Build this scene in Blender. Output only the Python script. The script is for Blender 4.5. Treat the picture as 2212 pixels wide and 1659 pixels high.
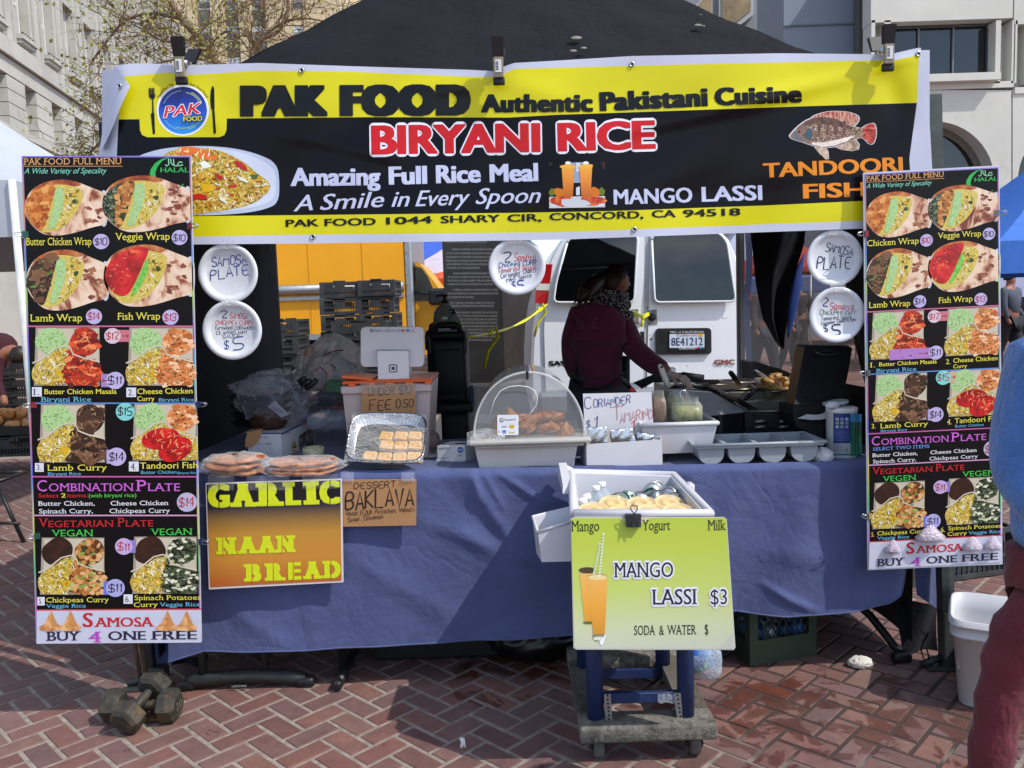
import bpy,bmesh,math,random
from mathutils import Vector,Matrix
random.seed(7)
for o in list(bpy.data.objects):bpy.data.objects.remove(o)
scene=bpy.context.scene
COL=scene.collection

# ------------------------------------------------------------------ camera, sky, sun, exposure
FPX=1791.0
PITCH,ROLL,CAMH=5.3,1.9,1.4
cam_data=bpy.data.cameras.new('camera')
cam=bpy.data.objects.new('camera',cam_data);COL.objects.link(cam)
cam_data.sensor_width=36.0;cam_data.lens=36.0*FPX/2212.0
cam_data.clip_start=0.05;cam_data.clip_end=2000
CM=(Matrix.Rotation(math.radians(90-PITCH),3,'X') @ Matrix.Rotation(math.radians(-ROLL),3,'Z'))
cam.matrix_world=Matrix.Translation((0,0,CAMH)) @ CM.to_4x4()
scene.camera=cam
CP=Vector((0,0,CAMH))

SUN_TO=Vector((.564,-.30,.77)).normalized()
world=bpy.data.worlds.new('World');scene.world=world;world.use_nodes=True
wn=world.node_tree;wn.nodes.clear()
w_out=wn.nodes.new('ShaderNodeOutputWorld');w_bg=wn.nodes.new('ShaderNodeBackground')
sky=wn.nodes.new('ShaderNodeTexSky');sky.sky_type='NISHITA';sky.sun_disc=False
sky.sun_elevation=math.asin(SUN_TO.z)
sky.sun_rotation=math.atan2(SUN_TO.x,SUN_TO.y)
sky.air_density=1.0;sky.dust_density=1.0;sky.ozone_density=1.5
w_tc=wn.nodes.new('ShaderNodeTexCoord')
w_map=wn.nodes.new('ShaderNodeMapping');w_map.inputs['Scale'].default_value=(1.0,1.0,2.6)
w_ns=wn.nodes.new('ShaderNodeTexNoise');w_ns.inputs['Scale'].default_value=3.2;w_ns.inputs['Detail'].default_value=9;w_ns.inputs['Roughness'].default_value=.62
w_rp=wn.nodes.new('ShaderNodeValToRGB');w_rp.color_ramp.elements[0].position=.50;w_rp.color_ramp.elements[1].position=.70
w_mx=wn.nodes.new('ShaderNodeMixRGB');w_mx.inputs[2].default_value=(9.0,9.3,10.0,1)
wn.links.new(w_tc.outputs['Generated'],w_map.inputs['Vector']);wn.links.new(w_map.outputs[0],w_ns.inputs['Vector'])
wn.links.new(w_ns.outputs[0],w_rp.inputs[0]);wn.links.new(w_rp.outputs[0],w_mx.inputs[0])
wn.links.new(sky.outputs[0],w_mx.inputs[1]);wn.links.new(w_mx.outputs[0],w_bg.inputs[0])
w_bg.inputs[1].default_value=0.15
wn.links.new(w_bg.outputs[0],w_out.inputs[0])

sun_data=bpy.data.lights.new('sun','SUN');sun_data.energy=2.7;sun_data.angle=math.radians(.53)
sun_data.color=(1.0,.945,.86)
sun=bpy.data.objects.new('sun',sun_data);COL.objects.link(sun)
sun.rotation_euler=(-SUN_TO).to_track_quat('-Z','Y').to_euler()
sun.location=(6,-4,9)

scene.view_settings.view_transform='Standard';scene.view_settings.look='None'
scene.view_settings.gamma=1.0;scene.view_settings.use_curve_mapping=False
scene.view_settings.exposure=0.58
scene.render.engine='CYCLES'
scene.cycles.max_bounces=8;scene.cycles.transparent_max_bounces=16
scene.cycles.caustics_reflective=False;scene.cycles.caustics_refractive=False

# ------------------------------------------------------------------ measuring: photo pixel (2212 x 1659) to a place at a known distance
def ray(u,v):return CM @ Vector(((u-1106)/FPX,-(v-829.5)/FPX,-1))
def P(u,v,Y):
    d=ray(u,v);return CP + d*(Y/d.y)
def G(u,v,z=0.0):
    d=ray(u,v);return CP + d*((z-CAMH)/d.z)
def ZT(x):return .805-.0165*x
def T(u,v,dz=0.0):
    d=ray(u,v);t=(ZT(0)+dz-CAMH)/(d.z+.0165*d.x);return CP + d*t
def onplane(u,v,P0,n):
    d=ray(u,v);return CP + d*((P0-CP).dot(n)/d.dot(n))
def crop(x0,y0,s):return lambda x,y:(x0+s*x,y0+s*y)
cA=crop(0,274.3,.3639);cB=crop(0,822.9,.5038);cC=crop(1755.5,329.2,.5951)
cD=crop(219.4,109.7,.4464);cE=crop(1097.2,82.3,.4464);cF=crop(427.9,493.7,.3307)
cG=crop(1042.3,493.7,.3968);cH=crop(1097.2,987.5,.4049);c1=crop(0,0,.3472)
c2=crop(1426.4,0,.3551);c3=crop(1947.5,274.3,.3305);c4=crop(1865.2,1152,.3055)
c5=crop(0,274.3,.5627);c6=crop(274.3,1261.8,.4464);c7=crop(1481.2,1234.3,.3303)
c8=crop(427.9,1014.9,.3522);n1=crop(576,493.7,.2852);n2=crop(427.9,740.6,.1984)
n3=crop(1179.5,521.2,.2646);n4=crop(1371.5,740.6,.248);n5=crop(1563.5,493.7,.1984)
n6=crop(987.5,768,.2232)
dd=lambda x,y:(x,y)

# ------------------------------------------------------------------ materials
def lin(c):
    if isinstance(c,str):
        c=c.lstrip('#');c=tuple(int(c[i:i+2],16)/255 for i in (0,2,4))
        return tuple(x/12.92 if x <= .04045 else ((x+.055)/1.055)**2.4 for x in c)
    return tuple(c)
MATS={}
def nd(nt,t,**kw):
    n=nt.nodes.new(t)
    for k,v in kw.items():
        if k in n.inputs:n.inputs[k].default_value=v
        else:setattr(n,k,v)
    return n
def mat(color,rough=.5,metal=0.0,var=.12,vs=9.0,bump=0.0,bs=60.0,alpha=1.0,trans=0.0,ior=1.45,coat=0.0,spec=.5,dirt=None,ds=4.0,dth=.56,sss=0.0,sheen=0.0,stretch=(1,1,1),emit=None,es=0.0,tag=''):
    key=(color,rough,metal,var,vs,bump,bs,alpha,trans,ior,coat,spec,dirt,ds,dth,sss,sheen,stretch,emit,es,tag)
    if key in MATS:return MATS[key]
    m=bpy.data.materials.new('surface');m.use_nodes=True;nt=m.node_tree
    b=nt.nodes['Principled BSDF'];c=lin(color)
    b.inputs['Roughness'].default_value=rough;b.inputs['Metallic'].default_value=metal
    b.inputs['IOR'].default_value=ior;b.inputs['Alpha'].default_value=alpha
    b.inputs['Transmission Weight'].default_value=trans;b.inputs['Coat Weight'].default_value=coat
    b.inputs['Specular IOR Level'].default_value=spec;b.inputs['Sheen Weight'].default_value=sheen
    if sss:b.inputs['Subsurface Weight'].default_value=sss;b.inputs['Subsurface Radius'].default_value=(.01,.005,.003);b.inputs['Subsurface Scale'].default_value=1.0
    tc=nd(nt,'ShaderNodeTexCoord');mp=nd(nt,'ShaderNodeMapping');mp.inputs['Scale'].default_value=stretch
    nt.links.new(tc.outputs['Object'],mp.inputs['Vector'])
    b.inputs['Base Color'].default_value=(*c,1)
    last=None
    if var > 0:
        ns=nd(nt,'ShaderNodeTexNoise',Scale=vs,Detail=6.0,Roughness=.65)
        nt.links.new(mp.outputs[0],ns.inputs['Vector'])
        mx=nd(nt,'ShaderNodeMixRGB');mx.inputs[1].default_value=(*[x*(1-var) for x in c],1);mx.inputs[2].default_value=(*[min(1,x*(1+var)+.01*var) for x in c],1)
        rp=nd(nt,'ShaderNodeMapRange');rp.inputs['From Min'].default_value=.3;rp.inputs['From Max'].default_value=.7
        nt.links.new(ns.outputs[0],rp.inputs[0]);nt.links.new(rp.outputs[0],mx.inputs[0]);last=mx.outputs[0]
    if dirt:
        n2_=nd(nt,'ShaderNodeTexNoise',Scale=ds,Detail=8.0,Roughness=.7);nt.links.new(mp.outputs[0],n2_.inputs['Vector'])
        r2=nd(nt,'ShaderNodeMapRange');r2.inputs['From Min'].default_value=dth;r2.inputs['From Max'].default_value=dth+.14
        nt.links.new(n2_.outputs[0],r2.inputs[0])
        m2=nd(nt,'ShaderNodeMixRGB');m2.inputs[1].default_value=(*c,1);m2.inputs[2].default_value=(*lin(dirt),1)
        if last:nt.links.new(last,m2.inputs[1])
        nt.links.new(r2.outputs[0],m2.inputs[0]);last=m2.outputs[0]
    if last:nt.links.new(last,b.inputs['Base Color'])
    if bump > 0:
        n3_=nd(nt,'ShaderNodeTexNoise',Scale=bs,Detail=5.0);nt.links.new(mp.outputs[0],n3_.inputs['Vector'])
        bp=nd(nt,'ShaderNodeBump',Strength=bump,Distance=.01);nt.links.new(n3_.outputs[0],bp.inputs['Height'])
        nt.links.new(bp.outputs[0],b.inputs['Normal'])
    if emit:b.inputs['Emission Color'].default_value=(*lin(emit),1);b.inputs['Emission Strength'].default_value=es
    MATS[key]=m;return m
def pr(color,rough=.4,**k):return mat(color,rough,var=.05,vs=25.0,**k)
def ramp_mat(stops,scale=60,kind='voronoi',rough=.45,detail=3.0,dist=0.0,stretch=(1,1,1),feature='F1',bump=0.0,cell=False):
    key=('ramp',tuple(stops),scale,kind,rough,detail,dist,stretch,feature,bump,cell)
    if key in MATS:return MATS[key]
    m=bpy.data.materials.new('pattern');m.use_nodes=True;nt=m.node_tree;b=nt.nodes['Principled BSDF']
    b.inputs['Roughness'].default_value=rough
    tc=nd(nt,'ShaderNodeTexCoord');mp=nd(nt,'ShaderNodeMapping');mp.inputs['Scale'].default_value=stretch
    nt.links.new(tc.outputs['Object'],mp.inputs['Vector'])
    if kind == 'noise':
        t=nd(nt,'ShaderNodeTexNoise',Scale=scale,Detail=detail,Roughness=.65,Distortion=dist);out=t.outputs[0]
        nt.links.new(mp.outputs[0],t.inputs['Vector'])
    else:
        wv=nd(nt,'ShaderNodeTexNoise',Scale=scale*.6,Detail=2.0);nt.links.new(mp.outputs[0],wv.inputs['Vector'])
        ad=nd(nt,'ShaderNodeMixRGB',blend_type='LINEAR_LIGHT');ad.inputs[0].default_value=dist
        nt.links.new(mp.outputs[0],ad.inputs[1]);nt.links.new(wv.outputs['Color'],ad.inputs[2])
        t=nd(nt,'ShaderNodeTexVoronoi',Scale=scale,feature=feature);nt.links.new(ad.outputs[0],t.inputs['Vector'])
        out=t.outputs['Distance']
        if cell:sp=nd(nt,'ShaderNodeSeparateColor');nt.links.new(t.outputs['Color'],sp.inputs[0]);out=sp.outputs[0]
    rp=nd(nt,'ShaderNodeValToRGB');el=rp.color_ramp.elements
    while len(el) < len(stops):el.new(.5)
    for e,(p,c) in zip(el,stops):e.position=.5+(p-.5)*.6 if kind == 'noise' else p;e.color=(*lin(c),1)
    nt.links.new(out,rp.inputs[0]);nt.links.new(rp.outputs[0],b.inputs['Base Color'])
    if bump:
        bp=nd(nt,'ShaderNodeBump',Strength=bump,Distance=.004);nt.links.new(out,bp.inputs['Height']);nt.links.new(bp.outputs[0],b.inputs['Normal'])
    MATS[key]=m;return m
def grad_mat(stops,z0,z1,rough=.35,axis=2):
    key=('grad',tuple(stops),z0,z1,rough,axis)
    if key in MATS:return MATS[key]
    m=bpy.data.materials.new('gradient');m.use_nodes=True;nt=m.node_tree;b=nt.nodes['Principled BSDF']
    b.inputs['Roughness'].default_value=rough
    tc=nd(nt,'ShaderNodeTexCoord');sp=nd(nt,'ShaderNodeSeparateXYZ');nt.links.new(tc.outputs['Object'],sp.inputs[0])
    mr=nd(nt,'ShaderNodeMapRange');mr.inputs['From Min'].default_value=z0;mr.inputs['From Max'].default_value=z1
    nt.links.new(sp.outputs[axis],mr.inputs[0])
    rp=nd(nt,'ShaderNodeValToRGB');el=rp.color_ramp.elements
    while len(el) < len(stops):el.new(.5)
    for e,(p,c) in zip(el,stops):e.position=p;e.color=(*lin(c),1)
    nt.links.new(mr.outputs[0],rp.inputs[0]);nt.links.new(rp.outputs[0],b.inputs['Base Color'])
    MATS[key]=m;return m
def clear_mat(color='#ffffff',a=.12,rough=.08,bump=0.0,bs=30.0):
    key=('clear',color,a,rough,bump,bs)
    if key in MATS:return MATS[key]
    m=bpy.data.materials.new('clear_plastic');m.use_nodes=True;nt=m.node_tree
    b=nt.nodes['Principled BSDF'];out=nt.nodes['Material Output']
    b.inputs['Base Color'].default_value=(*lin(color),1);b.inputs['Roughness'].default_value=rough;b.inputs['Specular IOR Level'].default_value=.9
    tr=nd(nt,'ShaderNodeBsdfTransparent');mx=nd(nt,'ShaderNodeMixShader')
    lw=nd(nt,'ShaderNodeLayerWeight',Blend=.35);mr=nd(nt,'ShaderNodeMapRange')
    mr.inputs['To Min'].default_value=a;mr.inputs['To Max'].default_value=min(1,a+.5)
    nt.links.new(lw.outputs['Facing'],mr.inputs[0]);nt.links.new(mr.outputs[0],mx.inputs[0])
    nt.links.new(tr.outputs[0],mx.inputs[1]);nt.links.new(b.outputs[0],mx.inputs[2]);nt.links.new(mx.outputs[0],out.inputs[0])
    if bump:
        tc=nd(nt,'ShaderNodeTexCoord');ns=nd(nt,'ShaderNodeTexNoise',Scale=bs,Detail=4.0,Distortion=1.5);nt.links.new(tc.outputs['Object'],ns.inputs['Vector'])
        bp=nd(nt,'ShaderNodeBump',Strength=bump,Distance=.02);nt.links.new(ns.outputs[0],bp.inputs['Height'])
        nt.links.new(bp.outputs[0],b.inputs['Normal']);nt.links.new(bp.outputs[0],lw.inputs['Normal'])
    MATS[key]=m;return m

# ------------------------------------------------------------------ mesh building
class MB:
    def __init__(s):s.v=[];s.f=[];s.mi=[];s.sm=[];s.ms=[]
    def mid(s,m):
        if m not in s.ms:s.ms.append(m)
        return s.ms.index(m)
    def add(s,vs,fs,m,smooth=False):
        o=len(s.v);s.v += [Vector(p) for p in vs];k=s.mid(m)
        for f in fs:s.f.append([i+o for i in f]);s.mi.append(k);s.sm.append(smooth)
        return s
    def box(s,c,size,m,R=None,bev=0.0,seg=1):
        c=Vector(c);x,y,z=[a/2 for a in size]
        if bev > 0:
            bm=bmesh.new();bmesh.ops.create_cube(bm,size=1)
            for v in bm.verts:v.co=Vector((v.co.x*2*x,v.co.y*2*y,v.co.z*2*z))
            bmesh.ops.bevel(bm,geom=bm.edges[:],offset=bev,segments=seg,affect='EDGES',profile=.5)
            bm.verts.index_update();vs=[v.co.copy() for v in bm.verts];fs=[[v.index for v in f.verts] for f in bm.faces];bm.free()
        else:
            vs=[Vector((a*x,b*y,d*z)) for a in (-1,1) for b in (-1,1) for d in (-1,1)]
            fs=[(0,1,3,2),(4,6,7,5),(0,4,5,1),(2,3,7,6),(0,2,6,4),(1,5,7,3)]
        if R is not None:vs=[R @ v for v in vs]
        return s.add([v+c for v in vs],fs,m,seg > 1)
    def hexa(s,b,t,m):
        return s.add(list(b)+list(t),[(3,2,1,0),(4,5,6,7),(0,1,5,4),(1,2,6,5),(2,3,7,6),(3,0,4,7)],m)
    def tube(s,pts,r,m,n=8,caps=True,flat=1.0):
        pts=[Vector(p) for p in pts];k=len(pts);rs=r if isinstance(r,(list,tuple)) else [r]*k
        vs=[];up=None
        for i,p in enumerate(pts):
            d=(pts[min(i+1,k-1)]-pts[max(i-1,0)]).normalized()
            if up is None:up=Vector((0,0,1)) if abs(d.z) < .9 else Vector((0,1,0))
            a=d.cross(up)
            if a.length < 1e-6:a=d.orthogonal()
            a.normalize();b=a.cross(d).normalized();up=b
            for j in range(n):
                t=2*math.pi*j/n;vs.append(p+(a*math.cos(t)+b*math.sin(t)*flat)*rs[i])
        fs=[(i*n+j,i*n+(j+1) % n,(i+1)*n+(j+1) % n,(i+1)*n+j) for i in range(k-1) for j in range(n)]
        if caps:fs += [tuple(range(n))[::-1],tuple((k-1)*n+j for j in range(n))]
        return s.add(vs,fs,m,True)
    def lathe(s,prof,c,m,n=24,R=None,smooth=True,caps=True,sx=1.0,sy=1.0):
        c=Vector(c);vs=[]
        for r,z in prof:
            for j in range(n):
                t=2*math.pi*j/n;p=Vector((r*math.cos(t)*sx,r*math.sin(t)*sy,z));vs.append(c+(R @ p if R is not None else p))
        k=len(prof)
        fs=[(i*n+j,i*n+(j+1) % n,(i+1)*n+(j+1) % n,(i+1)*n+j) for i in range(k-1) for j in range(n)]
        if caps:
            if prof[0][0] > 1e-5:fs.append(tuple(range(n))[::-1])
            if prof[-1][0] > 1e-5:fs.append(tuple((k-1)*n+j for j in range(n)))
        return s.add(vs,fs,m,smooth)
    def prism(s,poly,ext,m,m_side=None):
        n=len(poly);a=[Vector(p) for p in poly];e=Vector(ext);b=[p+e for p in a]
        s.add(a+b,[tuple(range(n))],m);o=len(s.v)-2*n
        k=s.mid(m_side or m)
        for f in [tuple(range(n,2*n))[::-1]]+[(i,i+n,(i+1) % n+n,(i+1) % n) for i in range(n)]:
            s.f.append([i+o for i in f]);s.mi.append(k);s.sm.append(False)
        return s
    def grid(s,fn,nu,nv,m,smooth=True):
        vs=[fn(i/nu,j/nv) for j in range(nv+1) for i in range(nu+1)];w=nu+1
        return s.add(vs,[(j*w+i,j*w+i+1,(j+1)*w+i+1,(j+1)*w+i) for j in range(nv) for i in range(nu)],m,smooth)
    def build(s,name,parent=None,origin=None,normals=False):
        if origin is None:origin=base_of(s.v) if parent is None else parent.matrix_world.translation
        if parent is not None:origin=world_loc(parent)
        origin=Vector(origin)
        me=bpy.data.meshes.new(name);me.from_pydata([v-origin for v in s.v],[],s.f)
        for m in s.ms:me.materials.append(m)
        me.polygons.foreach_set('material_index',s.mi);me.polygons.foreach_set('use_smooth',s.sm)
        if normals:
            bm=bmesh.new();bm.from_mesh(me);bmesh.ops.recalc_face_normals(bm,faces=bm.faces[:]);bm.to_mesh(me);bm.free()
        me.update()
        o=bpy.data.objects.new(name,me);COL.objects.link(o)
        if parent is not None:o.parent=parent
        else:o.location=origin
        return o
def base_of(vs):
    xs=[v.x for v in vs];ys=[v.y for v in vs];zs=[v.z for v in vs]
    return Vector(((min(xs)+max(xs))/2,(min(ys)+max(ys))/2,min(zs)))
def world_loc(o):
    l=Vector(o.location)
    while o.parent is not None:o=o.parent;l=l+Vector(o.location)
    return l
def tag(o,label=None,cat=None,group=None,kind=None):
    if label:o['label']=label
    if cat:o['category']=cat
    if group:o['group']=group
    if kind:o['kind']=kind
    return o
def thing(name,label,cat,loc,group=None):
    o=bpy.data.objects.new(name,None);COL.objects.link(o);o.location=Vector(loc);o.empty_display_size=.05
    return tag(o,label,cat,group)
def dup(root,delta=(0,0,0),label=None,rz=0.0):
    r=root.copy();COL.objects.link(r);r.location=Vector(root.location)+Vector(delta);r.rotation_euler=(0,0,root.rotation_euler.z+rz)
    if label:r['label']=label
    for ch in list(root.children):
        c=ch.copy();COL.objects.link(c);c.parent=r
        for g in ch.children:
            d=g.copy();COL.objects.link(d);d.parent=c
    return r
def solid(o,th,off=-1):
    md=o.modifiers.new('thickness','SOLIDIFY');md.thickness=th;md.offset=off;return o
def subsurf(o,n=1):
    md=o.modifiers.new('round','SUBSURF');md.levels=n;md.render_levels=n;return o
def skin_mesh(name,joints,edges,m,parent=None,origin=None,sub=2,root=0):
    """one continuous surface grown round a skeleton: joints = [(point, radius or (rx, ry))]"""
    loc=world_loc(parent) if parent is not None else Vector(origin)
    me=bpy.data.meshes.new(name);me.from_pydata([Vector(p)-loc for p,r in joints],edges,[])
    o=bpy.data.objects.new(name,me);COL.objects.link(o)
    sk=o.modifiers.new('skin','SKIN');sk.use_smooth_shade=True
    if not me.skin_vertices:me.skin_vertices.new()
    for i,(p,r) in enumerate(joints):
        d=me.skin_vertices[0].data[i];d.radius=r if isinstance(r,(tuple,list)) else (r,r);d.use_root=(i == root)
    sb=o.modifiers.new('sub','SUBSURF');sb.levels=sub;sb.render_levels=sub
    bpy.context.view_layer.update()
    dg=bpy.context.evaluated_depsgraph_get();nm=bpy.data.meshes.new_from_object(o.evaluated_get(dg));nm.name=name
    bpy.data.objects.remove(o);nm.materials.clear();nm.materials.append(m)
    for p_ in nm.polygons:p_.use_smooth=True
    o=bpy.data.objects.new(name,nm);COL.objects.link(o)
    if parent is not None:o.parent=parent
    else:o.location=loc
    return o

# ------------------------------------------------------------------ lettering
TXT={}
def text_mesh(body,off=0.0,space=1.0):
    key=(body,off,space)
    if key in TXT:return TXT[key]
    cu=bpy.data.curves.new('lettering','FONT');cu.body=body;cu.offset=off;cu.space_character=space;cu.resolution_u=3
    ob=bpy.data.objects.new('lettering',cu);COL.objects.link(ob);bpy.context.view_layer.update()
    dg=bpy.context.evaluated_depsgraph_get();me=ob.evaluated_get(dg).to_mesh()
    vs=[(v.co.x,v.co.y) for v in me.vertices];fs=[tuple(p.vertices) for p in me.polygons]
    ob.evaluated_get(dg).to_mesh_clear();bpy.data.objects.remove(ob);bpy.data.curves.remove(cu)
    TXT[key]=(vs,fs);return TXT[key]
_h,_=text_mesh('H');CAPH=max(y for x,y in _h); 
_x,_=text_mesh('x');XH=max(y for x,y in _x)
def serif_rects(vs,fs,off,big=.085,th=.055):
    cnt={}
    for f in fs:
        for i in range(len(f)):
            a,b=f[i],f[(i+1) % len(f)];k=(min(a,b),max(a,b));cnt[k]=cnt.get(k,0)+1
    out=[]
    for (a,b),n in cnt.items():
        if n != 1:continue
        (x0,y0),(x1,y1)=vs[a],vs[b]
        if abs(y0-y1) > .01:continue
        w=abs(x1-x0)
        if w < .04 or w > .30:continue
        for lv,sg in ((-off,1),(CAPH+off,-1),(XH+off,-1),(.76+off,-1)):
            if abs(y0-lv) < .016:
                xa,xb=min(x0,x1)-big,max(x0,x1)+big
                if sg < 0 and lv < CAPH and lv > .1:xb -= big
                out.append((xa,y0,xb,y0+sg*th));break
    return out
STROKE={k:v for k,v in [x.split(':') for x in (
 "A:00 26 40|12 32;B:00 06 36 45 44 33 03|33 42 41 30 00;C:45 36 16 05 01 10 30 41;D:00 06 26 44 42 20 00;E:46 06 00 40|03 33;F:46 06 00|03 33;G:45 36 16 05 01 10 30 41 43 23;"
 "H:00 06|40 46|03 43;I:20 26;J:46 41 30 10 01;K:00 06|46 03 40;L:06 00 40;M:00 06 23 46 40;N:00 06 40 46;O:16 05 01 10 30 41 45 36 16;P:00 06 36 45 44 33 03;R:00 06 36 45 44 33 03|23 40;"
 "S:45 36 16 05 04 13 33 42 41 30 10 01;T:06 46|26 20;U:06 01 10 30 41 46;V:06 20 46;W:06 10 23 30 46;X:00 46|06 40;Y:06 23 46|23 20;Z:06 46 00 40;0:16 05 01 10 30 41 45 36 16;1:14 26 20;"
 "2:05 16 36 45 44 00 40;3:05 16 36 45 44 33 13|33 42 41 30 10 01;4:36 02 42|30 36;5:46 06 03 33 42 41 30 00;6:36 16 03 01 10 30 41 43 03;7:06 46 10;8:16 05 04 42 41 30 10 01 02 44 45 36 16;9:44 34 14 05 16 36 45 41 30;"
 "$:45 36 16 05 04 13 33 42 41 30 10 01|27 20;.:20 21;,:21 10;-:13 33;a:33 24 14 03 01 10 20 32|34 30;b:06 00 20 32 24 04;c:33 24 14 03 01 10 20 31;d:36 30 10 01 03 14 34;e:02 32 33 24 14 03 01 10 30;"
 "g:34 14 03 02 11 31|34 30 20;h:06 00|03 14 24 33 30;i:14 10|16 15;k:06 00|34 02 30;l:16 10;m:00 04|03 14 23 20|23 34 43 40;n:00 04|03 14 24 33 30;o:14 03 01 10 20 31 33 24 14;p:00 04 24 33 32 22 02;"
 "r:00 04|02 14 34;s:33 14 03 31 20 00;t:16 10 30|04 34;u:04 01 10 20 31 34|34 30;w:04 10 22 30 44;x:00 34|04 30;y:04 12|34 00;v:04 20 44;z:04 34 00 30").split(';')]}
def soft(l,n=2):
    for _ in range(n):
        o=[]
        for i,p in enumerate(l):
            r=l[(i+1) % len(l)];o += [(p[0]*.75+r[0]*.25,p[1]*.75+r[1]*.25),(p[0]*.25+r[0]*.75,p[1]*.25+r[1]*.75)]
        l=o
    return l
class Sheet:
    """printed or written marks laid on one surface; surf(u, v, lift) gives the place of photo pixel u, v on that surface"""
    def __init__(s,surf,cr=dd,step=.0004,sub=0):s.surf=surf;s.cr=cr;s.step=step;s.sub=sub;s.b={}
    def mb(s,to):return s.b.setdefault(to,MB())
    def pt(s,x,y,L):return s.surf(*s.cr(x,y),L*s.step)
    def lay(s,pts,fs,m,L,to,smooth=False):
        px=[s.cr(x,y) for x,y in pts]
        if s.sub:
            bm=bmesh.new();vv=[bm.verts.new((x,y,0)) for x,y in px]
            for f in fs:
                try:bm.faces.new([vv[i] for i in f])
                except ValueError:pass
            bmesh.ops.triangulate(bm,faces=bm.faces[:])
            for _ in range(6):
                e=[e for e in bm.edges if e.calc_length() > s.sub]
                if not e:break
                bmesh.ops.subdivide_edges(bm,edges=e,cuts=1);bmesh.ops.triangulate(bm,faces=[f for f in bm.faces if len(f.verts) > 3])
            bm.verts.index_update();px=[(v.co.x,v.co.y) for v in bm.verts];fs=[[v.index for v in f.verts] for f in bm.faces];bm.free()
        s.mb(to).add([s.surf(u,v,L*s.step) for u,v in px],fs,m,smooth)
    def poly(s,pts,m,L=1,to='print'):
        s.lay(pts,[tuple(range(len(pts)))],m,L,to,True);return s
    def rect(s,x0,y0,x1,y1,m,L=1,to='print',nu=1,nv=1):
        s.mb(to).grid(lambda a,b:s.pt(x0+(x1-x0)*a,y0+(y1-y0)*b,L),nu,nv,m);return s
    def quad(s,c,m,L=1,to='print',nu=1,nv=1):
        f=lambda a,b:s.pt((c[0][0]*(1-a)+c[1][0]*a)*(1-b)+(c[3][0]*(1-a)+c[2][0]*a)*b,(c[0][1]*(1-a)+c[1][1]*a)*(1-b)+(c[3][1]*(1-a)+c[2][1]*a)*b,L)
        s.mb(to).grid(f,nu,nv,m);return s
    def disc(s,cx,cy,rx,ry,m,L=1,to='print',n=28,rot=0.0,a0=0,a1=360):
        c,sn=math.cos(rot),math.sin(rot);pts=[]
        for i in range(n+(1 if a1-a0 < 360 else 0)):
            t=math.radians(a0+(a1-a0)*i/n);x,y=rx*math.cos(t),ry*math.sin(t);pts.append((cx+x*c-y*sn,cy+x*sn+y*c))
        return s.poly(pts,m,L,to)
    def blob(s,cx,cy,rx,ry,m,L=1,to='print',n=26,amp=.09,seed=1):
        rnd=random.Random(seed);ph=[rnd.uniform(0,6.28) for _ in range(4)];pts=[]
        for i in range(n):
            t=2*math.pi*i/n;k=1+amp*(math.sin(2*t+ph[0])+.7*math.sin(3*t+ph[1])+.5*math.sin(5*t+ph[2]))
            pts.append((cx+rx*k*math.cos(t),cy+ry*k*math.sin(t)))
        return s.poly(pts,m,L,to)
    def stroke(s,pts,w,m,L=2,to='print',closed=False):
        if closed:pts=list(pts)+[pts[0]]
        n=len(pts);vs=[];fs=[]
        for i,(x,y) in enumerate(pts):
            a=pts[max(i-1,0)];b=pts[min(i+1,n-1)];dx,dy=b[0]-a[0],b[1]-a[1];l=math.hypot(dx,dy) or 1
            ww=w[i] if isinstance(w,(list,tuple)) else w
            nx,ny=-dy/l*ww/2,dx/l*ww/2;vs += [(x+nx,y+ny),(x-nx,y-ny)]
        for i in range(n-1):fs.append((2*i,2*i+1,2*i+3,2*i+2))
        s.lay(vs,fs,m,L,to,True);return s
    def text(s,body,x0,y0,x1,y1,h,m,L=2,to='lettering',off=.012,serif=False,shear=0.0,space=1.0,outline=None,sth=.055,sbig=.085,arc=None,shadow=None):
        """baseline from x0, y0 to x1, y1; h = height of a capital, all in the sheet's pixels"""
        base,fs=text_mesh(body,0.0,space);a0=min(p[0] for p in base)-off;a1=max(p[0] for p in base)+off
        if serif:a0 -= sbig*.6;a1 += sbig*.6
        ll=math.hypot(x1-x0,y1-y0);ux,uy=(x1-x0)/ll,(y1-y0)/ll;vo=.4*max(off,0);kx=ll/(a1-a0);ky=h/(CAPH+2*vo);dl=.00004/s.step
        srf=serif_rects(base,fs,0.0,sbig,sth) if serif else []
        def put(vs,f_,mm,LL,dx,dy):
            pts=[]
            for x,y in vs:
                X=(x+dx-a0)*kx+shear*y*ky;Y=(y+dy+vo)*ky
                if arc:
                    cx,cy,r,am,sp=arc;t=math.radians(am-sp/2+sp*(x-a0)/(a1-a0));rr=r+Y;pts.append((cx+rr*math.sin(t),cy-rr*math.cos(t)))
                else:pts.append((x0+X*ux+Y*uy,y0+X*uy-Y*ux))
            s.lay(pts,[tuple(f)[::-1] for f in f_],mm,LL,to)
        def ring(r,n):return [(r*math.cos(2*math.pi*i/n),r*math.sin(2*math.pi*i/n)) for i in range(n)]
        sets=[]
        if outline:sets.append((outline[0],ring(off+outline[1],14)+ring((off+outline[1])*.5,6)))
        sets.append((m,[(0,0)]+([(-off,0),(off,0)] if off > .005 else [])+([(off*a/4,b*vo) for b in (-1,1) for a in range(-4,5,1 if off > .06 else 2)]+([(off*a,b*vo) for b in (-.5,.5) for a in (-1,1)] if off > .06 else []) if off > .025 else [])))
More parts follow.
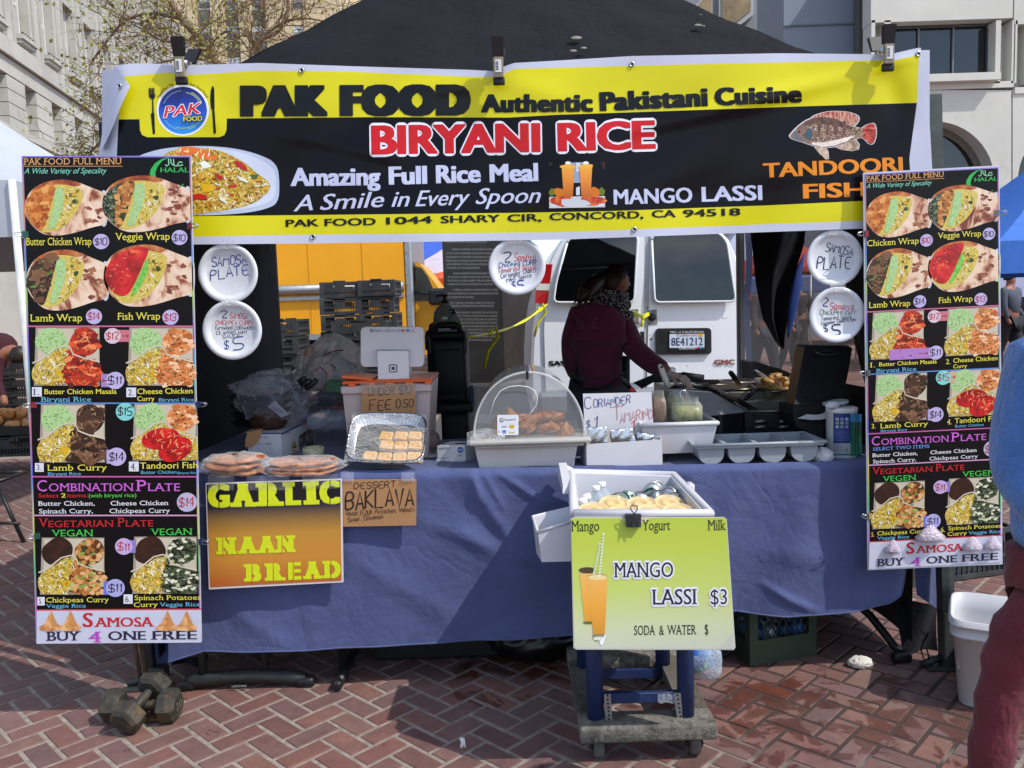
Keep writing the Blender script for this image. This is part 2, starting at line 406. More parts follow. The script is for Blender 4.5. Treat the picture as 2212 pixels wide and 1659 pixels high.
        for mm,sh in sets:
            for dx,dy in sh:
                put(base,fs,mm,L,dx,dy);L += dl
                for q,(xa,ya,xb,yb) in enumerate(srf):put([(xa,ya),(xb,ya),(xb,yb),(xa,yb)],[(0,1,2,3)] if yb > ya else [(3,2,1,0)],mm,L+dl*(.25+.2*(q % 3)),dx,dy)
        return s
    def hand(s,body,x0,y0,x1,y1,h,m,w=3.0,L=2,to='lettering',jit=.06,seed=3,shear=.08):
        """written with a marker, one stroke at a time"""
        rnd=random.Random(seed*97+len(body));n=len(body);adv=[(.62 if c == ' ' else .45 if c in 'Iil.,1' else 1.25 if c in 'MWmw' else 1.0) for c in body]
        tot=sum(adv);ll=math.hypot(x1-x0,y1-y0);ux,uy=(x1-x0)/ll,(y1-y0)/ll;q=0
        for c,a in zip(body,adv):
            st=STROKE.get(c) or STROKE.get(c.upper())
            if st:
                wd=a/tot*ll*.78;jx,jy=rnd.uniform(-jit,jit)*wd,rnd.uniform(-jit,jit)*h;sc=1+rnd.uniform(-jit,jit)
                for part in st.split('|'):
                    pts=[]
                    for p in part.split():
                        gx,gy=int(p[0])/4,int(p[1])/6
                        if c in 'Iil1.,':gx=.5+(gx-.5)*1.6 if a < 1 else gx
                        X=q/tot*ll+gx*wd+jx+shear*gy*h+rnd.uniform(-.02,.02)*wd;Y=(gy*sc)*h+jy+rnd.uniform(-.02,.02)*h
                        pts.append((x0+X*ux+Y*uy,y0+X*uy-Y*ux))
                    if len(pts) > 3:
                        q2=[pts[0]]
                        for i in range(1,len(pts)-1):
                            pa,pb,pc=pts[i-1],pts[i],pts[i+1]
                            q2 += [(pb[0]*.72+pa[0]*.28,pb[1]*.72+pa[1]*.28),(pb[0]*.72+pc[0]*.28,pb[1]*.72+pc[1]*.28)]
                        pts=q2+[pts[-1]]
                    s.stroke(pts,w,m,L+.05*rnd.random(),to)
            q += a
        return s
    def scatter(s,pl,n,cols,ln,w,L,to,seed=1,round_=False,amp=.12):
        """loose bits (grains, peas, lumps) inside an outline"""
        rnd=random.Random(seed);xs=[p[0] for p in pl];ys=[p[1] for p in pl];ms=[pr(c,.35) for c in cols];k=0;tries=0
        while k < n and tries < n*12:
            tries += 1;x,y=rnd.uniform(min(xs),max(xs)),rnd.uniform(min(ys),max(ys));c=False
            for (xa,ya),(xb,yb) in zip(pl,pl[1:]+pl[:1]):
                if (ya > y) != (yb > y) and x < (xb-xa)*(y-ya)/(yb-ya)+xa:c=not c
            if not c:continue
            m=ms[rnd.randrange(len(ms))];LL=L+.8*k/n;k += 1
            if round_:s.blob(x,y,ln*rnd.uniform(.7,1.15),w*rnd.uniform(.7,1.15),m,LL,to,9,amp,rnd.randrange(999))
            else:
                a=rnd.uniform(0,3.14);dx,dy=math.cos(a)*ln*.5,math.sin(a)*ln*.5;q=rnd.uniform(-.25,.25)*ln;s.stroke([(x-dx,y-dy),(x+dy*q/ln,y-dx*q/ln),(x+dx,y+dy)],[w*.6,w,w*.6],m,LL,to)
        return s
    def done(s,parent):
        return {k:b.build(k.split('#')[0],parent) for k,b in s.b.items()}
def flat(P0,n):
    P0=Vector(P0);n=Vector(n).normalized()
    if n.dot(CP-P0) < 0:n=-n
    return lambda u,v,L:onplane(u,v,P0+n*L,n)
def wallY(Y):return flat((0,Y,0),(0,-1,0))

# common surfaces
BLACK=mat('#15151a',.45,var=.25);BLACKM=mat('#101014',.6,var=.3,vs=20.0);NAVY=mat('#0d0f1c',.8,var=.25,vs=5.0,bump=.25,bs=40.0)
WHITEP=mat('#e6e6e6',.4,var=.04,vs=14.0);STEEL=mat('#b9bcc0',.28,1.0,var=.15,vs=30.0);DARKMETAL=mat('#3b3d3e',.5,.6,var=.25,vs=30.0,dirt='#6b675f',ds=30.0,dth=.62)
INK=pr('#0b0b10');YEL=pr('#f4ea1e');WHT=pr('#eceef6');CREAM=pr('#e9dd57')

# ================================================================== SETTING
# ------------------------------------------------------------------ ground: mortar bed, herringbone bricks, far paving
def brick_material():
    m=bpy.data.materials.new('brick');m.use_nodes=True;nt=m.node_tree;b=nt.nodes['Principled BSDF'];L=nt.links.new
    geo=nd(nt,'ShaderNodeNewGeometry');tc=nd(nt,'ShaderNodeTexCoord')
    rp=nd(nt,'ShaderNodeValToRGB');el=rp.color_ramp.elements
    st=[(0,'#6d4a43'),(.2,'#795048'),(.38,'#6c504f'),(.55,'#82594d'),(.72,'#745856'),(.86,'#664641'),(1,'#7c5d54')]
    while len(el) < len(st):el.new(.5)
    for e,(p,c) in zip(el,st):e.position=p;e.color=(*lin(c),1)
    L(geo.outputs['Random Per Island'],rp.inputs[0])
    n1_=nd(nt,'ShaderNodeTexNoise',Scale=11.0,Detail=8.0,Roughness=.72);L(tc.outputs['Object'],n1_.inputs['Vector'])
    mr=nd(nt,'ShaderNodeMapRange');mr.inputs['From Min'].default_value=.3;mr.inputs['From Max'].default_value=.72;mr.inputs['To Min'].default_value=.60;mr.inputs['To Max'].default_value=1.10
    L(n1_.outputs[0],mr.inputs[0])
    mu=nd(nt,'ShaderNodeMixRGB',blend_type='MULTIPLY');mu.inputs[0].default_value=1;L(rp.outputs[0],mu.inputs[1]);L(mr.outputs[0],mu.inputs[2])
    # pale scratches and flecks
    mp=nd(nt,'ShaderNodeMapping');mp.inputs['Scale'].default_value=(1,.35,1);mp.inputs['Rotation'].default_value=(0,0,.7);L(tc.outputs['Object'],mp.inputs['Vector'])
    v=nd(nt,'ShaderNodeTexNoise',Scale=140.0,Detail=3.0,Roughness=.8,Distortion=1.0);L(mp.outputs[0],v.inputs['Vector'])
    r2=nd(nt,'ShaderNodeMapRange');r2.inputs['From Min'].default_value=.6;r2.inputs['From Max'].default_value=.76;r2.inputs['To Max'].default_value=.5;L(v.outputs[0],r2.inputs[0])
    mx=nd(nt,'ShaderNodeMixRGB');mx.inputs[2].default_value=(*lin('#b08a7c'),1);L(r2.outputs[0],mx.inputs[0]);L(mu.outputs[0],mx.inputs[1])
    # spilled water: patches with edges of their own
    wn_=nd(nt,'ShaderNodeTexNoise',Scale=6.5,Detail=6.0,Roughness=.6,Distortion=.6);L(tc.outputs['Object'],wn_.inputs['Vector'])
    def spot(cx,cy,r):
        s=nd(nt,'ShaderNodeVectorMath',operation='DISTANCE');s.inputs[1].default_value=(cx,cy,0);L(tc.outputs['Object'],s.inputs[0])
        q=nd(nt,'ShaderNodeMapRange');q.inputs['From Min'].default_value=r;q.inputs['From Max'].default_value=0;q.inputs['To Max'].default_value=.26;L(s.outputs['Value'],q.inputs[0]);return q.outputs[0]
    acc=None
    for cx,cy,r in ((.85,2.75,.75),(1.35,2.62,.5),(-.02,3.08,.42),(-1.8,4.6,1.2),(.4,3.0,.5)):
        o=spot(cx,cy,r)
        if acc is None:acc=o
        else:
            a=nd(nt,'ShaderNodeMath',operation='MAXIMUM');L(acc,a.inputs[0]);L(o,a.inputs[1]);acc=a.outputs[0]
    a=nd(nt,'ShaderNodeMath',operation='ADD');L(wn_.outputs[0],a.inputs[0]);L(acc,a.inputs[1])
    wm=nd(nt,'ShaderNodeMapRange');wm.inputs['From Min'].default_value=.665;wm.inputs['From Max'].default_value=.70;L(a.outputs[0],wm.inputs[0])
    wc=nd(nt,'ShaderNodeMixRGB',blend_type='MULTIPLY');wc.inputs[2].default_value=(.62,.46,.40,1);L(wm.outputs[0],wc.inputs[0]);L(mx.outputs[0],wc.inputs[1])
    gm=nd(nt,'ShaderNodeTexVoronoi',Scale=5.5);L(tc.outputs['Object'],gm.inputs['Vector']);gr=nd(nt,'ShaderNodeMapRange');gr.inputs['From Min'].default_value=.085;gr.inputs['From Max'].default_value=.07;gr.inputs['To Max'].default_value=.55;L(gm.outputs['Distance'],gr.inputs[0])
    gx=nd(nt,'ShaderNodeSeparateColor');L(gm.outputs['Color'],gx.inputs[0]);gt=nd(nt,'ShaderNodeMath',operation='GREATER_THAN');gt.inputs[1].default_value=.72;L(gx.outputs[0],gt.inputs[0]);gf=nd(nt,'ShaderNodeMath',operation='MULTIPLY');L(gr.outputs[0],gf.inputs[0]);L(gt.outputs[0],gf.inputs[1])
    ge=nd(nt,'ShaderNodeMixRGB');ge.inputs[2].default_value=(*lin('#2c211f'),1);L(gf.outputs[0],ge.inputs[0]);L(wc.outputs[0],ge.inputs[1])
    gd_=nd(nt,'ShaderNodeTexNoise',Scale=1.7,Detail=5.0,Roughness=.6);L(tc.outputs['Object'],gd_.inputs['Vector']);gq=nd(nt,'ShaderNodeMapRange');gq.inputs['From Min'].default_value=.4;gq.inputs['From Max'].default_value=.65;gq.inputs['To Max'].default_value=.35;L(gd_.outputs[0],gq.inputs[0])
    gz_=nd(nt,'ShaderNodeMixRGB');gz_.inputs[2].default_value=(*lin('#75625c'),1);L(gq.outputs[0],gz_.inputs[0]);L(ge.outputs[0],gz_.inputs[1]);L(gz_.outputs[0],b.inputs['Base Color'])
    rr=nd(nt,'ShaderNodeMapRange');rr.inputs['To Min'].default_value=.72;rr.inputs['To Max'].default_value=.3;L(wm.outputs[0],rr.inputs[0]);L(rr.outputs[0],b.inputs['Roughness'])
    bp=nd(nt,'ShaderNodeBump',Strength=.35,Distance=.004);n4_=nd(nt,'ShaderNodeTexNoise',Scale=60.0,Detail=6.0,Roughness=.7);L(tc.outputs['Object'],n4_.inputs['Vector']);L(n4_.outputs[0],bp.inputs['Height']);L(bp.outputs[0],b.inputs['Normal'])
    return m
BRICK=brick_material()
def mortar_material():
    m=bpy.data.materials.new('mortar');m.use_nodes=True;nt=m.node_tree;b=nt.nodes['Principled BSDF'];L=nt.links.new
    b.inputs['Roughness'].default_value=.9;tc=nd(nt,'ShaderNodeTexCoord')
    n=nd(nt,'ShaderNodeTexNoise',Scale=30.0,Detail=6.0);L(tc.outputs['Object'],n.inputs['Vector'])
    rp=nd(nt,'ShaderNodeValToRGB');rp.color_ramp.elements[0].position=.3;rp.color_ramp.elements[0].color=(*lin('#766c63'),1);rp.color_ramp.elements[1].position=.7;rp.color_ramp.elements[1].color=(*lin('#978d83'),1);L(n.outputs[0],rp.inputs[0])
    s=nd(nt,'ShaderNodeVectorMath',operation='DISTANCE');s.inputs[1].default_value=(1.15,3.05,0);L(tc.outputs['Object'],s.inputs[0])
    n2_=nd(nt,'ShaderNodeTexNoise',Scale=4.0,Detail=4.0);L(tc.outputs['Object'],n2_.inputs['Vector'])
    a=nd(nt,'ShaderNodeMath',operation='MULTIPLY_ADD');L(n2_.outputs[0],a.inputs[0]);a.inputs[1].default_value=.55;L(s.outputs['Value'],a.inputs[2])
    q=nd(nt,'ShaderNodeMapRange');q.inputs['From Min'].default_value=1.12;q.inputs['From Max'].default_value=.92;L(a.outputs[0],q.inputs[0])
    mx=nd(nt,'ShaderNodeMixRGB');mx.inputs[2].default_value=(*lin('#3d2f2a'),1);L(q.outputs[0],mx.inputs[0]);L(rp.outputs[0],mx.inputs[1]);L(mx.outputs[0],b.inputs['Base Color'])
    return m
W_=.087;ang=math.radians(46.0);ca,sa=math.cos(ang),math.sin(ang)
mbb=MB();rb=random.Random(2)
mbb.add([(-9,.3,-.0035),(9,.3,-.0035),(9,11,-.0035),(-9,11,-.0035)],[(0,1,2,3)],mortar_material())
bv,bf=[],[]
def add_brick(i0,j0,wi,wj):
    g=.0050;x0,y0,x1,y1=i0*W_+g,j0*W_+g,(i0+wi)*W_-g,(j0+wj)*W_-g;dz=rb.uniform(-.0012,.0008);e=.004
    o=len(bv)
    for (x,y,z) in ((x0,y0,-.008),(x1,y0,-.008),(x1,y1,-.008),(x0,y1,-.008),(x0+e,y0+e,dz),(x1-e,y0+e,dz),(x1-e,y1-e,dz),(x0+e,y1-e,dz)):
        x += rb.uniform(-.0012,.0012);y += rb.uniform(-.0012,.0012);bv.append((x*ca-y*sa,2.7+x*sa+y*ca,z))
    for f in ((4,5,6,7),(0,1,5,4),(1,2,6,5),(2,3,7,6),(3,0,4,7)):bf.append([k+o for k in f])
for i in range(-105,106):
    for j in range(-105,106):
        x,y=(i+.5)*W_,(j+.5)*W_;wx,wy=x*ca-y*sa,2.7+x*sa+y*ca
        if wy < 1.3 or wy > 8.5 or abs(wx) > .78*wy+.6:continue
        t=(i-j) % 4
        if t == 0:add_brick(i,j,2,1)
        elif t == 3:add_brick(i,j,1,2)
mbb.add(bv,bf,BRICK)
pv=mbb.build('brick_paving',origin=(0,0,0));tag(pv,kind='structure')
far=mat('#7d5a50',.85,var=.3,vs=1.5,dirt='#9b8a7d',ds=.6,dth=.5)
g_=MB();g_.add([(-400,-60,-.02),(400,-60,-.02),(400,700,-.02),(-400,700,-.02)],[(0,1,2,3)],far)
tag(g_.build('ground',origin=(0,0,-.02)),kind='structure')

# ------------------------------------------------------------------ grey stone building receding on the left
STONE=mat('#b2b1aa',.85,var=.16,vs=.5,bump=.15,bs=12.0,dirt='#8c877c',ds=.7,dth=.58);STONE2=mat('#a9a8a1',.85,var=.14,vs=.8,bump=.1,bs=12.0)
DGLASS=mat('#15191d',.08,var=.1,spec=.8);FRAMEW=mat('#d4d4d0',.5,var=.05)
SP0=P(0,690,25);sdir=Vector((-.150,1,0)).normalized();snrm=Vector((sdir.y,-sdir.x,0))
def S(s,z,out=0.0):p=SP0+sdir*s+snrm*out;return Vector((p.x,p.y,z))
def sbox(m_,s0,s1,z0,z1,o0,o1,mt):
    m_.hexa([S(s0,z0,o1),S(s1,z0,o1),S(s1,z0,o0),S(s0,z0,o0)],[S(s0,z1,o1),S(s1,z1,o1),S(s1,z1,o0),S(s0,z1,o0)],mt)
bl=thing('stone_building','pale grey stone building with grooved piers and tall recessed windows','building',S(10,0))
w=MB();sbox(w,-14,42,0,7.45,-8,.1,STONE);sbox(w,-14,42,7.45,19,-8,-.62,STONE2)
for k in range(-6,18):
    s0=1.95+2.235*k;zb=7.45
    for zt in (7.53,7.93,8.36,8.79,9.22):
        if zt > zb:sbox(w,s0,s0+1.35,zb+.03,zt,-.6,0,STONE)
        zb=zt
    sbox(w,s0+.03,s0+1.32,7.45,9.25,-.6,-.05,STONE2)
    sbox(w,s0+.25,s0+1.3,10.36,19,-.6,-.12,STONE);sbox(w,s0+.42,s0+.55,10.36,19,-.12,-.06,STONE2);sbox(w,s0+1.05,s0+1.18,10.36,19,-.12,-.06,STONE2)
    sbox(w,s0+1.3,s0+2.485,10.36,10.72,-.6,-.14,STONE2);sbox(w,s0+1.3,s0+2.485,13.5,15,-.6,-.14,STONE2)
sbox(w,-14,42,9.25,9.78,-.6,.02,STONE)
w.build('wall',bl)
cb=MB();sbox(cb,-14,42,9.80,10.33,-.6,.16,STONE);sbox(cb,-14,42,7.30,7.5,.1,.3,STONE);sbox(cb,-14,42,9.78,9.81,-.6,.05,mat('#4a4740',.9));cb.build('cornice',bl)  # thin dark strip under the band is its shadow, put in as colour
for k in range(-2,13):
    s0=1.95+2.235*k
    sl=MB();sbox(sl,s0+1.28,s0+2.5,10.72,10.86,-.3,.12,STONE);sbox(sl,s0+1.32,s0+2.46,10.60,10.72,-.3,.05,STONE2)
    for q in range(5):sbox(sl,s0+1.5+q*.2,s0+1.56+q*.2,10.80+.06,10.99,-.02,.03,mat('#3a3a38',.7))
    wi=MB()
    sbox(wi,s0+1.38,s0+1.46,10.86,13.5,-.58,-.40,FRAMEW);sbox(wi,s0+2.33,s0+2.42,10.86,13.5,-.58,-.40,FRAMEW);sbox(wi,s0+1.46,s0+2.33,12.1,12.18,-.58,-.45,FRAMEW)
    f=wi.build('window',bl)
    pn=MB();sbox(pn,s0+1.46,s0+2.33,10.86,13.5,-.6,-.5,DGLASS);pn.build('pane',f)
    sl.build('sill',bl)
    wi=MB();sbox(wi,s0+2.12,s0+2.22,7.5,9.25,-.58,-.36,FRAMEW);sbox(wi,s0+1.36,s0+1.44,7.5,9.25,-.58,-.36,FRAMEW)
    f=wi.build('window',bl);pn=MB();sbox(pn,s0+1.44,s0+2.12,7.5,9.25,-.6,-.48,DGLASS);pn.build('pane',f)

# ------------------------------------------------------------------ cream brick tower block far behind
cT=crop(384,0,.1736)
TB=ramp_mat([(0,'#b3a182'),(.5,'#c8b693'),(1,'#d6c6a6')],3.5,'noise',.85,detail=8);SPAN=mat('#56594f',.6,var=.35,vs=1.2)
tw=thing('brick_tower','tall cream brick apartment tower behind the bare tree','building',P(500,700,70).to_tuple()[:2]+(0,))
def tpt(x,y,dy=0):p=P(*cT(x,y),70);return Vector((p.x,70+dy,p.z))
w=MB();xl=P(120,50,70).x;xr=tpt(2020,60).x
w.box(((xl+xr)/2,76,17),(xr-xl,11.4,42),TB)
cols=[(235,415),(585,760),(925,1100)]
edges_=[-1500]+[e for c in cols for e in c]+[1415,1570,2030]
for a,b_ in zip(edges_[0::2],edges_[1::2]):
    xa,xb=tpt(a,300).x,tpt(b_,300).x;w.box(((xa+xb)/2,70.15,17),(xb-xa,.3,42),TB)
w.build('wall',tw)
for ci,(a,b_) in enumerate(cols+[(1415,1570)]):
    for r in range(-1,4):
        y0=-80+r*395;xa,xb=tpt(a,y0).x,tpt(b_,y0).x;z1=tpt(a,y0).z;z0=tpt(a,y0+195).z;zs=tpt(a,y0+395).z
        f=MB();f.box(((xa+xb)/2,70.24,(z0+z1)/2),(xb-xa,.06,z1-z0),mat('#c9c5b8',.6));fo=f.build('window',tw)
        pn=MB();pn.box(((xa+xb)/2,70.17,z0+(z1-z0)*.25+.05),(xb-xa-.16,.06,(z1-z0)*.5-.2),mat('#4a5a66',.15));pn.box(((xa+xb)/2,70.17,z0+(z1-z0)*.75),(xb-xa-.16,.06,(z1-z0)*.5-.2),mat(['#b9c4d2','#a79fc0','#8d97a2','#aebac4'][(ci+r) % 4],.35));pn.build('pane',fo)
        s_=MB()
        s_.box(((xa+xb)/2,70.2,(z0+zs)/2),(xb-xa,.12,z0-zs-.12),SPAN if ci < 3 else TB);s_.build('spandrel',tw)

# ------------------------------------------------------------------ concrete building with arches, blue-grey wall beside it
cR=crop(1865.2,0,.1985);YC=28
CONC=mat('#c8c8c0',.8,var=.07,vs=.7,bump=.08,bs=20.0,dirt='#b3afa3',ds=.5,dth=.58);GLZ=mat('#0c0f14',.06,var=.2,spec=.9);BLUEG=mat('#75808c',.7,var=.08,vs=.4)
cbld=thing('concrete_building','pale concrete building with a dark ribbon window and an arched opening','building',(15,YC,0))
def cp(x,y):p=P(*cR(x,y),YC);return p.x,p.z
def cbx(m_,x0,y0,x1,y1,d0,d1,mt):
    xa,za=cp(x0,(y0+y1)/2);xb,_=cp(x1,(y0+y1)/2);_,z1=cp((x0+x1)/2,y0);_,z0=cp((x0+x1)/2,y1)
    m_.box(((xa+xb)/2,YC+(d0+d1)/2,(z0+z1)/2),(abs(xb-xa),abs(d1-d0),abs(z1-z0)),mt)
w=MB()
# wall panel cut round the window and the flutes: laid as butted blocks
for (x0,y0,x1,y1) in ((20,-900,1545,272),(20,272,60,945),(160,272,225,945),(225,855,1350,945),(1350,272,1405,945),(1525,272,1545,945),(20,945,1545,1012),(1560,-900,4200,272),(1560,272,1580,945),(1690,272,1740,945),(1740,855,2900,945),(1560,945,4200,1012),(2900,272,4200,945)):
    cbx(w,x0,y0,x1,y1,-.45,.2,CONC)
for (x0,x1) in ((60,160),(1405,1525),(1580,1690)):cbx(w,x0,272,x1,945,.05,.2,CONC)
def arch_panel(xa,xb,ac,ar):
    pts=[]
    for i in range(25):
        t=math.pi*i/24;pts.append((ac-ar*math.cos(t),1990-ar*math.sin(t)))
    poly=[(xa,1015),(xb,1015),(xb,2700),(pts[-1][0],2700)]+pts[::-1]+[(pts[0][0],2700),(xa,2700)]
    w.prism([Vector((cp(x,y)[0],YC-.40,cp(x,y)[1])) for x,y in poly],(0,.6,0),CONC)
arch_panel(20,1530,710,640);arch_panel(1545,3060,2240,640)
cbx(w,20,-1500,4200,3600,.55,5,mat('#5c5e5c',.8))
w.build('wall',cbld)
sl=MB();cbx(sl,225,868,1352,948,-.75,-.45,CONC);sl.build('sill',cbld)
def ribbon(x0,x1,mull):
    f=MB();cbx(f,x0,285,x1,300,-.02,.12,mat('#50565a',.5,.3));cbx(f,x0,838,x1,853,-.02,.12,mat('#50565a',.5,.3));cbx(f,x1-14,300,x1,838,-.02,.12,mat('#50565a',.5,.3))
    for x in mull:cbx(f,x,300,x+16,838,-.02,.12,mat('#6a7074',.5,.3))
    fo=f.build('window',cbld);p_=MB();cbx(p_,x0,300,x1-14,838,.06,.16,GLZ);p_.build('pane',fo)
ribbon(230,1352,(590,965));ribbon(1745,2900,(2100,2500))
ao=MB()
for ac in (710,2240):
    pts=[(ac-565*math.cos(math.pi*i/24),1990-565*math.sin(math.pi*i/24)) for i in range(25)]
    ao.prism([Vector((cp(x,y)[0],YC+.25,cp(x,y)[1])) for x,y in pts+[(ac+565,2700),(ac-565,2700)]],(0,.2,0),GLZ)
    rim=[(ac-640*math.cos(math.pi*i/24),1990-640*math.sin(math.pi*i/24)) for i in range(25)]
    for i in range(24):
        q=[rim[i],rim[i+1],pts[i+1],pts[i]];ao.prism([Vector((cp(x,y)[0],YC+.2,cp(x,y)[1])) for x,y in q],(0,.1,0),mat('#6b6a60',.8))
ao.build('arch_window',cbld)
sw=MB();xa,xb=P(1690,60,29).x,P(1867,60,29).x
sw.box(((xa+xb)/2+.05,30.5,7),(xb-xa,3,16),BLUEG);sw.box(((xa+xb)/2,28.97,10.55),(xb-xa,.05,.05),mat('#5c6670',.7));sw.build('side_wall',cbld)
gb=thing('grey_building','grey building with brown slanted windows behind the tent roof','building',(9,40,0));w=MB()
GREYB=mat('#83868a',.75,var=.08,vs=.4);BRN=ramp_mat([(0,'#6a5a42'),(1,'#a58f66')],2.0,'noise',.6)
x0,x1=P(1380,50,38).x,P(1660,50,38).x
w.box(((x0+x1)/2,40,9),(x1-x0,3,22),GREYB);w.box((P(1677,50,34).x,34.5,8),(.75,1,18),mat('#2b2f36',.5));w.build('wall',gb)
def slantwin(poly):
    q=[P(*c2(x,y),38.3) for x,y in poly];cz=sum((Vector(p) for p in q),Vector())/len(q)
    f=MB();f.prism([cz+(p-cz)*1.22 for p in q],(0,.3,0),mat('#a9abab',.7));fo=f.build('window',gb);p_=MB();p_.prism([p+Vector((0,-.05,0)) for p in q],(0,.05,0),BRN)
    p_.build('pane',fo)
slantwin([(195,72),(310,-60),(310,95),(285,115)]);slantwin([(375,-260),(548,-260),(548,66),(440,150),(375,108)])

# ------------------------------------------------------------------ bare tree on the left, branch by branch
BARK=mat('#75634f',.9,var=.35,vs=6.0,bump=.5,bs=30.0);YT=17.0
tr=thing('bare_tree','almost bare plane tree with curling brown branches above the banner','tree',(P(560,700,YT).x,YT,0))
tb=MB();rt=random.Random(11);tips=[]
def limb(pts,r0,r1,Y0=YT):
    q=[P(*(p[:2]),Y0+(p[2] if len(p) > 2 else 0)) for p in pts];out=[]
    for i in range(len(q)-1):
        p0,p1,p2,p3=q[max(i-1,0)],q[i],q[i+1],q[min(i+2,len(q)-1)]
        for k in range(5):
            t=k/5;out.append(.5*((2*p1)+(p2-p0)*t+(2*p0-5*p1+4*p2-p3)*t*t+(3*p1-p0-3*p2+p3)*t**3))
    out.append(q[-1]);n=len(out)
    r0,r1=r0*.55,r1*.55;tb.tube(out,[r0+(r1-r0)*i/(n-1) for i in range(n)],BARK,6);return out
def twigs(path,n,ln,r,depth=0):
    for _ in range(n):
        i=rt.randrange(1,len(path)-1);p=path[i];d=(path[i+1]-path[i-1]).normalized()
        a=Vector((rt.uniform(-1,1),rt.uniform(-.8,.8),rt.uniform(-.7,.9))).normalized();d=(d*.5+a).normalized();q=[p];l=ln*rt.uniform(.5,1.3)
        for k in range(5):
            d=(d+Vector((rt.uniform(-.6,.6),rt.uniform(-.5,.5),rt.uniform(-.45,.6)))*.75).normalized();q.append(q[-1]+d*l/5)
        tb.tube(q,[r*(1-.16*k) for k in range(6)],BARK,4,False);tips.append(q[-1]);tips.append(q[3])
        if depth < 2:twigs(q,3 if depth == 0 else 2,ln*.55,r*.55,depth+1)
base=limb([(640,720),(622,420),(605,250),(560,140)],.24,.15)
main=limb([(605,250),(520,160),(467,135),(427,80),(392,41),(361,-10)],.15,.11)
l2=limb([(560,140),(545,120),(563,85),(600,68),(622,20),(618,-30)],.11,.05)
l3=limb([(470,137),(455,100),(490,68),(520,85),(545,125)],.04,.03)
l4=limb([(392,41),(330,30),(270,45),(215,110),(195,140)],.07,.03)
l5=limb([(427,80),(360,90),(300,60),(240,20)],.05,.02)
l6=limb([(467,135),(400,125),(330,140),(260,160),(228,215)],.05,.02)
l7=limb([(563,85),(610,50),(660,40),(720,45),(760,10)],.05,.02)
l8=limb([(570,60),(565,20),(558,-20)],.05,.03)
l9=limb([(605,330,1),(420,300,1),(260,270,1),(205,320,1),(190,340,1)],.07,.02)
l10=limb([(260,270,1),(215,230,1),(195,190,1)],.03,.015)
for pth,n,ln in ((main,26,1.5),(l2,26,1.4),(l3,14,1.1),(l4,22,1.3),(l5,20,1.3),(l6,20,1.2),(l7,26,1.4),(l8,18,1.2),(l9,22,1.2),(l10,10,.8)):twigs(pth,n,ln,.012)
tb.build('trunk',tr)
lf=MB();LEAF=ramp_mat([(0,'#5d6427'),(.5,'#7c7f38'),(1,'#8c7a42')],3,'noise',.6)
for p in tips:
    if p.x > P(520,100,YT).x and rt.random() < .65:continue
    for _ in range(rt.choice((0,0,1,1,2))):
        c=p+Vector((rt.uniform(-.12,.12),rt.uniform(-.12,.12),rt.uniform(-.12,.12)));a=Vector((rt.uniform(-1,1),rt.uniform(-1,1),rt.uniform(-1,1))).normalized();b=a.orthogonal().normalized();s_=rt.uniform(.025,.06)
        lf.add([c-a*s_,c+b*s_*.6,c+a*s_,c-b*s_*.6],[(0,1,2,3)],LEAF)
lf.build('leaves',tr)

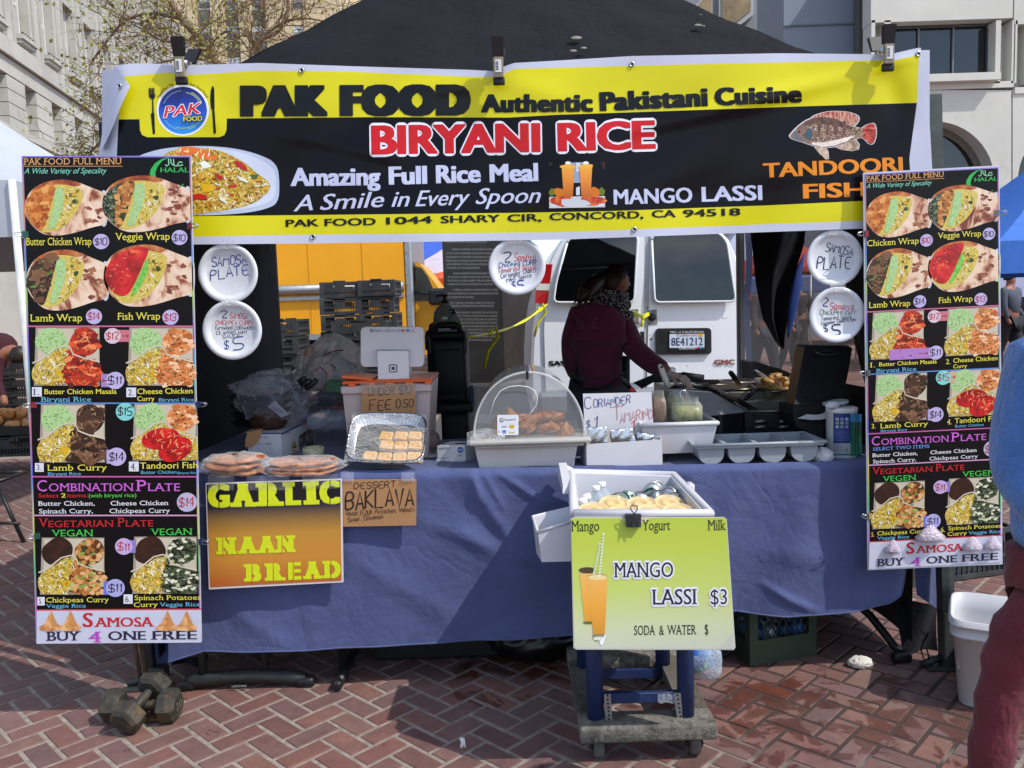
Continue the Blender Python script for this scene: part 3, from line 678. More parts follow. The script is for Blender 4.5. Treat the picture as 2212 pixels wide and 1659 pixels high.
# ------------------------------------------------------------------ dark stone monument with engraved text
YMO=11.5
MON=mat('#2a2724',.38,var=.35,vs=3.0,dirt='#3a3129',ds=2.0,dth=.55)
mo=thing('stone_monument','dark polished stone slab engraved with a declaration','monument',(P(1050,800,YMO).x,YMO,0))
ml,mc,mr_=P(962,700,YMO).x,P(1087,700,YMO).x,P(1152,700,YMO+.9).x
w=MB();w.prism([Vector((ml,YMO,.36)),Vector((mc,YMO,.36)),Vector((mr_,YMO+.9,.36)),Vector((ml,YMO+1.2,.36))][::-1],(0,0,4.2),MON)
w.build('slab',mo)
w=MB();w.box(((ml+mr_)/2,YMO+.4,.175),(mr_-ml+.4,1.8,.37),mat('#6d665c',.85,var=.2));w.build('plinth',mo)
sh=Sheet(wallY(YMO),n1,.004);ENG=pr('#8f8c86')
lines=[(103,1440,1750,'DEVELOPMENT OF FRIENDLY RELATIONS BETWEEN NATIONS'),(160,1482,1835,'WHEREAS THE PEOPLES OF THE UNITED NATIONS HAVE'),(190,1442,1835,'IN THE CHARTER REAFFIRMED THEIR FAITH IN FUNDAMENTAL'),(218,1442,1835,'HUMAN RIGHTS IN THE DIGNITY AND WORTH OF THE HUMAN'),(246,1442,1835,'PERSON AND IN THE EQUAL RIGHTS OF MEN AND WOMEN AND'),(273,1442,1835,'HAVE DETERMINED TO PROMOTE SOCIAL PROGRESS AND BETTER'),(300,1442,1700,'STANDARDS OF LIFE IN LARGER FREEDOM'),
 (342,1490,1835,'WHEREAS MEMBER STATES HAVE PLEDGED THEMSELVES'),(370,1450,1835,'TO ACHIEVE IN COOPERATION WITH THE UNITED NATIONS THE'),(397,1450,1835,'PROMOTION OF UNIVERSAL RESPECT FOR AND OBSERVANCE OF'),(424,1450,1800,'HUMAN RIGHTS AND FUNDAMENTAL FREEDOMS'),(466,1490,1835,'WHEREAS A COMMON UNDERSTANDING OF THESE'),(494,1455,1835,'RIGHTS AND FREEDOMS IS OF THE GREATEST IMPORTANCE FOR THE'),(522,1455,1655,'FULL REALIZATION OF THIS PLEDGE,'),
 (565,1470,1812,'NOW, THEREFORE, THE GENERAL ASSEMBLY PROCLAIMS THIS'),(590,1482,1806,'UNIVERSAL DECLARATION OF HUMAN RIGHTS'),(638,1470,1836,'AS A COMMON STANDARD OF ACHIEVEMENT FOR ALL PEOPLES AND'),(664,1470,1836,'ALL NATIONS, TO THE END THAT EVERY INDIVIDUAL AND EVERY'),(690,1470,1836,'ORGAN OF SOCIETY, KEEPING THIS DECLARATION CONSTANTLY'),(716,1470,1836,'IN MIND, SHALL STRIVE BY TEACHING AND EDUCATION TO PROMOTE'),
 (742,1470,1836,'RESPECT FOR THESE RIGHTS AND FREEDOMS AND BY PROGRESSIVE'),(768,1470,1836,'MEASURES, NATIONAL AND INTERNATIONAL, TO SECURE THEIR'),(795,1470,1840,'UNIVERSAL AND EFFECTIVE RECOGNITION AND OBSERVANCE, BOTH'),(820,1470,1840,'AMONG THE PEOPLES OF MEMBER STATES THEMSELVES AND AMONG'),(846,1470,1795,'THE PEOPLES OF TERRITORIES UNDER THEIR JURISDICTION.')]
for y,x0,x1,t in lines:sh.text(t,x0-80,y+5,x1-85,y+5,14 if not t.startswith('UNIV') else 17,ENG,1,off=.0)
sh.done(mo)

# ------------------------------------------------------------------ yellow box truck
YK=15.0
TY=mat('#f0a60c',.4,var=.06,vs=1.0);TYD=mat('#d99a10',.4,var=.1,vs=2.0);ALU=mat('#a4a8ab',.4,.8,var=.15)
tk=thing('box_truck','yellow box truck parked behind the stall, cab to the right','truck',(P(700,760,YK).x,YK,0))
X=lambda u:P(u,650,YK).x
Z=lambda u,v:P(u,v,YK).z
b1=MB();xa,xb=X(250),X(876);b1.box(((xa+xb)/2,YK+1.15,2.3),(xb-xa,2.3,2.7),TY)
for u in (671,787,520):b1.box((X(u),YK-.002,2.3),(.012,.012,2.6),TYD)
b1.build('cargo_box',tk)
t_=MB();t_.box(((X(876)+X(893))/2,YK+1.15,2.3),(X(893)-X(876),2.32,2.74),ALU,bev=.03)
for z in range(14):t_.lathe([(.018,0),(.0,.012)],(X(881),YK-.01,1.1+z*.19),STEEL,8,Matrix.Rotation(math.pi/2,3,'X'))
t_.build('corner_trim',tk)
r_=MB();zt=Z(640,626);r_.tube([(X(250),YK-.05,zt),(X(874),YK-.05,zt)],.09,ALU,10);r_.box(((X(250)+X(874))/2,YK-.02,zt-.16),(X(874)-X(250),.05,.06),ALU);r_.box(((X(250)+X(874))/2,YK-.02,.98),(X(874)-X(250),.06,.1),ALU);r_.build('rail',tk)
cabp=[n1(x,y) for x,y in ((1118,245),(1150,258),(1200,320),(1345,515),(1500,560),(1560,760),(1560,960),(1118,960))]
cb_=MB();cb_.prism([Vector((P(u,v,YK).x,YK+.2,P(u,v,YK).z)) for u,v in cabp],(0,1.8,0),TYD);cb_.build('cab',tk)
gw=MB();gw.prism([Vector((P(*n1(x,y),YK).x,YK+.185,P(*n1(x,y),YK).z)) for x,y in ((1122,282),(1165,296),(1215,365),(1292,545),(1122,548))],(0,.03,0),mat('#11161b',.12,var=.4,vs=3,spec=.5));gw.build('cab_window',tk)
gm=MB();p0=P(*n1(1315,515),YK);gm.box((p0.x,YK+.02,p0.z),(.42,.2,.3),BLACK,bev=.05);gm.tube([(p0.x-.5,YK+.19,p0.z+.12),(p0.x,YK+.1,p0.z)],.03,BLACK,6);gm.build('mirror',tk)
ch=MB();ch.box(((xa+xb)/2,YK+1.2,.72),(xb-xa,1.6,.4),mat('#0e0e0f',.8));ch.build('chassis',tk)
for wx in (X(623),X(1010)):
    wh=MB();Rz=Matrix.Rotation(math.pi/2,3,'X');wh.lathe([(.2,-.12),(.37,-.12),(.40,-.05),(.40,.1),(.2,.13)],(wx,YK+.25,.40),mat('#2c2b2a',.8),24,Rz);wo=wh.build('wheel',tk)
    rm=MB();rm.lathe([(.06,.14),(.10,.1),(.18,.09),(.21,.14)],(wx,YK+.25,.40),mat('#a8a79e',.5,.3),20,Rz);rm.build('rim',wo)

# ------------------------------------------------------------------ white van, rear end towards us
YV=7.4
VANW=mat('#e9ecf0',.3,var=.03,vs=2.0,coat=.4,dirt='#a9aba9',ds=2.2,dth=.66);VGL=mat('#07090b',.03,var=0,ior=1.55,spec=.6)
van=thing('white_van','white passenger van with two dark rear windows parked behind the stall','van',(P(1390,700,YV).x,YV,0))
def vp(x,y,d=0.0):p=P(*cG(x,y),YV);return Vector((p.x,YV+d,p.z))
half=[(262,1000),(262,760),(272,560),(298,400),(345,235),(385,140),(430,60),(500,10),(560,-14)]
right=[(1230,-20),(1300,10),(1350,60),(1390,150),(1425,260),(1450,400),(1464,560),(1468,760),(1468,1000)]
b1=MB();prof=half+right;n=len(prof);rings=[(0,0.94,-.03),(.0,1.0,.03),(0,1.0,3.2)]
cx,cz=vp(865,600).x,vp(865,600).z;vs=[]
for sc,d in ((.975,0),(1.0,.06),(1.0,3.4)):
    for x,y in prof:
        p=vp(x,y);vs.append(Vector((cx+(p.x-cx)*sc,YV+d,cz+(p.z-cz)*(sc if y < 990 else 1))))
fs=[tuple(range(n))]
for r in range(2):fs += [(r*n+i,(r+1)*n+i,(r+1)*n+i+1,r*n+i+1) for i in range(n-1)]
b1.add(vs,fs,VANW);b1.build('body',van)
def door(poly,win,nm='rear_door'):
    d_=MB();d_.prism([vp(x,y,-.022) for x,y in poly],(0,.025,0),VANW);do=d_.build(nm,van)
    w_=MB();w_.prism([vp(x,y,-.030-.05*(y-20)/380) for x,y in win],(0,.012,0),VGL);w_.build('window',do)
    s_=MB();n_=len(win);cxx=sum(p[0] for p in win)/n_;cyy=sum(p[1] for p in win)/n_
    q=[vp(x,y,-.026-.05*(y-20)/380) for x,y in win];q.append(q[0])
    s_.tube(q,.011,mat('#d9dcdf',.35),6);s_.build('window_seal',do);return do
def rounded(pts,r=14):
    out=[];n_=len(pts)
    for i,p in enumerate(pts):
        e=[]
        for q in (pts[i-1],pts[(i+1) % n_]):
            l=math.hypot(q[0]-p[0],q[1]-p[1]);k=min(r/l,.45);e.append((p[0]+(q[0]-p[0])*k,p[1]+(q[1]-p[1])*k))
        for t in (0,.25,.5,.75,1):out.append(tuple(e[0][d]*(1-t)**2+2*p[d]*t*(1-t)+e[1][d]*t*t for d in (0,1)))
    return out
d1=door([(350,240),(392,140),(440,58),(505,18),(880,10),(872,830),(345,900),(335,560)],rounded([(468,52),(842,38),(818,402),(384,402),(400,290)],30))
d2=door([(912,10),(1235,4),(1300,30),(1345,90),(1380,200),(1398,400),(1408,700),(1408,900),(892,900)],rounded([(918,36),(1282,24),(1325,75),(1366,396),(930,402)],30))
hg=MB();hg.prism([vp(x,y,-.012) for x,y in ((880,10),(912,10),(892,900),(872,900))],(0,.01,0),mat('#b4b6b4',.5,dirt='#4a4640',ds=12,dth=.6));hg.build('door_gap',van)
dark=mat('#1a1b1c',.5);worn=mat('#8f8f8a',.6,dirt='#2d2a26',ds=40,dth=.5)
for pl,nm in (([(808,440),(845,438),(848,520),(812,515)],'latch_scar'),([(898,445),(945,440),(950,520),(902,525)],'latch_scar')):
    q=MB();q.prism([vp(x,y,-.027) for x,y in pl],(0,.006,0),worn);q.build(nm,van)
q=MB();q.lathe([(.035,0),(.03,.012),(0,.014)],vp(920,482,-.028),dark,16,Matrix.Rotation(math.pi/2,3,'X'));q.box(vp(868,600,-.03),(.03,.02,.13),dark);q.build('lock',van)
for pl in ([(300,195),(380,195),(352,408),(286,405)],[(1404,180),(1440,180),(1462,390),(1425,395)]):
    q=MB();q.prism([vp(x,y,-.03) for x,y in pl],(0,.06,0),mat('#b3141c',.15,coat=.5));qo=q.build('tail_light',van)
    a,b_,c,d=pl;f=lambda t:((a[0]*(1-t)+d[0]*t,a[1]*(1-t)+d[1]*t),(b_[0]*(1-t)+c[0]*t,b_[1]*(1-t)+c[1]*t));u0,u1=f(.5);u2,u3=f(.67)
    q=MB();q.prism([vp(x,y,-.034) for x,y in (u0,u1,u3,u2)],(0,.02,0),mat('#d8d5cd',.2));q.build('reverse_lamp',qo)
hs=MB();hs.prism([vp(x,y,-.05) for x,y in rounded([(938,543),(1238,540),(1240,682),(940,686)],22)],(0,.03,0),mat('#17181a',.5));ho=hs.build('handle_plate',van)
q=MB();q.prism([vp(x,y,-.052) for x,y in ((962,560),(990,558),(990,625),(962,630))],(0,.004,0),mat('#050505',.7));q.build('handle',ho)
pf=MB();pf.prism([vp(x,y,-.060) for x,y in ((1008,556),(1216,556),(1216,662),(1008,664))],(0,.01,0),mat('#0c0c0d',.4));po=pf.build('licence_plate',van)
sh=Sheet(wallY(YV-.061),cG,.002)
sh.quad([(1018,575),(1208,573),(1208,648),(1018,650)],pr('#c9d4e4'),1);sh.text('8E41212',1028,637,1200,635,42,pr('#1b2a52'),2,off=.01)
sh.text('TEC of CALIFORNIA',1020,570,1206,568,11,pr('#dcdcdc'),1,off=.0);sh.text('OAKLAND',1070,658,1162,657,13,pr('#f0f0f0'),3,off=.0);sh.text('California',1058,587,1166,585,11,pr('#b02a30'),2,off=.0,shear=.3)
sh.quad([(1174,572),(1200,572),(1200,588),(1174,588)],pr('#e2a521'),2);sh.quad([(1160,650),(1180,644),(1184,650),(1162,656)],pr('#cc3333'),4);sh.quad([(1180,646),(1200,644),(1200,654),(1182,655)],pr('#3377bb'),4)
sh.done(po)
sh=Sheet(wallY(YV-.024),cG,.003);CH=mat('#2c2f33',.25,.7)
sh.text('SAVANA',362,746,580,742,24,CH,1,'model_lettering',off=.03,outline=(STEEL,.03));sh.text('GMC',1262,742,1372,741,27,mat('#8c1420',.3),2,'maker_lettering',off=.03,outline=(STEEL,.035));sh.done(van)
# rust chips on the doors
sh=Sheet(wallY(YV-.0235),cG,.001)
for x,y,r in ((918,602,7),(912,580,3),(1116,748,3),(1310,486,4),(1328,488,3),(900,430,6),(836,610,3)):sh.blob(x,y,r,r*.7,mat('#4c433a',.8),1,'paint_chip',n=9,seed=int(x))
sh.done(van)
bp_=MB();bp_.box((cx,YV-.12,.55),(1.9,.22,.2),mat('#8d9092',.35,.6),bev=.04);bp_.build('bumper',van)
for wx in (-.75,.75):
    wh=MB();wh.lathe([(.1,-.11),(.33,-.11),(.36,-.06),(.36,.06),(.33,.11),(.1,.11)],(cx+wx,YV+.6,.36),mat('#161616',.8),24,Matrix.Rotation(math.pi/2,3,'Y'));wh.build('wheel',van)

# yellow caution tape from the urn stand to the van
CT=mat('#e3df1f',.4,var=.1)
tp=MB();a=P(*n1(1505,826),4.6);b_=P(*n1(2125,570),7.36);pts=[a.lerp(b_,t/14)+Vector((0,0,-.06*math.sin(math.pi*t/14))) for t in range(15)]
tp.tube(pts,[.016+.006*math.sin(t*1.7) for t in range(15)],CT,6,True,.35)
for t,l in ((3,.22),(12,.22)):
    p=pts[t];tp.tube([p,p+Vector((.03,-.01,.05)),p+Vector((.05,0,-.02)),p+Vector((-.02,0,-l*.5)),p+Vector((-.05,0,-l))],.011,CT,5,True,.3)
    tp.lathe([(.0,-.025),(.028,0),(0,.03)],p,CT,8)
o=tp.build('caution_tape');tag(o,'yellow caution tape strung from the stall to the white van','tape')
# twist of the same tape through the van's door latches
tp=MB();c=vp(866,478,-.05)
for q in range(4):tp.tube([c+Vector((-.07,.01,.01+q*.012)),c+Vector((0,-.03,-.02+q*.01)),c+Vector((.06,.01,.01+q*.008))],.009,CT,5,True,.5)
tp.tube([c,c+Vector((.0,-.02,-.05)),c+Vector((-.02,-.02,-.09))],.012,CT,5,True,.4)
o=tp.build('tape_knot');tag(o,'twisted yellow tape tying the van rear doors shut','tape')

# ------------------------------------------------------------------ stacked black harvest crates
def crate_mesh(w,d,h,m_,slots=5,rows=3):
    q=MB();t=.012
    for sx in (-1,1):
        for sy in (-1,1):q.box((sx*(w/2-.02),sy*(d/2-.02),h/2),(.04,.04,h-.004),m_)
    q.box((0,0,.008),(w-.02,d-.02,.012),m_)
    for sy in (-1,1):
        for z in (.016,h*.42,h-.014):q.box((0,sy*(d/2-.008),z),(w-.08,.014,.022 if z > h*.8 or z < .03 else .014),m_)
        for k in range(slots*3):
            x=-w/2+.05+(w-.1)*k/(slots*3-1);q.box((x,sy*(d/2-.011),h*.36),(.007,.008,h*.70),m_)
        q.box((0,sy*(d/2-.009),h*.62),(w*.26,.013,h*.34),m_);q.box((0,sy*(d/2-.009),h-.004),(w*.3,.016,.024),m_)
    for sx in (-1,1):
        for z in (.016,h*.42,h-.014):q.box((sx*(w/2-.008),0,z),(.014,d-.08,.02),m_)
        for k in range(slots*3):q.box((sx*(w/2-.011),-d/2+.05+(d-.1)*k/(slots*3-1),h*.45),(.008,.007,h*.85),m_)
    return q
CRT=mat('#37383a',.55,var=.4,vs=8.0,dirt='#4c4a47',ds=9.0,dth=.55)
ordn=['topmost','second from top','third from top','fourth from top','fifth from top','sixth from top','seventh from top','eighth from top','ninth from top','tenth from top','eleventh from top','lowest']
def crate_stack(cx_,Y,ztop,n_,w,d,h,where,step=None,jig=.012):
    proto=None
    for k in range(n_):
        z=ztop-(k+1)*h
        if proto is None:
            proto=crate_mesh(w,d,h,CRT).build('harvest_crate',origin=(0,0,0));tag(proto,None,'crate','black harvest crates stacked in front of the truck');o=proto
        else:o=proto.copy();COL.objects.link(o)
        o.location=(cx_+rb.uniform(-jig,jig),Y+rb.uniform(-jig,jig),z);o.rotation_euler=(0,0,rb.uniform(-.02,.02))
        o['label']='black slatted crate, %s in the stack %s' % (ordn[min(k,11)],where)
YS=7.0;zt=P(768,607,YS).z;hh=(zt)/12
crate_stack(P(731,650,YS).x,YS+.2,zt,12,.335,.4,hh,'at the left, before the truck')
crate_stack(P(812,650,YS).x,YS+.2,zt+.005,12,.31,.4,hh,'at the right, before the truck')
z2=P(780,692,6.4).z;h2=z2/9
crate_stack(P(779,720,6.4).x,6.45,z2,9,.42,.3,h2,'standing in front of the other two')
z3=P(613,690,6.6).z;h3=z3/10
crate_stack(P(607,740,6.6).x,6.7,z3,10,.30,.4,h3,'beside the left rear tent pole')
# emblem on the nearest crate
# ------------------------------------------------------------------ neighbouring stalls, far tents, passers-by
TWH=mat('#aeb3bc',.6,var=.05,vs=2.0); 
def pop_tent(name,label,cx_,cy_,w,d,ze,zp,m_,val=.28,leg=None):
    t=thing(name,label,'tent',(cx_,cy_,0));r=MB();a=Vector((cx_,cy_,zp));cs=[Vector((cx_+sx*w/2,cy_+sy*d/2,ze)) for sx,sy in ((-1,-1),(1,-1),(1,1),(-1,1))]
    for i in range(4):
        p,q=cs[i],cs[(i+1) % 4]
        f=lambda s,t_,p=p,q=q:(p.lerp(q,s)).lerp(a,t_)-Vector((0,0,.12*math.sin(math.pi*t_)))
        r.grid(f,6,6,m_)
    r.build('roof',t);v=MB()
    for i in range(4):
        p,q=cs[i],cs[(i+1) % 4];v.add([p,q,q-Vector((0,0,val)),p-Vector((0,0,val))],[(0,1,2,3)],m_)
    v.build('valance',t)
    for p in cs:
        l=MB();l.tube([(p.x,p.y,0),(p.x,p.y,ze)],.022,leg or mat('#b9bbba',.5,.3),6);l.build('leg',t)
    return t
pc=P(30,440,4.5);pop_tent('market_tent','white market tent beside the grey stone building',pc.x-1.5,6.0,3.0,3.0,P(30,388,4.5).z,3.25,TWH,.30,mat('#d0d2cf',.5))
# crisp white pole front leg is part of that tent; onions and crates of the same stall
q=MB();tx0=P(66,900,7.6).x;tz=max(P(40,932,7.6).z,.25)
st_=MB();st_.box((tx0-.5,7.85,tz-.025),(1.0,.5,.03),mat('#25201c',.6),bev=.008)
so=thing('onion_tray','shallow dark tray heaped with onions at the neighbouring stall','tray',(tx0-.5,7.85,tz-.04));st_.box((tx0-.5,7.6,tz+.01),(1.0,.02,.08),mat('#25201c',.6));st_.box((tx0-.01,7.85,tz+.01),(.02,.5,.08),mat('#25201c',.6));st_.build('pan',so)
ON=ramp_mat([(0,'#a8622c'),(.5,'#c98d52'),(1,'#dcb184')],14,'noise',.4)
onp=MB();onp.lathe([(.0,-.038),(.022,-.034),(.038,-.015),(.042,.005),(.032,.028),(.012,.042),(.006,.055),(0,.062)],(0,0,0),ON,12);op=onp.build('onion',origin=(0,0,0));ro=random.Random(4);first=True
for k in range(46):
    o=op if first else op.copy()
    if not first:COL.objects.link(o)
    first=False;lay=0 if k < 24 else 1 if k < 38 else 2
    o.location=(tx0-.06-ro.random()*(.8-.15*lay),7.65+ro.random()*(.38-.1*lay)+.04*lay,tz+.035+.055*lay+ro.random()*.01);o.scale=(1.3,1.3,1.3);o.rotation_euler=(ro.uniform(-1.2,1.2),ro.uniform(-1.2,1.2),ro.random()*6)
    tag(o,'brown onion lying in the heap on the dark tray','onion','onions heaped on the tray')
c0=crate_mesh(.6,.4,.20,CRT,6).build('vegetable_crate',origin=(0,0,0));tag(c0,None,'crate','black crates of the onion stall')
cx9=P(47,800,9.3).x
for i,(x,y,z,lb) in enumerate(((tx0-.32,7.85,tz-.245,'black slatted crate directly under the onion tray'),)+tuple((cx9,9.4,.205*n_,'black slatted crate %s beside the bending person' % w_) for n_,w_ in enumerate(('lowest','second up','third up','fourth up','topmost')))):
    o=c0 if i == 0 else c0.copy()
    if i:COL.objects.link(o)
    o.location=(x,y,z);o['label']=lb
# folding stand at the left edge
fs_=MB();a=G(52,1172);b_=P(-10,1040,a.y+.05);fs_.tube([a,b_],.013,BLACK,8);m_=P(42,1131,a.y+.01);fs_.tube([m_,P(-40,1128,a.y+.02)],.010,BLACK,8);t0=P(-60,1040,a.y+.05)
fs_.tube([G(-130,1172),P(-70,1040,a.y+.05)],.013,BLACK,8);fs_.tube([b_+Vector((.02,0,0)),P(-90,1040,a.y+.05)],.014,BLACK,8);fs_.tube([P(-90,1040,a.y+.05)+Vector((0,.3,0)),b_+Vector((.02,.3,0))],.014,BLACK,8);fs_.tube([b_+Vector((.02,.0,0)),b_+Vector((.02,.3,0))],.014,BLACK,8);fs_.tube([P(-90,1040,a.y+.05)+Vector((0,0,0)),P(-90,1040,a.y+.05)+Vector((0,.3,0))],.014,BLACK,8)
tag(fs_.build('folding_stand'),'black metal folding stand leg at the left edge of the paving','stand')

pop_tent('market_tent','deep blue market tent just right of the right menu board',P(2155,560,9).x+1.6,10.5,3.2,3,P(2180,520,9).z,P(2300,300,10).z,mat('#2a62b5',.6),.35)
pop_tent('market_tent','lavender white market tent beyond the deep blue tent',P(2100,560,15).x+1.2,16.5,5,3,P(2180,600,15).z,P(2180,510,16).z,mat('#a9aecb',.6),.35)
pop_tent('market_tent','bright blue market tent seen past the truck cab',P(905,560,24).x-.4,26,4.5,3,P(920,556,24).z,6.4,mat('#3a5fc4',.6),.6)
pop_tent('market_tent','pale grey market tent between the truck cab and the monument',P(945,590,21).x+.9,22.5,4.0,3,P(930,590,21).z,3.6,mat('#b7aebb',.6),.25)
pop_tent('market_tent','orange market tent low behind the truck cab',P(945,600,18.5).x+.8,20,3.6,3,P(930,602,18.5).z,2.6,mat('#c8521f',.6),.55)
pop_tent('market_tent','red market tent seen through the gap beside the hanging black cloth',P(1742,540,17).x,18.5,2.2,2.6,P(1740,575,17).z,P(1740,515,18).z+.2,mat('#9e2a26',.7),.1)
pop_tent('market_tent','dusky blue market tent beyond the half wall of the stall',P(1740,590,24).x+1.4,25,7,3,P(1740,600,24).z,3.0,mat('#4b5d86',.7),.4)
pop_tent('market_tent','pale market tent far beyond the van right side',P(1640,560,26).x,27.5,3,3,P(1640,560,26).z,4.0,mat('#8f96ab',.7),.4)
SKIN=mat('#8a5a45',.55,var=.1,sss=.05);HAIR=mat('#241811',.5,var=.4,vs=60.0)
def simple_person(cx_,cy_,h,shirt,legs,label,face=0.0,stride=.18,arm=.1):
    t=thing('person',label,'person',(cx_,cy_,0),None);k=h/1.7;c,s_=math.cos(face),math.sin(face)
    def W(x,y,z):return Vector((cx_+(x*c-y*s_)*k,cy_+(x*s_+y*c)*k,z*k))
    J=[(W(0,0,.95),.13*k),(W(0,0,1.15),.125*k),(W(0,0,1.38),.14*k),(W(0,0,1.48),.06*k),(W(0,-.02,1.56),.08*k),(W(0,-.01,1.64),.085*k),
         (W(.09,0,.88),.10*k),(W(.11,-stride*.5,.48),.065*k),(W(.11,-stride,.09),.042*k),(W(.11,-stride-.12,.035),.035*k),
         (W(-.09,0,.88),.10*k),(W(-.11,stride*.4,.48),.065*k),(W(-.11,stride,.09),.042*k),(W(-.11,stride-.12,.035),.035*k),
         (W(.19,0,1.40),.06*k),(W(.25,arm*.5,1.14),.045*k),(W(.24,-.12,.92),.033*k),(W(.24,-.17,.84),.03*k),(W(-.19,0,1.40),.06*k),(W(-.25,-arm*.5,1.14),.045*k),(W(-.24,-.12,.92),.033*k),(W(-.24,-.17,.84),.03*k)]
    E_=[(0,1),(1,2),(2,3),(3,4),(4,5),(0,6),(6,7),(7,8),(8,9),(0,10),(10,11),(11,12),(12,13),(2,14),(14,15),(15,16),(16,17),(2,18),(18,19),(19,20),(20,21)]
    skin_mesh('body',J,E_,SKIN,t,sub=1)
    skin_mesh('shirt',[(J[i][0],J[i][1]*1.35) for i in (0,1,2,14,15,16,18,19,20)],[(0,1),(1,2),(2,3),(3,4),(4,5),(2,6),(6,7),(7,8)],mat(shirt,.85),t,sub=1)
    skin_mesh('trousers',[(J[i][0],J[i][1]*1.35) for i in (0,6,7,8,10,11,12)],[(0,1),(1,2),(2,3),(0,4),(4,5),(5,6)],mat(legs,.85),t,sub=1)
    hb=MB();hb.lathe([(0,.10),(.06,.09),(.095,.03),(.098,-.03),(.085,-.07)],W(0,.012,1.645),HAIR,12);hb.build('hair',t)
    return t
for u,Y,h,sc,lc,lb,fa in ((1650,13,1.7,'#3a3030','#20222a','far passer-by in a dark jacket seen beside the left edge of the hanging cloth',.4),(1722,16,1.72,'#2c2c33','#1d1d22','far passer-by in black walking beneath the dusky blue tent',2.6),
    (1705,15,1.6,'#3a3f55','#1a1d26','far passer-by in a slate shirt beyond the hanging cloth tip',1.0),(2180,14,1.7,'#434a58','#1f232b','far passer-by in a slate jacket right of the right menu board',.5),(2198,18,1.7,'#5f7fb8','#23262e','far passer-by in a pale blue top right of the right menu board',2.0),(2168,20,1.7,'#3b3b40','#17181c','far passer-by in grey beneath the lavender tent',4.0)):
    simple_person(P(u,700,Y).x,Y,h,sc,lc,lb,fa)
# person in maroon bending over the next stall
bt=thing('person','person in a maroon jumper bending over crates at the next stall','person',(P(12,800,8.8).x,8.8,0))
bx0=P(18,800,8.8).x-.05
J=[(Vector((bx0-.35,8.90,.92)),.16),(Vector((bx0-.12,8.82,1.14)),.18),(Vector((bx0+.08,8.75,1.20)),.17),(Vector((bx0+.2,8.70,1.10)),.07),(Vector((bx0+.28,8.65,1.04)),.09),(Vector((bx0+.04,8.65,1.0)),.07),(Vector((bx0+.06,8.55,.80)),.055),(Vector((bx0+.16,8.50,.62)),.04),(Vector((bx0+.18,8.48,.56)),.035),
     (Vector((bx0-.38,8.80,.8)),.12),(Vector((bx0-.36,8.80,.45)),.08),(Vector((bx0-.38,8.85,.08)),.05),(Vector((bx0-.42,9.00,.8)),.12),(Vector((bx0-.42,9.02,.45)),.08),(Vector((bx0-.44,9.05,.08)),.05)]
skin_mesh('body',J,[(0,1),(1,2),(2,3),(3,4),(2,5),(5,6),(6,7),(7,8),(0,9),(9,10),(10,11),(0,12),(12,13),(13,14)],SKIN,bt,sub=2)
skin_mesh('jumper',[(p,r*1.12) for p,r in (J[0],J[1],J[2],J[5],J[6],J[7])],[(0,1),(1,2),(2,3),(3,4),(4,5)],mat('#3a1420',.9,var=.2),bt,sub=2)
skin_mesh('trousers',[(p,r*1.15) for p,r in (J[0],J[9],J[10],J[11],J[12],J[13],J[14])],[(0,1),(1,2),(2,3),(0,4),(4,5),(5,6)],mat('#15161c',.9),bt,sub=2)
hb=MB();hb.lathe([(0,.11),(.07,.09),(.10,.03),(.1,-.03),(.08,-.07)],J[4][0]+Vector((0,0,.02)),HAIR,14);hb.build('hair',bt)

# ================================================================== THE STALL
def interp(tab):
    def f(u):
        if u <= tab[0][0]:return tab[0][1]
        for (a,b),(c,d) in zip(tab,tab[1:]):
            if u <= c:return b+(d-b)*(u-a)/(c-a)
        return tab[-1][1]
    return f
# ------------------------------------------------------------------ black canopy
ROOF=mat('#090b11',.8,spec=.25,var=.22,vs=2.5,bump=.3,bs=16.0,dirt='#0f121a',ds=3.0,dth=.55)
POLE=mat('#202127',.45,.4,var=.25,vs=20.0)
ct=thing('canopy_tent','black pop-up canopy over the food stall, bird droppings on its roof','canopy',(.05,4.3,0))
FL,FR=Vector((-1.42,3.03,2.10)),Vector((1.53,3.03,2.10));BLc,BRc=P(597,700,5.4),P(1600,700,5.6);BLc.z=BRc.z=2.14
AP=Vector((.05,4.35,3.37))
r_=MB()
def roof_face(p,q):
    def f(s,t):
        b0=p.lerp(q,s)-Vector((0,0,.03*math.sin(math.pi*s)));v=b0.lerp(AP,t);sag=.05*math.sin(math.pi*t**.85)*(1-.25*math.sin(math.pi*s))
        wr=.006*math.sin(s*37+t*9)*(1-t)+.004*math.sin(t*41+s*13);return v-Vector((0,0,sag-wr))
    r_.grid(f,40,30,ROOF)
for p,q in ((FL,FR),(FR,BRc),(BRc,BLc),(BLc,FL)):roof_face(p,q)
r_.build('roof',ct)
def roof_pt(u,v):
    best=None
    for i in range(200):
        y=3.03+i*.007;p=P(u,v,y);t=(y-3.03)/(AP.y-3.03);z=2.10+(AP.z-2.10)*t-.05*math.sin(math.pi*t**.85)
        if best is None or abs(p.z-z) < best[0]:best=(abs(p.z-z),p)
    return best[1]+Vector((0,-.012,.012))
q=MB()
for x,y,r in ((225,180,13),(240,118,5),(258,186,6)): 
    c=roof_pt(*c2(x,y));q.lathe([(.0,0),(r*.0009,.001),(r*.0006,.004),(0,.005)],c,mat('#77746b',.8,var=.3,vs=60),9,Matrix.Rotation(.75,3,'X'),sx=1.5)
for x,y,r in ((330,20,14),(365,70,8),(315,84,9)):
    c=roof_pt(*cE(x,y));q.lathe([(.0,0),(r*.0011,.001),(r*.0008,.004),(0,.005)],c,mat('#77746b',.8,var=.3,vs=60),9,Matrix.Rotation(.75,3,'X'),sx=1.6)
q.build('dropping',ct)
v_=MB()
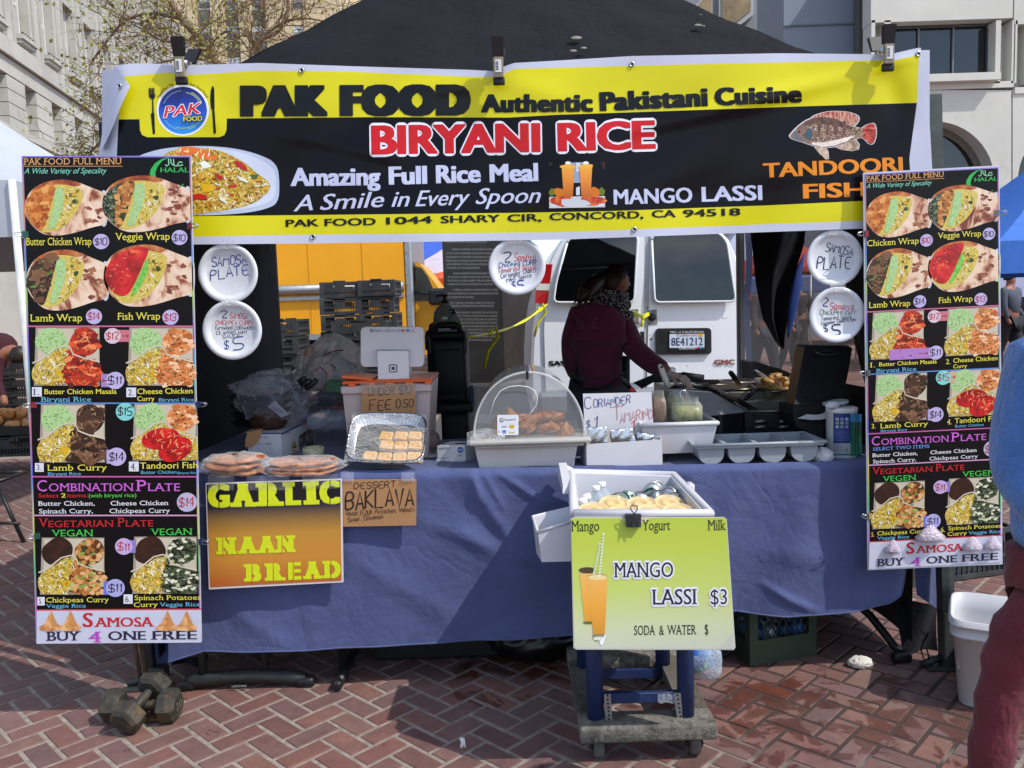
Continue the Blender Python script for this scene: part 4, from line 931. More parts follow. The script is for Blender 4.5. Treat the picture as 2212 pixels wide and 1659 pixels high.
for p,q in ((FL,FR),(FR,BRc),(BRc,BLc),(BLc,FL)):
    v_.grid(lambda s,t,p=p,q=q:p.lerp(q,s)+Vector((.004*math.sin(s*40),.004*math.sin(s*31),-.24*t)),30,3,ROOF)
v_.build('valance',ct)
fr=MB()
for p,q in ((FL,FR),(FR,BRc),(BRc,BLc),(BLc,FL)):fr.tube([p+Vector((0,0,-.06)),q+Vector((0,0,-.06))],.016,POLE,6)
fr.build('frame',ct)
LEGM=mat('#4a4f4c',.45,.5,var=.3,vs=12.0,dirt='#8b8d86',ds=14.0,dth=.63)
def leg(p,foot,w=.045,lm=LEGM):
    l=MB();c=(Vector(p)+Vector(foot))/2;d=Vector(p)-Vector(foot)
    l.hexa([Vector(foot)+Vector((a*w/2,b*w/2,0)) for a,b in ((-1,-1),(1,-1),(1,1),(-1,1))],[Vector(p)+Vector((a*w/2,b*w/2,0)) for a,b in ((-1,-1),(1,-1),(1,1),(-1,1))],lm)
    lo=l.build('leg',ct);f=MB();fz=Vector(foot)
    f.box((fz.x-.01,fz.y,.006),(.15,.08,.008),LEGM);f.box((fz.x+.035,fz.y-.01,.045),(.05,.07,.08),DARKMETAL,bev=.006)
    f.tube([(fz.x-.09,fz.y,.012),(fz.x-.05,fz.y,.03),(fz.x,fz.y,.04)],.014,DARKMETAL,6);f.lathe([(.008,0),(.006,.006),(0,.007)],(fz.x+.035,fz.y-.046,.05),STEEL,8,Matrix.Rotation(math.pi/2,3,'X'));f.build('foot',lo)
leg(FR,(1.60,3.0,0));leg(FL,(-1.41,3.05,0),.03,POLE);leg(BLc,(BLc.x,BLc.y,0),lm=POLE);leg(BRc,(BRc.x,BRc.y,0),lm=POLE)
# black fabric walls
lw=MB();lw.grid(lambda s,t:Vector((FL.x+.02+(BLc.x-FL.x)*s*.97+.012*math.sin(s*17+t*2),FL.y+.05+(BLc.y-FL.y-.12)*s,2.1-2.0*t)),30,12,NAVY);lw.build('side_wall',ct)
# half wall on the right with an open gap above it, and the part by the menu board closed to the top
hw=MB();hw.grid(lambda s,t:Vector((FR.x-.02+(BRc.x-FR.x)*s+.012*math.sin(s*21),FR.y+.06+(BRc.y-FR.y-.12)*s,(1.0+.01*math.sin(s*9))*(1-t)+.06*t)),30,8,mat('#10131f',.85,var=.3,bump=.2));hw.build('half_wall',ct)
vw=MB();vw.add([(FR.x+.01,FR.y+.3,1.0),(BRc.x-.03,BRc.y-.1,1.0),(BRc.x-.03,BRc.y-.1,2.05),(FR.x+.01,FR.y+.3,2.05)],[(0,1,2,3)],clear_mat('#3c3442',.20,.3));vw.build('vinyl_window',ct)
cw=MB();cw.grid(lambda s,t:Vector((FR.x-.03+.012*math.sin(s*19+t*3),FR.y+.06+(.95-.55*t**1.5)*s,2.1-1.1*t)),14,10,NAVY);cw.build('curtain',ct)
hc=MB()
pl=[(285,20),(330,250),(380,650),(440,980),(570,1240),(640,1310)];pr_=[(905,20),(880,160),(760,480),(690,850),(655,1150),(640,1310)]
fl_,fr_=interp([(y,x) for x,y in pl]),interp([(y,x) for x,y in pr_])
def hcf(s,t):
    y=20+1290*t;x0,x1=fl_(y),fr_(y);x=x0+(x1-x0)*s;p=P(*n5(x,y),4.12);return Vector((p.x,4.12+.05*math.sin(s*9+t*3)*(1-t*.5),p.z))
hc.grid(hcf,24,30,NAVY);hc.build('hanging_sheet',ct)
he=MB();he.tube([hcf(1,t/20)+Vector((.012,-.01,0)) for t in range(4,19)],[.004+.022*math.sin(math.pi*(t-4)/14) for t in range(4,19)],mat('#1d3d86',.7),6,True,.4);he.build('blue_lining',ct)
bs=MB();bs.grid(lambda s,t:P(*n5(228+70*s+(14*math.sin(t*8)),40+1500*t),5.45),5,30,mat('#1c3264',.8,var=.4,vs=20,bump=.3));bs.build('rolled_wall',ct)

# ------------------------------------------------------------------ banner
YB=2.93
top=interp([(240,146),(250,141),(286,137),(370,138),(386,147),(400,141),(560,136),(760,143),(1020,151),(1072,154),(1090,143),(1110,136),(1200,131),(1365,121),(1680,115),(1890,117),(1912,120),(1940,113),(1985,103),(2010,103)])
y1=interp([(240,168),(370,156),(390,163),(560,153),(760,155),(1020,166),(1075,166),(1110,149),(1365,142),(1900,130),(1925,132),(1985,118),(2010,118)])
y2=interp([(240,258),(492,256),(800,253),(1097,254),(1201,248),(1409,241),(1722,230),(1988,222),(2010,221)])
y3=interp([(240,470),(420,467),(621,465),(1097,460),(1320,456),(1650,444),(1865,434),(2010,428)])
y4=interp([(240,515),(420,511),(666,507),(1201,502),(1856,477),(2010,471)])
bot=interp([(240,533),(420,528),(666,526),(1201,518),(1856,494),(2010,488)])
xl=interp([(100,250),(143,249),(250,226),(330,214),(540,214)]);xr=interp([(90,1987),(222,2006),(370,2014),(500,2018)])
def crease(u,v,a,b,w,amp):
    dx,dy=b[0]-a[0],b[1]-a[1];l=math.hypot(dx,dy);t=((u-a[0])*dx+(v-a[1])*dy)/(l*l);d=((u-a[0])*dy-(v-a[1])*dx)/l
    if t < -.1 or t > 1.1:return 0
    return amp*.42*math.exp(-(d/w/1.5)**2)*max(0,math.sin(math.pi*min(max(t*.9+.08,0),1)))
def rip(u,v):
    d=.015*math.sin(u/210+v/330)+.004*math.sin(u/74-v/95+1)+.0018*math.sin(u/37+v/29)
    d += crease(u,v,(1914,148),(1290,300),13,.022)+crease(u,v,(1914,148),(1960,300),20,-.02)+crease(u,v,(1916,140),(1990,120),8,.012)
    d += crease(u,v,(1075,175),(820,205),14,.012)+crease(u,v,(1075,175),(1240,215),16,.010)+crease(u,v,(388,165),(520,330),18,.010)+crease(u,v,(560,285),(980,360),10,.007)+crease(u,v,(620,300),(1000,420),12,-.005)
    d += crease(u,v,(1120,420),(1700,330),26,.009)+crease(u,v,(1400,440),(1760,400),14,-.005)
    if u < 275:d -= ((275-u)/55)**2*.05
    return d
def bsurf(u,v,L):return onplane(u,v,Vector((0,YB-rip(u,v)-L,0)),Vector((0,-1,0)))
def vinyl(c,r=.3):return mat(c,r,var=.04,vs=3.0,bump=.05,bs=9.0,spec=.35)
VW,VY,VB=vinyl('#c3c7da'),vinyl('#d6d010'),mat('#0b0a12',.25,var=.04,vs=3.0,bump=.05,bs=9.0,spec=.20)
bn=thing('banner','wide yellow and black vinyl banner clipped along the front of the canopy','banner',P(1110,700,YB).to_tuple()[:2]+(1.6,))
cl=MB()
NU=200
def band(fa,fb,m_,nv,ul=None,ur=None):
    def f(s,t):
        vv=300
        for _ in range(3):
            a=ul(vv) if ul else xl(vv);b=ur(vv) if ur else xr(vv);u=a+(b-a)*s;vv=fa(u)+(fb(u)-fa(u))*t
        return bsurf(u,vv,0)
    cl.grid(f,NU,nv,m_)
inr=lambda v:xr(v)-(1 if v < 120 else 4+min(44,(v-110)*.19));inl=lambda v:max(xl(v)+14,262-(v-140)*.05)
band(top,y1,VW,3)
for fa,fb,m_,nv in ((y1,y2,VY,12),(y2,y3,VB,24),(y3,y4,VY,6)):
    band(fa,fb,m_,nv,inl,inr);band(fa,fb,VW,nv,inr,None)
    band(fa,fb,VW,nv,None,inl)
band(y4,bot,VW,3)
cl.build('vinyl_sheet',bn)
bk=MB();bk.grid(lambda s,t:bsurf(xl(300)+(xr(300)-xl(300))*s,(top(xl(300)+(xr(300)-xl(300))*s)+4)*(1-t)+(bot(xl(300)+(xr(300)-xl(300))*s)-4)*t,0)+Vector((0,.006,0)),80,12,VW);bk.build('backing',bn)
fo=MB();ed=[((62,76),(125,150)),((52,120),(138,172)),((40,180),(118,215)),((28,260),(92,270)),((12,350),(62,350)),((0,430),(22,440)),((-4,475),(0,478))]
fo.grid(lambda s,t:(lambda k,f:bsurf(*cD(ed[k][0][0]*(1-f)*(1-s)+ed[k+1][0][0]*f*(1-s)+ed[k][1][0]*(1-f)*s+ed[k+1][1][0]*f*s,ed[k][0][1]*(1-f)*(1-s)+ed[k+1][0][1]*f*(1-s)+ed[k][1][1]*(1-f)*s+ed[k+1][1][1]*f*s),.012+.022*math.sin(math.pi*s*.55)))(min(int(t*6),5),t*6-min(int(t*6),5)),8,18,VW);fo.build('folded_edge',bn)
BT=Sheet(bsurf,dd,.0006,10);INKV=vinyl('#08080c',.25);LAV=vinyl('#c6ccea');REDV=vinyl('#c8161d');ORV=vinyl('#e58a1f')
tabp=[(cD(183,322)),cD(186,385),cD(196,407),cD(220,418),cD(570,418),cD(594,408),cD(604,385),cD(606,322)]
BT.poly(tabp,VY,1.2,'logo')
BT.cr=cD
BT.disc(393,288,127,124,vinyl('#e9edf6'),2,'logo',40);BT.disc(393,288,117,114,grad_mat([(0,'#1f8fe0'),(.45,'#164fc0'),(.75,'#17268f'),(1,'#141a66')],P(*cD(393,402),YB).z-1.6,P(*cD(393,174),YB).z-1.6,.3),3,'logo',40)
for r0,a0,a1,c in ((98,200,265,'#9fc0e6'),(98,295,335,'#cfd97a'),(90,280,330,'#b9d48a'),(98,35,75,'#8fd0c8'),(90,50,110,'#a7c95a'),(98,105,150,'#7fc0e0')):
    BT.stroke([(393+r0*math.cos(math.radians(a0+(a1-a0)*i/10)),288+r0*.97*math.sin(math.radians(a0+(a1-a0)*i/10))) for i in range(11)],3,vinyl(c),4,'logo')
BT.text('PAK',300,324,478,302,52,vinyl('#d4283c'),5,'logo',off=.02,shear=.35,outline=(vinyl('#f2f2f8'),.035));BT.text('FOOD',396,342,488,338,23,vinyl('#f0e32a'),12,'logo',off=.02,outline=(INKV,.05))
BT.text('Food For The Soul Not Just Soul Food',0,0,100,0,13,INKV,3,'logo',off=.0,arc=(393,290,130,0,122))
BT.poly([(238,305),(243,300),(255,300),(259,400),(255,404),(248,402)],INKV,3,'logo');BT.poly([(245,230),(250,230),(253,302),(245,302)],INKV,3,'logo');BT.poly([(229,215),(232,225),(240,232),(254,232),(259,222),(260,210)],INKV,3,'logo')
for x in (228,235.5,243,250.5):BT.poly([(x,180),(x+5,178),(x+6,216),(x+1,216)],INKV,3,'logo')
BT.poly([(535,171),(541,172),(545,185),(547,280),(531,285),(526,240),(528,195)],INKV,3,'logo');BT.poly([(535,285),(546,282),(554,395),(549,402),(542,400)],INKV,3,'logo')
BT.text('PAK FOOD',670,319,1787,313,151,INKV,2,off=.115,space=1.16)
# rice platter
BT.poly(soft([(180,505),(300,470),(480,458),(640,470),(760,500),(850,545),(862,640),(856,735),(800,765),(700,785),(560,795),(440,797),(100,797),(100,560)]),vinyl('#b6c3dd'),1,'platter');BT.poly(soft([(280,520),(480,465),(640,480),(760,520),(838,570),(846,640),(838,720),(760,755),(560,785),(200,790),(150,600)]),vinyl('#ccd6ea'),1.6,'platter')
RICE=ramp_mat([(0,'#d9bd2a'),(.2,'#c08a12'),(.36,'#e9d86a'),(.5,'#77701c'),(.62,'#dcbc30'),(.74,'#f4eebc'),(.86,'#9c5a16'),(1,'#4d5a1c')],75,'voronoi',.4,dist=.12,stretch=(.7,1,1.5),cell=True)
RICE2=ramp_mat([(0,'#d9c02a'),(.3,'#c9a017'),(.45,'#efe07a'),(.6,'#a08a22'),(.75,'#dcc53b'),(.9,'#f2ecbc'),(1,'#7a8a2c')],130,'voronoi',.4,dist=.12,stretch=(.8,1,1.3),cell=True)
REDC=ramp_mat([(.2,'#5e0d06'),(.4,'#a31d0c'),(.55,'#c8341a'),(.7,'#8d160a'),(.85,'#de5a2e')],34,'noise',.3,detail=5,dist=1.2);ORC=ramp_mat([(.2,'#9a4a17'),(.4,'#d4783a'),(.55,'#e89a5c'),(.68,'#c4622a'),(.85,'#f0b47c')],34,'noise',.3,detail=5,dist=1.2)
GRN=ramp_mat([(.2,'#7fa067'),(.42,'#a5cb86'),(.62,'#b4d795'),(.8,'#6f9a58')],160,'noise',.4,detail=4);CHK=ramp_mat([(0,'#e6bd84'),(.28,'#cf9150'),(.44,'#9a5a26'),(.56,'#43260f'),(.7,'#2c3a18')],62,'voronoi',.35)
SPN=ramp_mat([(0,'#0c110b'),(.3,'#1f2c18'),(.5,'#0a0d0a'),(.62,'#3d5230'),(.78,'#c9ccac'),(.88,'#16210f'),(1,'#0c100b')],62,'voronoi',.4,dist=.25,cell=True);LMB=ramp_mat([(0,'#a8805c'),(.2,'#8a6142'),(.38,'#5c3c26'),(.52,'#2c1a10'),(.7,'#120a06')],36,'voronoi',.3,dist=.1)
TOR=ramp_mat([(.2,'#f2dcc6'),(.5,'#e6c8ac'),(.62,'#c9977a'),(.70,'#8a4a34'),(.85,'#5a2418')],17,'noise',.45,detail=3,dist=.6,stretch=(1,1,.6));TOR2=ramp_mat([(.3,'#d08a52'),(.5,'#b4622e'),(.7,'#8a3a1c')],18,'noise',.45);CHOC=ramp_mat([(.3,'#24100a'),(.7,'#3b1c12')],20,'noise',.2);RED2=ramp_mat([(.25,'#7d0a0a'),(.5,'#c4121a'),(.7,'#e02b28'),(.85,'#f0913c')],12,'noise',.25,detail=4,dist=.8);CHKN=ramp_mat([(.25,'#a8541a'),(.45,'#d98532'),(.6,'#c26a22'),(.8,'#e8a050')],40,'noise',.35,detail=5,dist=1.0)
RICEB=ramp_mat([(0,'#d9a41a'),(.25,'#b8860f'),(.4,'#e8cf58'),(.52,'#6e6a1c'),(.64,'#d0a41f'),(.78,'#ece0a0'),(.88,'#9c4a12'),(1,'#4f5a1e')],60,'voronoi',.35,dist=.12,stretch=(.7,1,1.5),cell=True)
BT.poly(soft([(240,560),(300,500),(360,475),(480,470),(570,480),(640,512),(700,545),(750,592),(795,620),(822,652),(800,690),(742,738),(640,765),(520,782),(440,790),(250,790),(200,700)]),RICEB,2.4,'platter')
BT.poly(soft([(356,490),(375,465),(440,462),(520,485),(562,512),(555,530),(500,528),(420,508),(370,505)]),grad_mat([(0,'#d98a2a'),(.5,'#e2641c'),(1,'#e8963a')],0.30,.42,.3),3.2,'platter')
GRAINS=['#f0e6a8','#e0c02c','#c88a14','#8a5a14','#f6f2dc','#6a7a24','#d8a81c','#e8d460']
plt=[(260,540),(360,480),(480,474),(570,482),(640,514),(750,594),(818,652),(798,688),(740,736),(640,762),(440,786),(250,780)]
BT.scatter(plt,420,GRAINS,26,6,3.0,'platter',5);BT.scatter(plt,30,['#b04a14','#c8861c','#54661f','#8a2a12'],13,8,3.2,'platter',6,True)
for pts,c in (([(640,532),(660,530),(700,560),(706,582),(680,575),(650,556)],'#b8201a'),([(440,695),(480,690),(515,706),(500,718),(440,722)],'#c4251a'),([(545,595),(585,605),(590,625),(565,622)],'#b52218'),([(610,650),(650,645),(660,655),(620,665)],'#c0391c'),([(475,540),(500,532),(535,560),(490,572)],'#eceee6'),([(650,602),(700,622),(712,640),(670,626)],'#e8ead8'),([(565,695),(600,720),(605,740),(575,722)],'#e9ecdc'),([(720,600),(760,598),(750,620),(725,618)],'#4a6a24'),([(480,640),(540,650),(545,680),(490,685)],'#e0b21a')):BT.poly(pts,pr(c),4.6,'platter')
BT.cr=dd
for t,a,h in (('Authentic',(1039,243,1281,241),39),('Pakistani',(1296,240,1530,229),41),('Cuisine',(1544,228,1733,221),38)):BT.text(t,*a,h,INKV,2,off=.07,space=1.08)
BT.text('BIRYANI',802,334,1168,328.5,63,REDV,2,off=.05,outline=(vinyl('#e9ebf6'),.035));BT.text('RICE',1205,327.5,1417,321.5,62,REDV,2,off=.05,outline=(vinyl('#e9ebf6'),.035))
for t,a in (('Amazing',(628,402,822,400)),('Full',(840,399,923,397)),('Rice',(942,396,1039,394)),('Meal',(1058,394,1163,391))):BT.text(t,*a,39,LAV,2,off=.045)
for t,a in (('A',(634,457,676,454)),('Smile',(690,454,826,447)),('in',(845,447,880,446)),('Every',(897,446,1008,442)),('Spoon',(1026,441,1163,438))):BT.text(t,*a,34,LAV,2,off=.012,shear=.38)
for t,a in (('PAK FOOD',(617,490,812,486)),('1044',(834,485,934,482)),('SHARY',(952,482,1080,479)),('CIR,',(1096,479,1170,477)),('CONCORD,',(1187,476,1390,471)),('CA',(1408,470,1460,469)),('94518',(1475,469,1600,465))):BT.text(t,*a,15.5,INKV,2,off=.03)
BT.text('MANGO',1326,442,1496,437,32,LAV,2,off=.03);BT.text('LASSI',1516,436,1647,432,32,LAV,2,off=.03)
BT.text('TANDOORI',1649,384,1951,370,31,ORV,2,off=.035);BT.text('FISH',1735,429,1872,424,31,ORV,2,off=.035)
BT.cr=cE
# printed picture of two lassi glasses
BT.quad([(200,603),(470,597),(470,818),(200,823)],vinyl('#3a1814'),1.2,'lassi_picture')
BT.quad([(286,603),(392,600),(392,700),(286,700)],vinyl('#8fa3c4'),1.7,'lassi_picture');BT.quad([(330,603),(348,602),(348,760),(330,760)],vinyl('#d5dbe6'),2.0,'lassi_picture');BT.quad([(200,768),(470,764),(470,818),(200,823)],vinyl('#cfd3da'),1.9,'lassi_picture')
for x0,x1,x2,x3 in ((260,322,314,270),(346,408,400,356)):BT.poly([(x0,622),(x1,620),(x2,770),(x3,772)],grad_mat([(0,'#c8641a'),(.5,'#e58a22'),(1,'#f0a830')],P(*cE(x0,770),YB).z-1.6,P(*cE(x0,620),YB).z-1.6,.3),2.8,'lassi_picture');BT.blob((x0+x1)/2,622,36,12,vinyl('#f0b13a'),3.2,'lassi_picture',seed=x0);BT.disc((x0+x1)/2,605,14,9,vinyl('#e8ecf4'),2.4,'lassi_picture',12)
for x,y,rx,ry,c in ((248,748,26,22,'#d97a1c'),(420,745,26,22,'#d8761c'),(262,790,58,24,'#c63a16'),(410,788,60,24,'#c43616'),(215,745,16,18,'#6a7a26'),(455,742,14,18,'#6c7c28'),(262,806,62,9,'#e0e2e8'),(410,804,60,9,'#e0e2e8')):BT.blob(x,y,rx,ry,vinyl(c) if c != '#c63a16' and c != '#c43616' else ORC if False else ramp_mat([(.3,'#a8260e'),(.55,'#d8521e'),(.75,'#e88a2e')],70,'noise',.4),3.0 if ry > 10 else 2.5,'lassi_picture',seed=int(x+y))
# printed fish
FSH=ramp_mat([(0,'#d8c4b0'),(.3,'#b39a84'),(.5,'#7c5a46'),(.75,'#4a2f24'),(1,'#e8d8c8')],150,'voronoi',.35);FIN=ramp_mat([(.3,'#8c2a1e'),(.5,'#b86a54'),(.65,'#d8b8a4'),(.8,'#3f2a24')],60,'noise',.35,stretch=(2.5,1,.6));WL=vinyl('#c9c6c8')
body=[(1365,474),(1380,455),(1402,432),(1440,402),(1480,385),(1530,380),(1590,392),(1640,418),(1690,436),(1722,436),(1722,478),(1680,486),(1640,505),(1580,524),(1520,530),(1470,516),(1430,502),(1385,490)]
dors=[(1462,396),(1480,376),(1520,362),(1565,353),(1640,356),(1690,372),(1698,392),(1685,415),(1668,427),(1630,410),(1590,392),(1520,379)]
tail=[(1708,438),(1745,416),(1772,411),(1782,440),(1781,475),(1770,508),(1752,516),(1728,490),(1708,476)]
body,dors,tail=soft(body,1),soft(dors,1),soft(tail,1)
for pl in (body,dors,tail,[(1482,524),(1512,560),(1536,586),(1550,583),(1548,550),(1535,528)],[(1588,528),(1620,540),(1660,546),(1694,538),(1698,515),(1680,490),(1640,505)]):
    cx_=sum(p[0] for p in pl)/len(pl);cy_=sum(p[1] for p in pl)/len(pl);BT.poly([(cx_+(x-cx_)*1.04+(3 if x > cx_ else -3),cy_+(y-cy_)*1.06) for x,y in pl],WL,1.4,'fish_picture')
BT.poly(dors,FIN,2,'fish_picture');BT.poly(tail,ramp_mat([(.3,'#7d1512'),(.55,'#c43a2c'),(.7,'#d8907c')],70,'noise',.35,stretch=(.5,1,2)),2.1,'fish_picture');BT.poly([(1482,524),(1512,560),(1536,586),(1550,583),(1548,550),(1535,528)],ramp_mat([(.3,'#a8917c'),(.7,'#d8c0a8')],60,'noise',.4),2,'fish_picture');BT.poly([(1588,528),(1620,540),(1660,546),(1694,538),(1698,515),(1680,490),(1640,505)],ramp_mat([(.3,'#8a6a58'),(.7,'#d0b8a4')],60,'noise',.4),2,'fish_picture')
BT.poly(body,FSH,2.6,'fish_picture');BT.poly([(1402,432),(1440,402),(1480,385),(1530,380),(1590,392),(1640,418),(1690,436),(1650,440),(1580,420),(1500,412),(1430,430)],ramp_mat([(.3,'#3a241c'),(.7,'#6a4634')],50,'noise',.4),2.9,'fish_picture')
for x in (1500,1540,1580,1620):BT.poly([(x,400),(x+16,402),(x+12,470),(x-2,468)],ramp_mat([(.3,'#4c2c22'),(.7,'#7c4c3c')],80,'noise',.4),3.1,'fish_picture')
BT.poly([(1470,505),(1520,505),(1600,490),(1680,470),(1640,500),(1580,520),(1520,527),(1470,514)],ramp_mat([(.3,'#d8ccc0'),(.7,'#efe6dc')],60,'noise',.4),3.0,'fish_picture')
BT.poly([(1366,474),(1402,435),(1430,420),(1470,440),(1474,470),(1460,500),(1430,500),(1388,489)],ramp_mat([(.3,'#54382c'),(.55,'#8a6a58'),(.75,'#4c6470')],30,'noise',.4),3.3,'fish_picture');BT.blob(1455,465,17,26,vinyl('#3f5a66'),3.7,'fish_picture',seed=5);BT.disc(1410,453,8,8,vinyl('#8c5a34'),4,'fish_picture',14);BT.disc(1410,453,4.5,4.5,INKV,4.4,'fish_picture',12)
BT.done(bn)
for x,y in (cD(968,95),cD(86,171),cE(600,127),cE(1986,76),cD(1023,900),cE(612,926)):
    g=MB();c=bsurf(x,y,.002 if x > 270 else .036);g.lathe([(.0045,0),(.0095,.0),(.0085,.0025),(.0055,.0025),(.0045,0)],c,STEEL,16,Matrix.Rotation(math.pi/2,3,'X'),caps=False);g.lathe([(.0046,.0005),(0,.0006)],c,mat('#1c1c20',.5),12,Matrix.Rotation(math.pi/2,3,'X'));g.build('grommet',bn)

# ------------------------------------------------------------------ spring clamps on the banner
BRS=mat('#8c7c68',.35,.8,var=.3,vs=40.0);STK=mat('#cfd2d2',.5,var=.05)
for (u,vt,vb,lb) in ((387,84,180,'black spring clamp at the banner corner near the stone building'),(1074,84,181,'black spring clamp in the middle of the banner top'),(1916,57,151,'black spring clamp at the banner corner before the concrete building')):
    a,b_=P(u,vt,YB-.035),P(u+4,vb,YB-.035);t=thing('spring_clamp',lb,'clamp',b_,'spring clamps along the banner top');zz=lambda f:a.z+(b_.z-a.z)*f;xx=lambda f:a.x+(b_.x-a.x)*f
    for sy in (0,.085):
        h=MB();h.hexa([(xx(.40)-.019,YB-.045+sy,zz(.40)),(xx(.40)+.019,YB-.045+sy,zz(.40)),(xx(.40)+.019,YB-.030+sy,zz(.40)),(xx(.40)-.019,YB-.030+sy,zz(.40))],[(xx(0)-.021+sy*.1,YB-.062+sy*1.6,zz(0)),(xx(0)+.021+sy*.1,YB-.062+sy*1.6,zz(0)),(xx(0)+.021+sy*.1,YB-.040+sy*1.6,zz(.0)),(xx(0)-.021+sy*.1,YB-.040+sy*1.6,zz(0))],BLACK);h.build('handle',t)
        j=MB();j.box((xx(.93),YB-.028+sy*.55,zz(.93)),(.040,.018,.026),BLACK,bev=.004,seg=2);j.build('jaw',t)
        s_=MB();s_.box((xx(.65),YB-.040+sy*.8,zz(.64)),(.034,.012,abs(zz(.40)-zz(.88))),BRS,bev=.003);so_=s_.build('blade',t)
    s_=MB();s_.box((xx(.6),YB-.0475,zz(.62)),(.021,.002,.042),STK)
    for q in range(6):s_.box((xx(.6)-.004+.0,YB-.049,zz(.62)-.012+q*.005),(.009,.0006,.002 if q % 2 else .003),mat('#3a3a3a',.6))
    s_.build('sticker',t)
    sp_=MB();sp_.tube([(xx(.5)-.016,YB-.01,zz(.5)),(xx(.5)+.016,YB-.01,zz(.5))],.011,STEEL,8);sp_.build('spring',t)

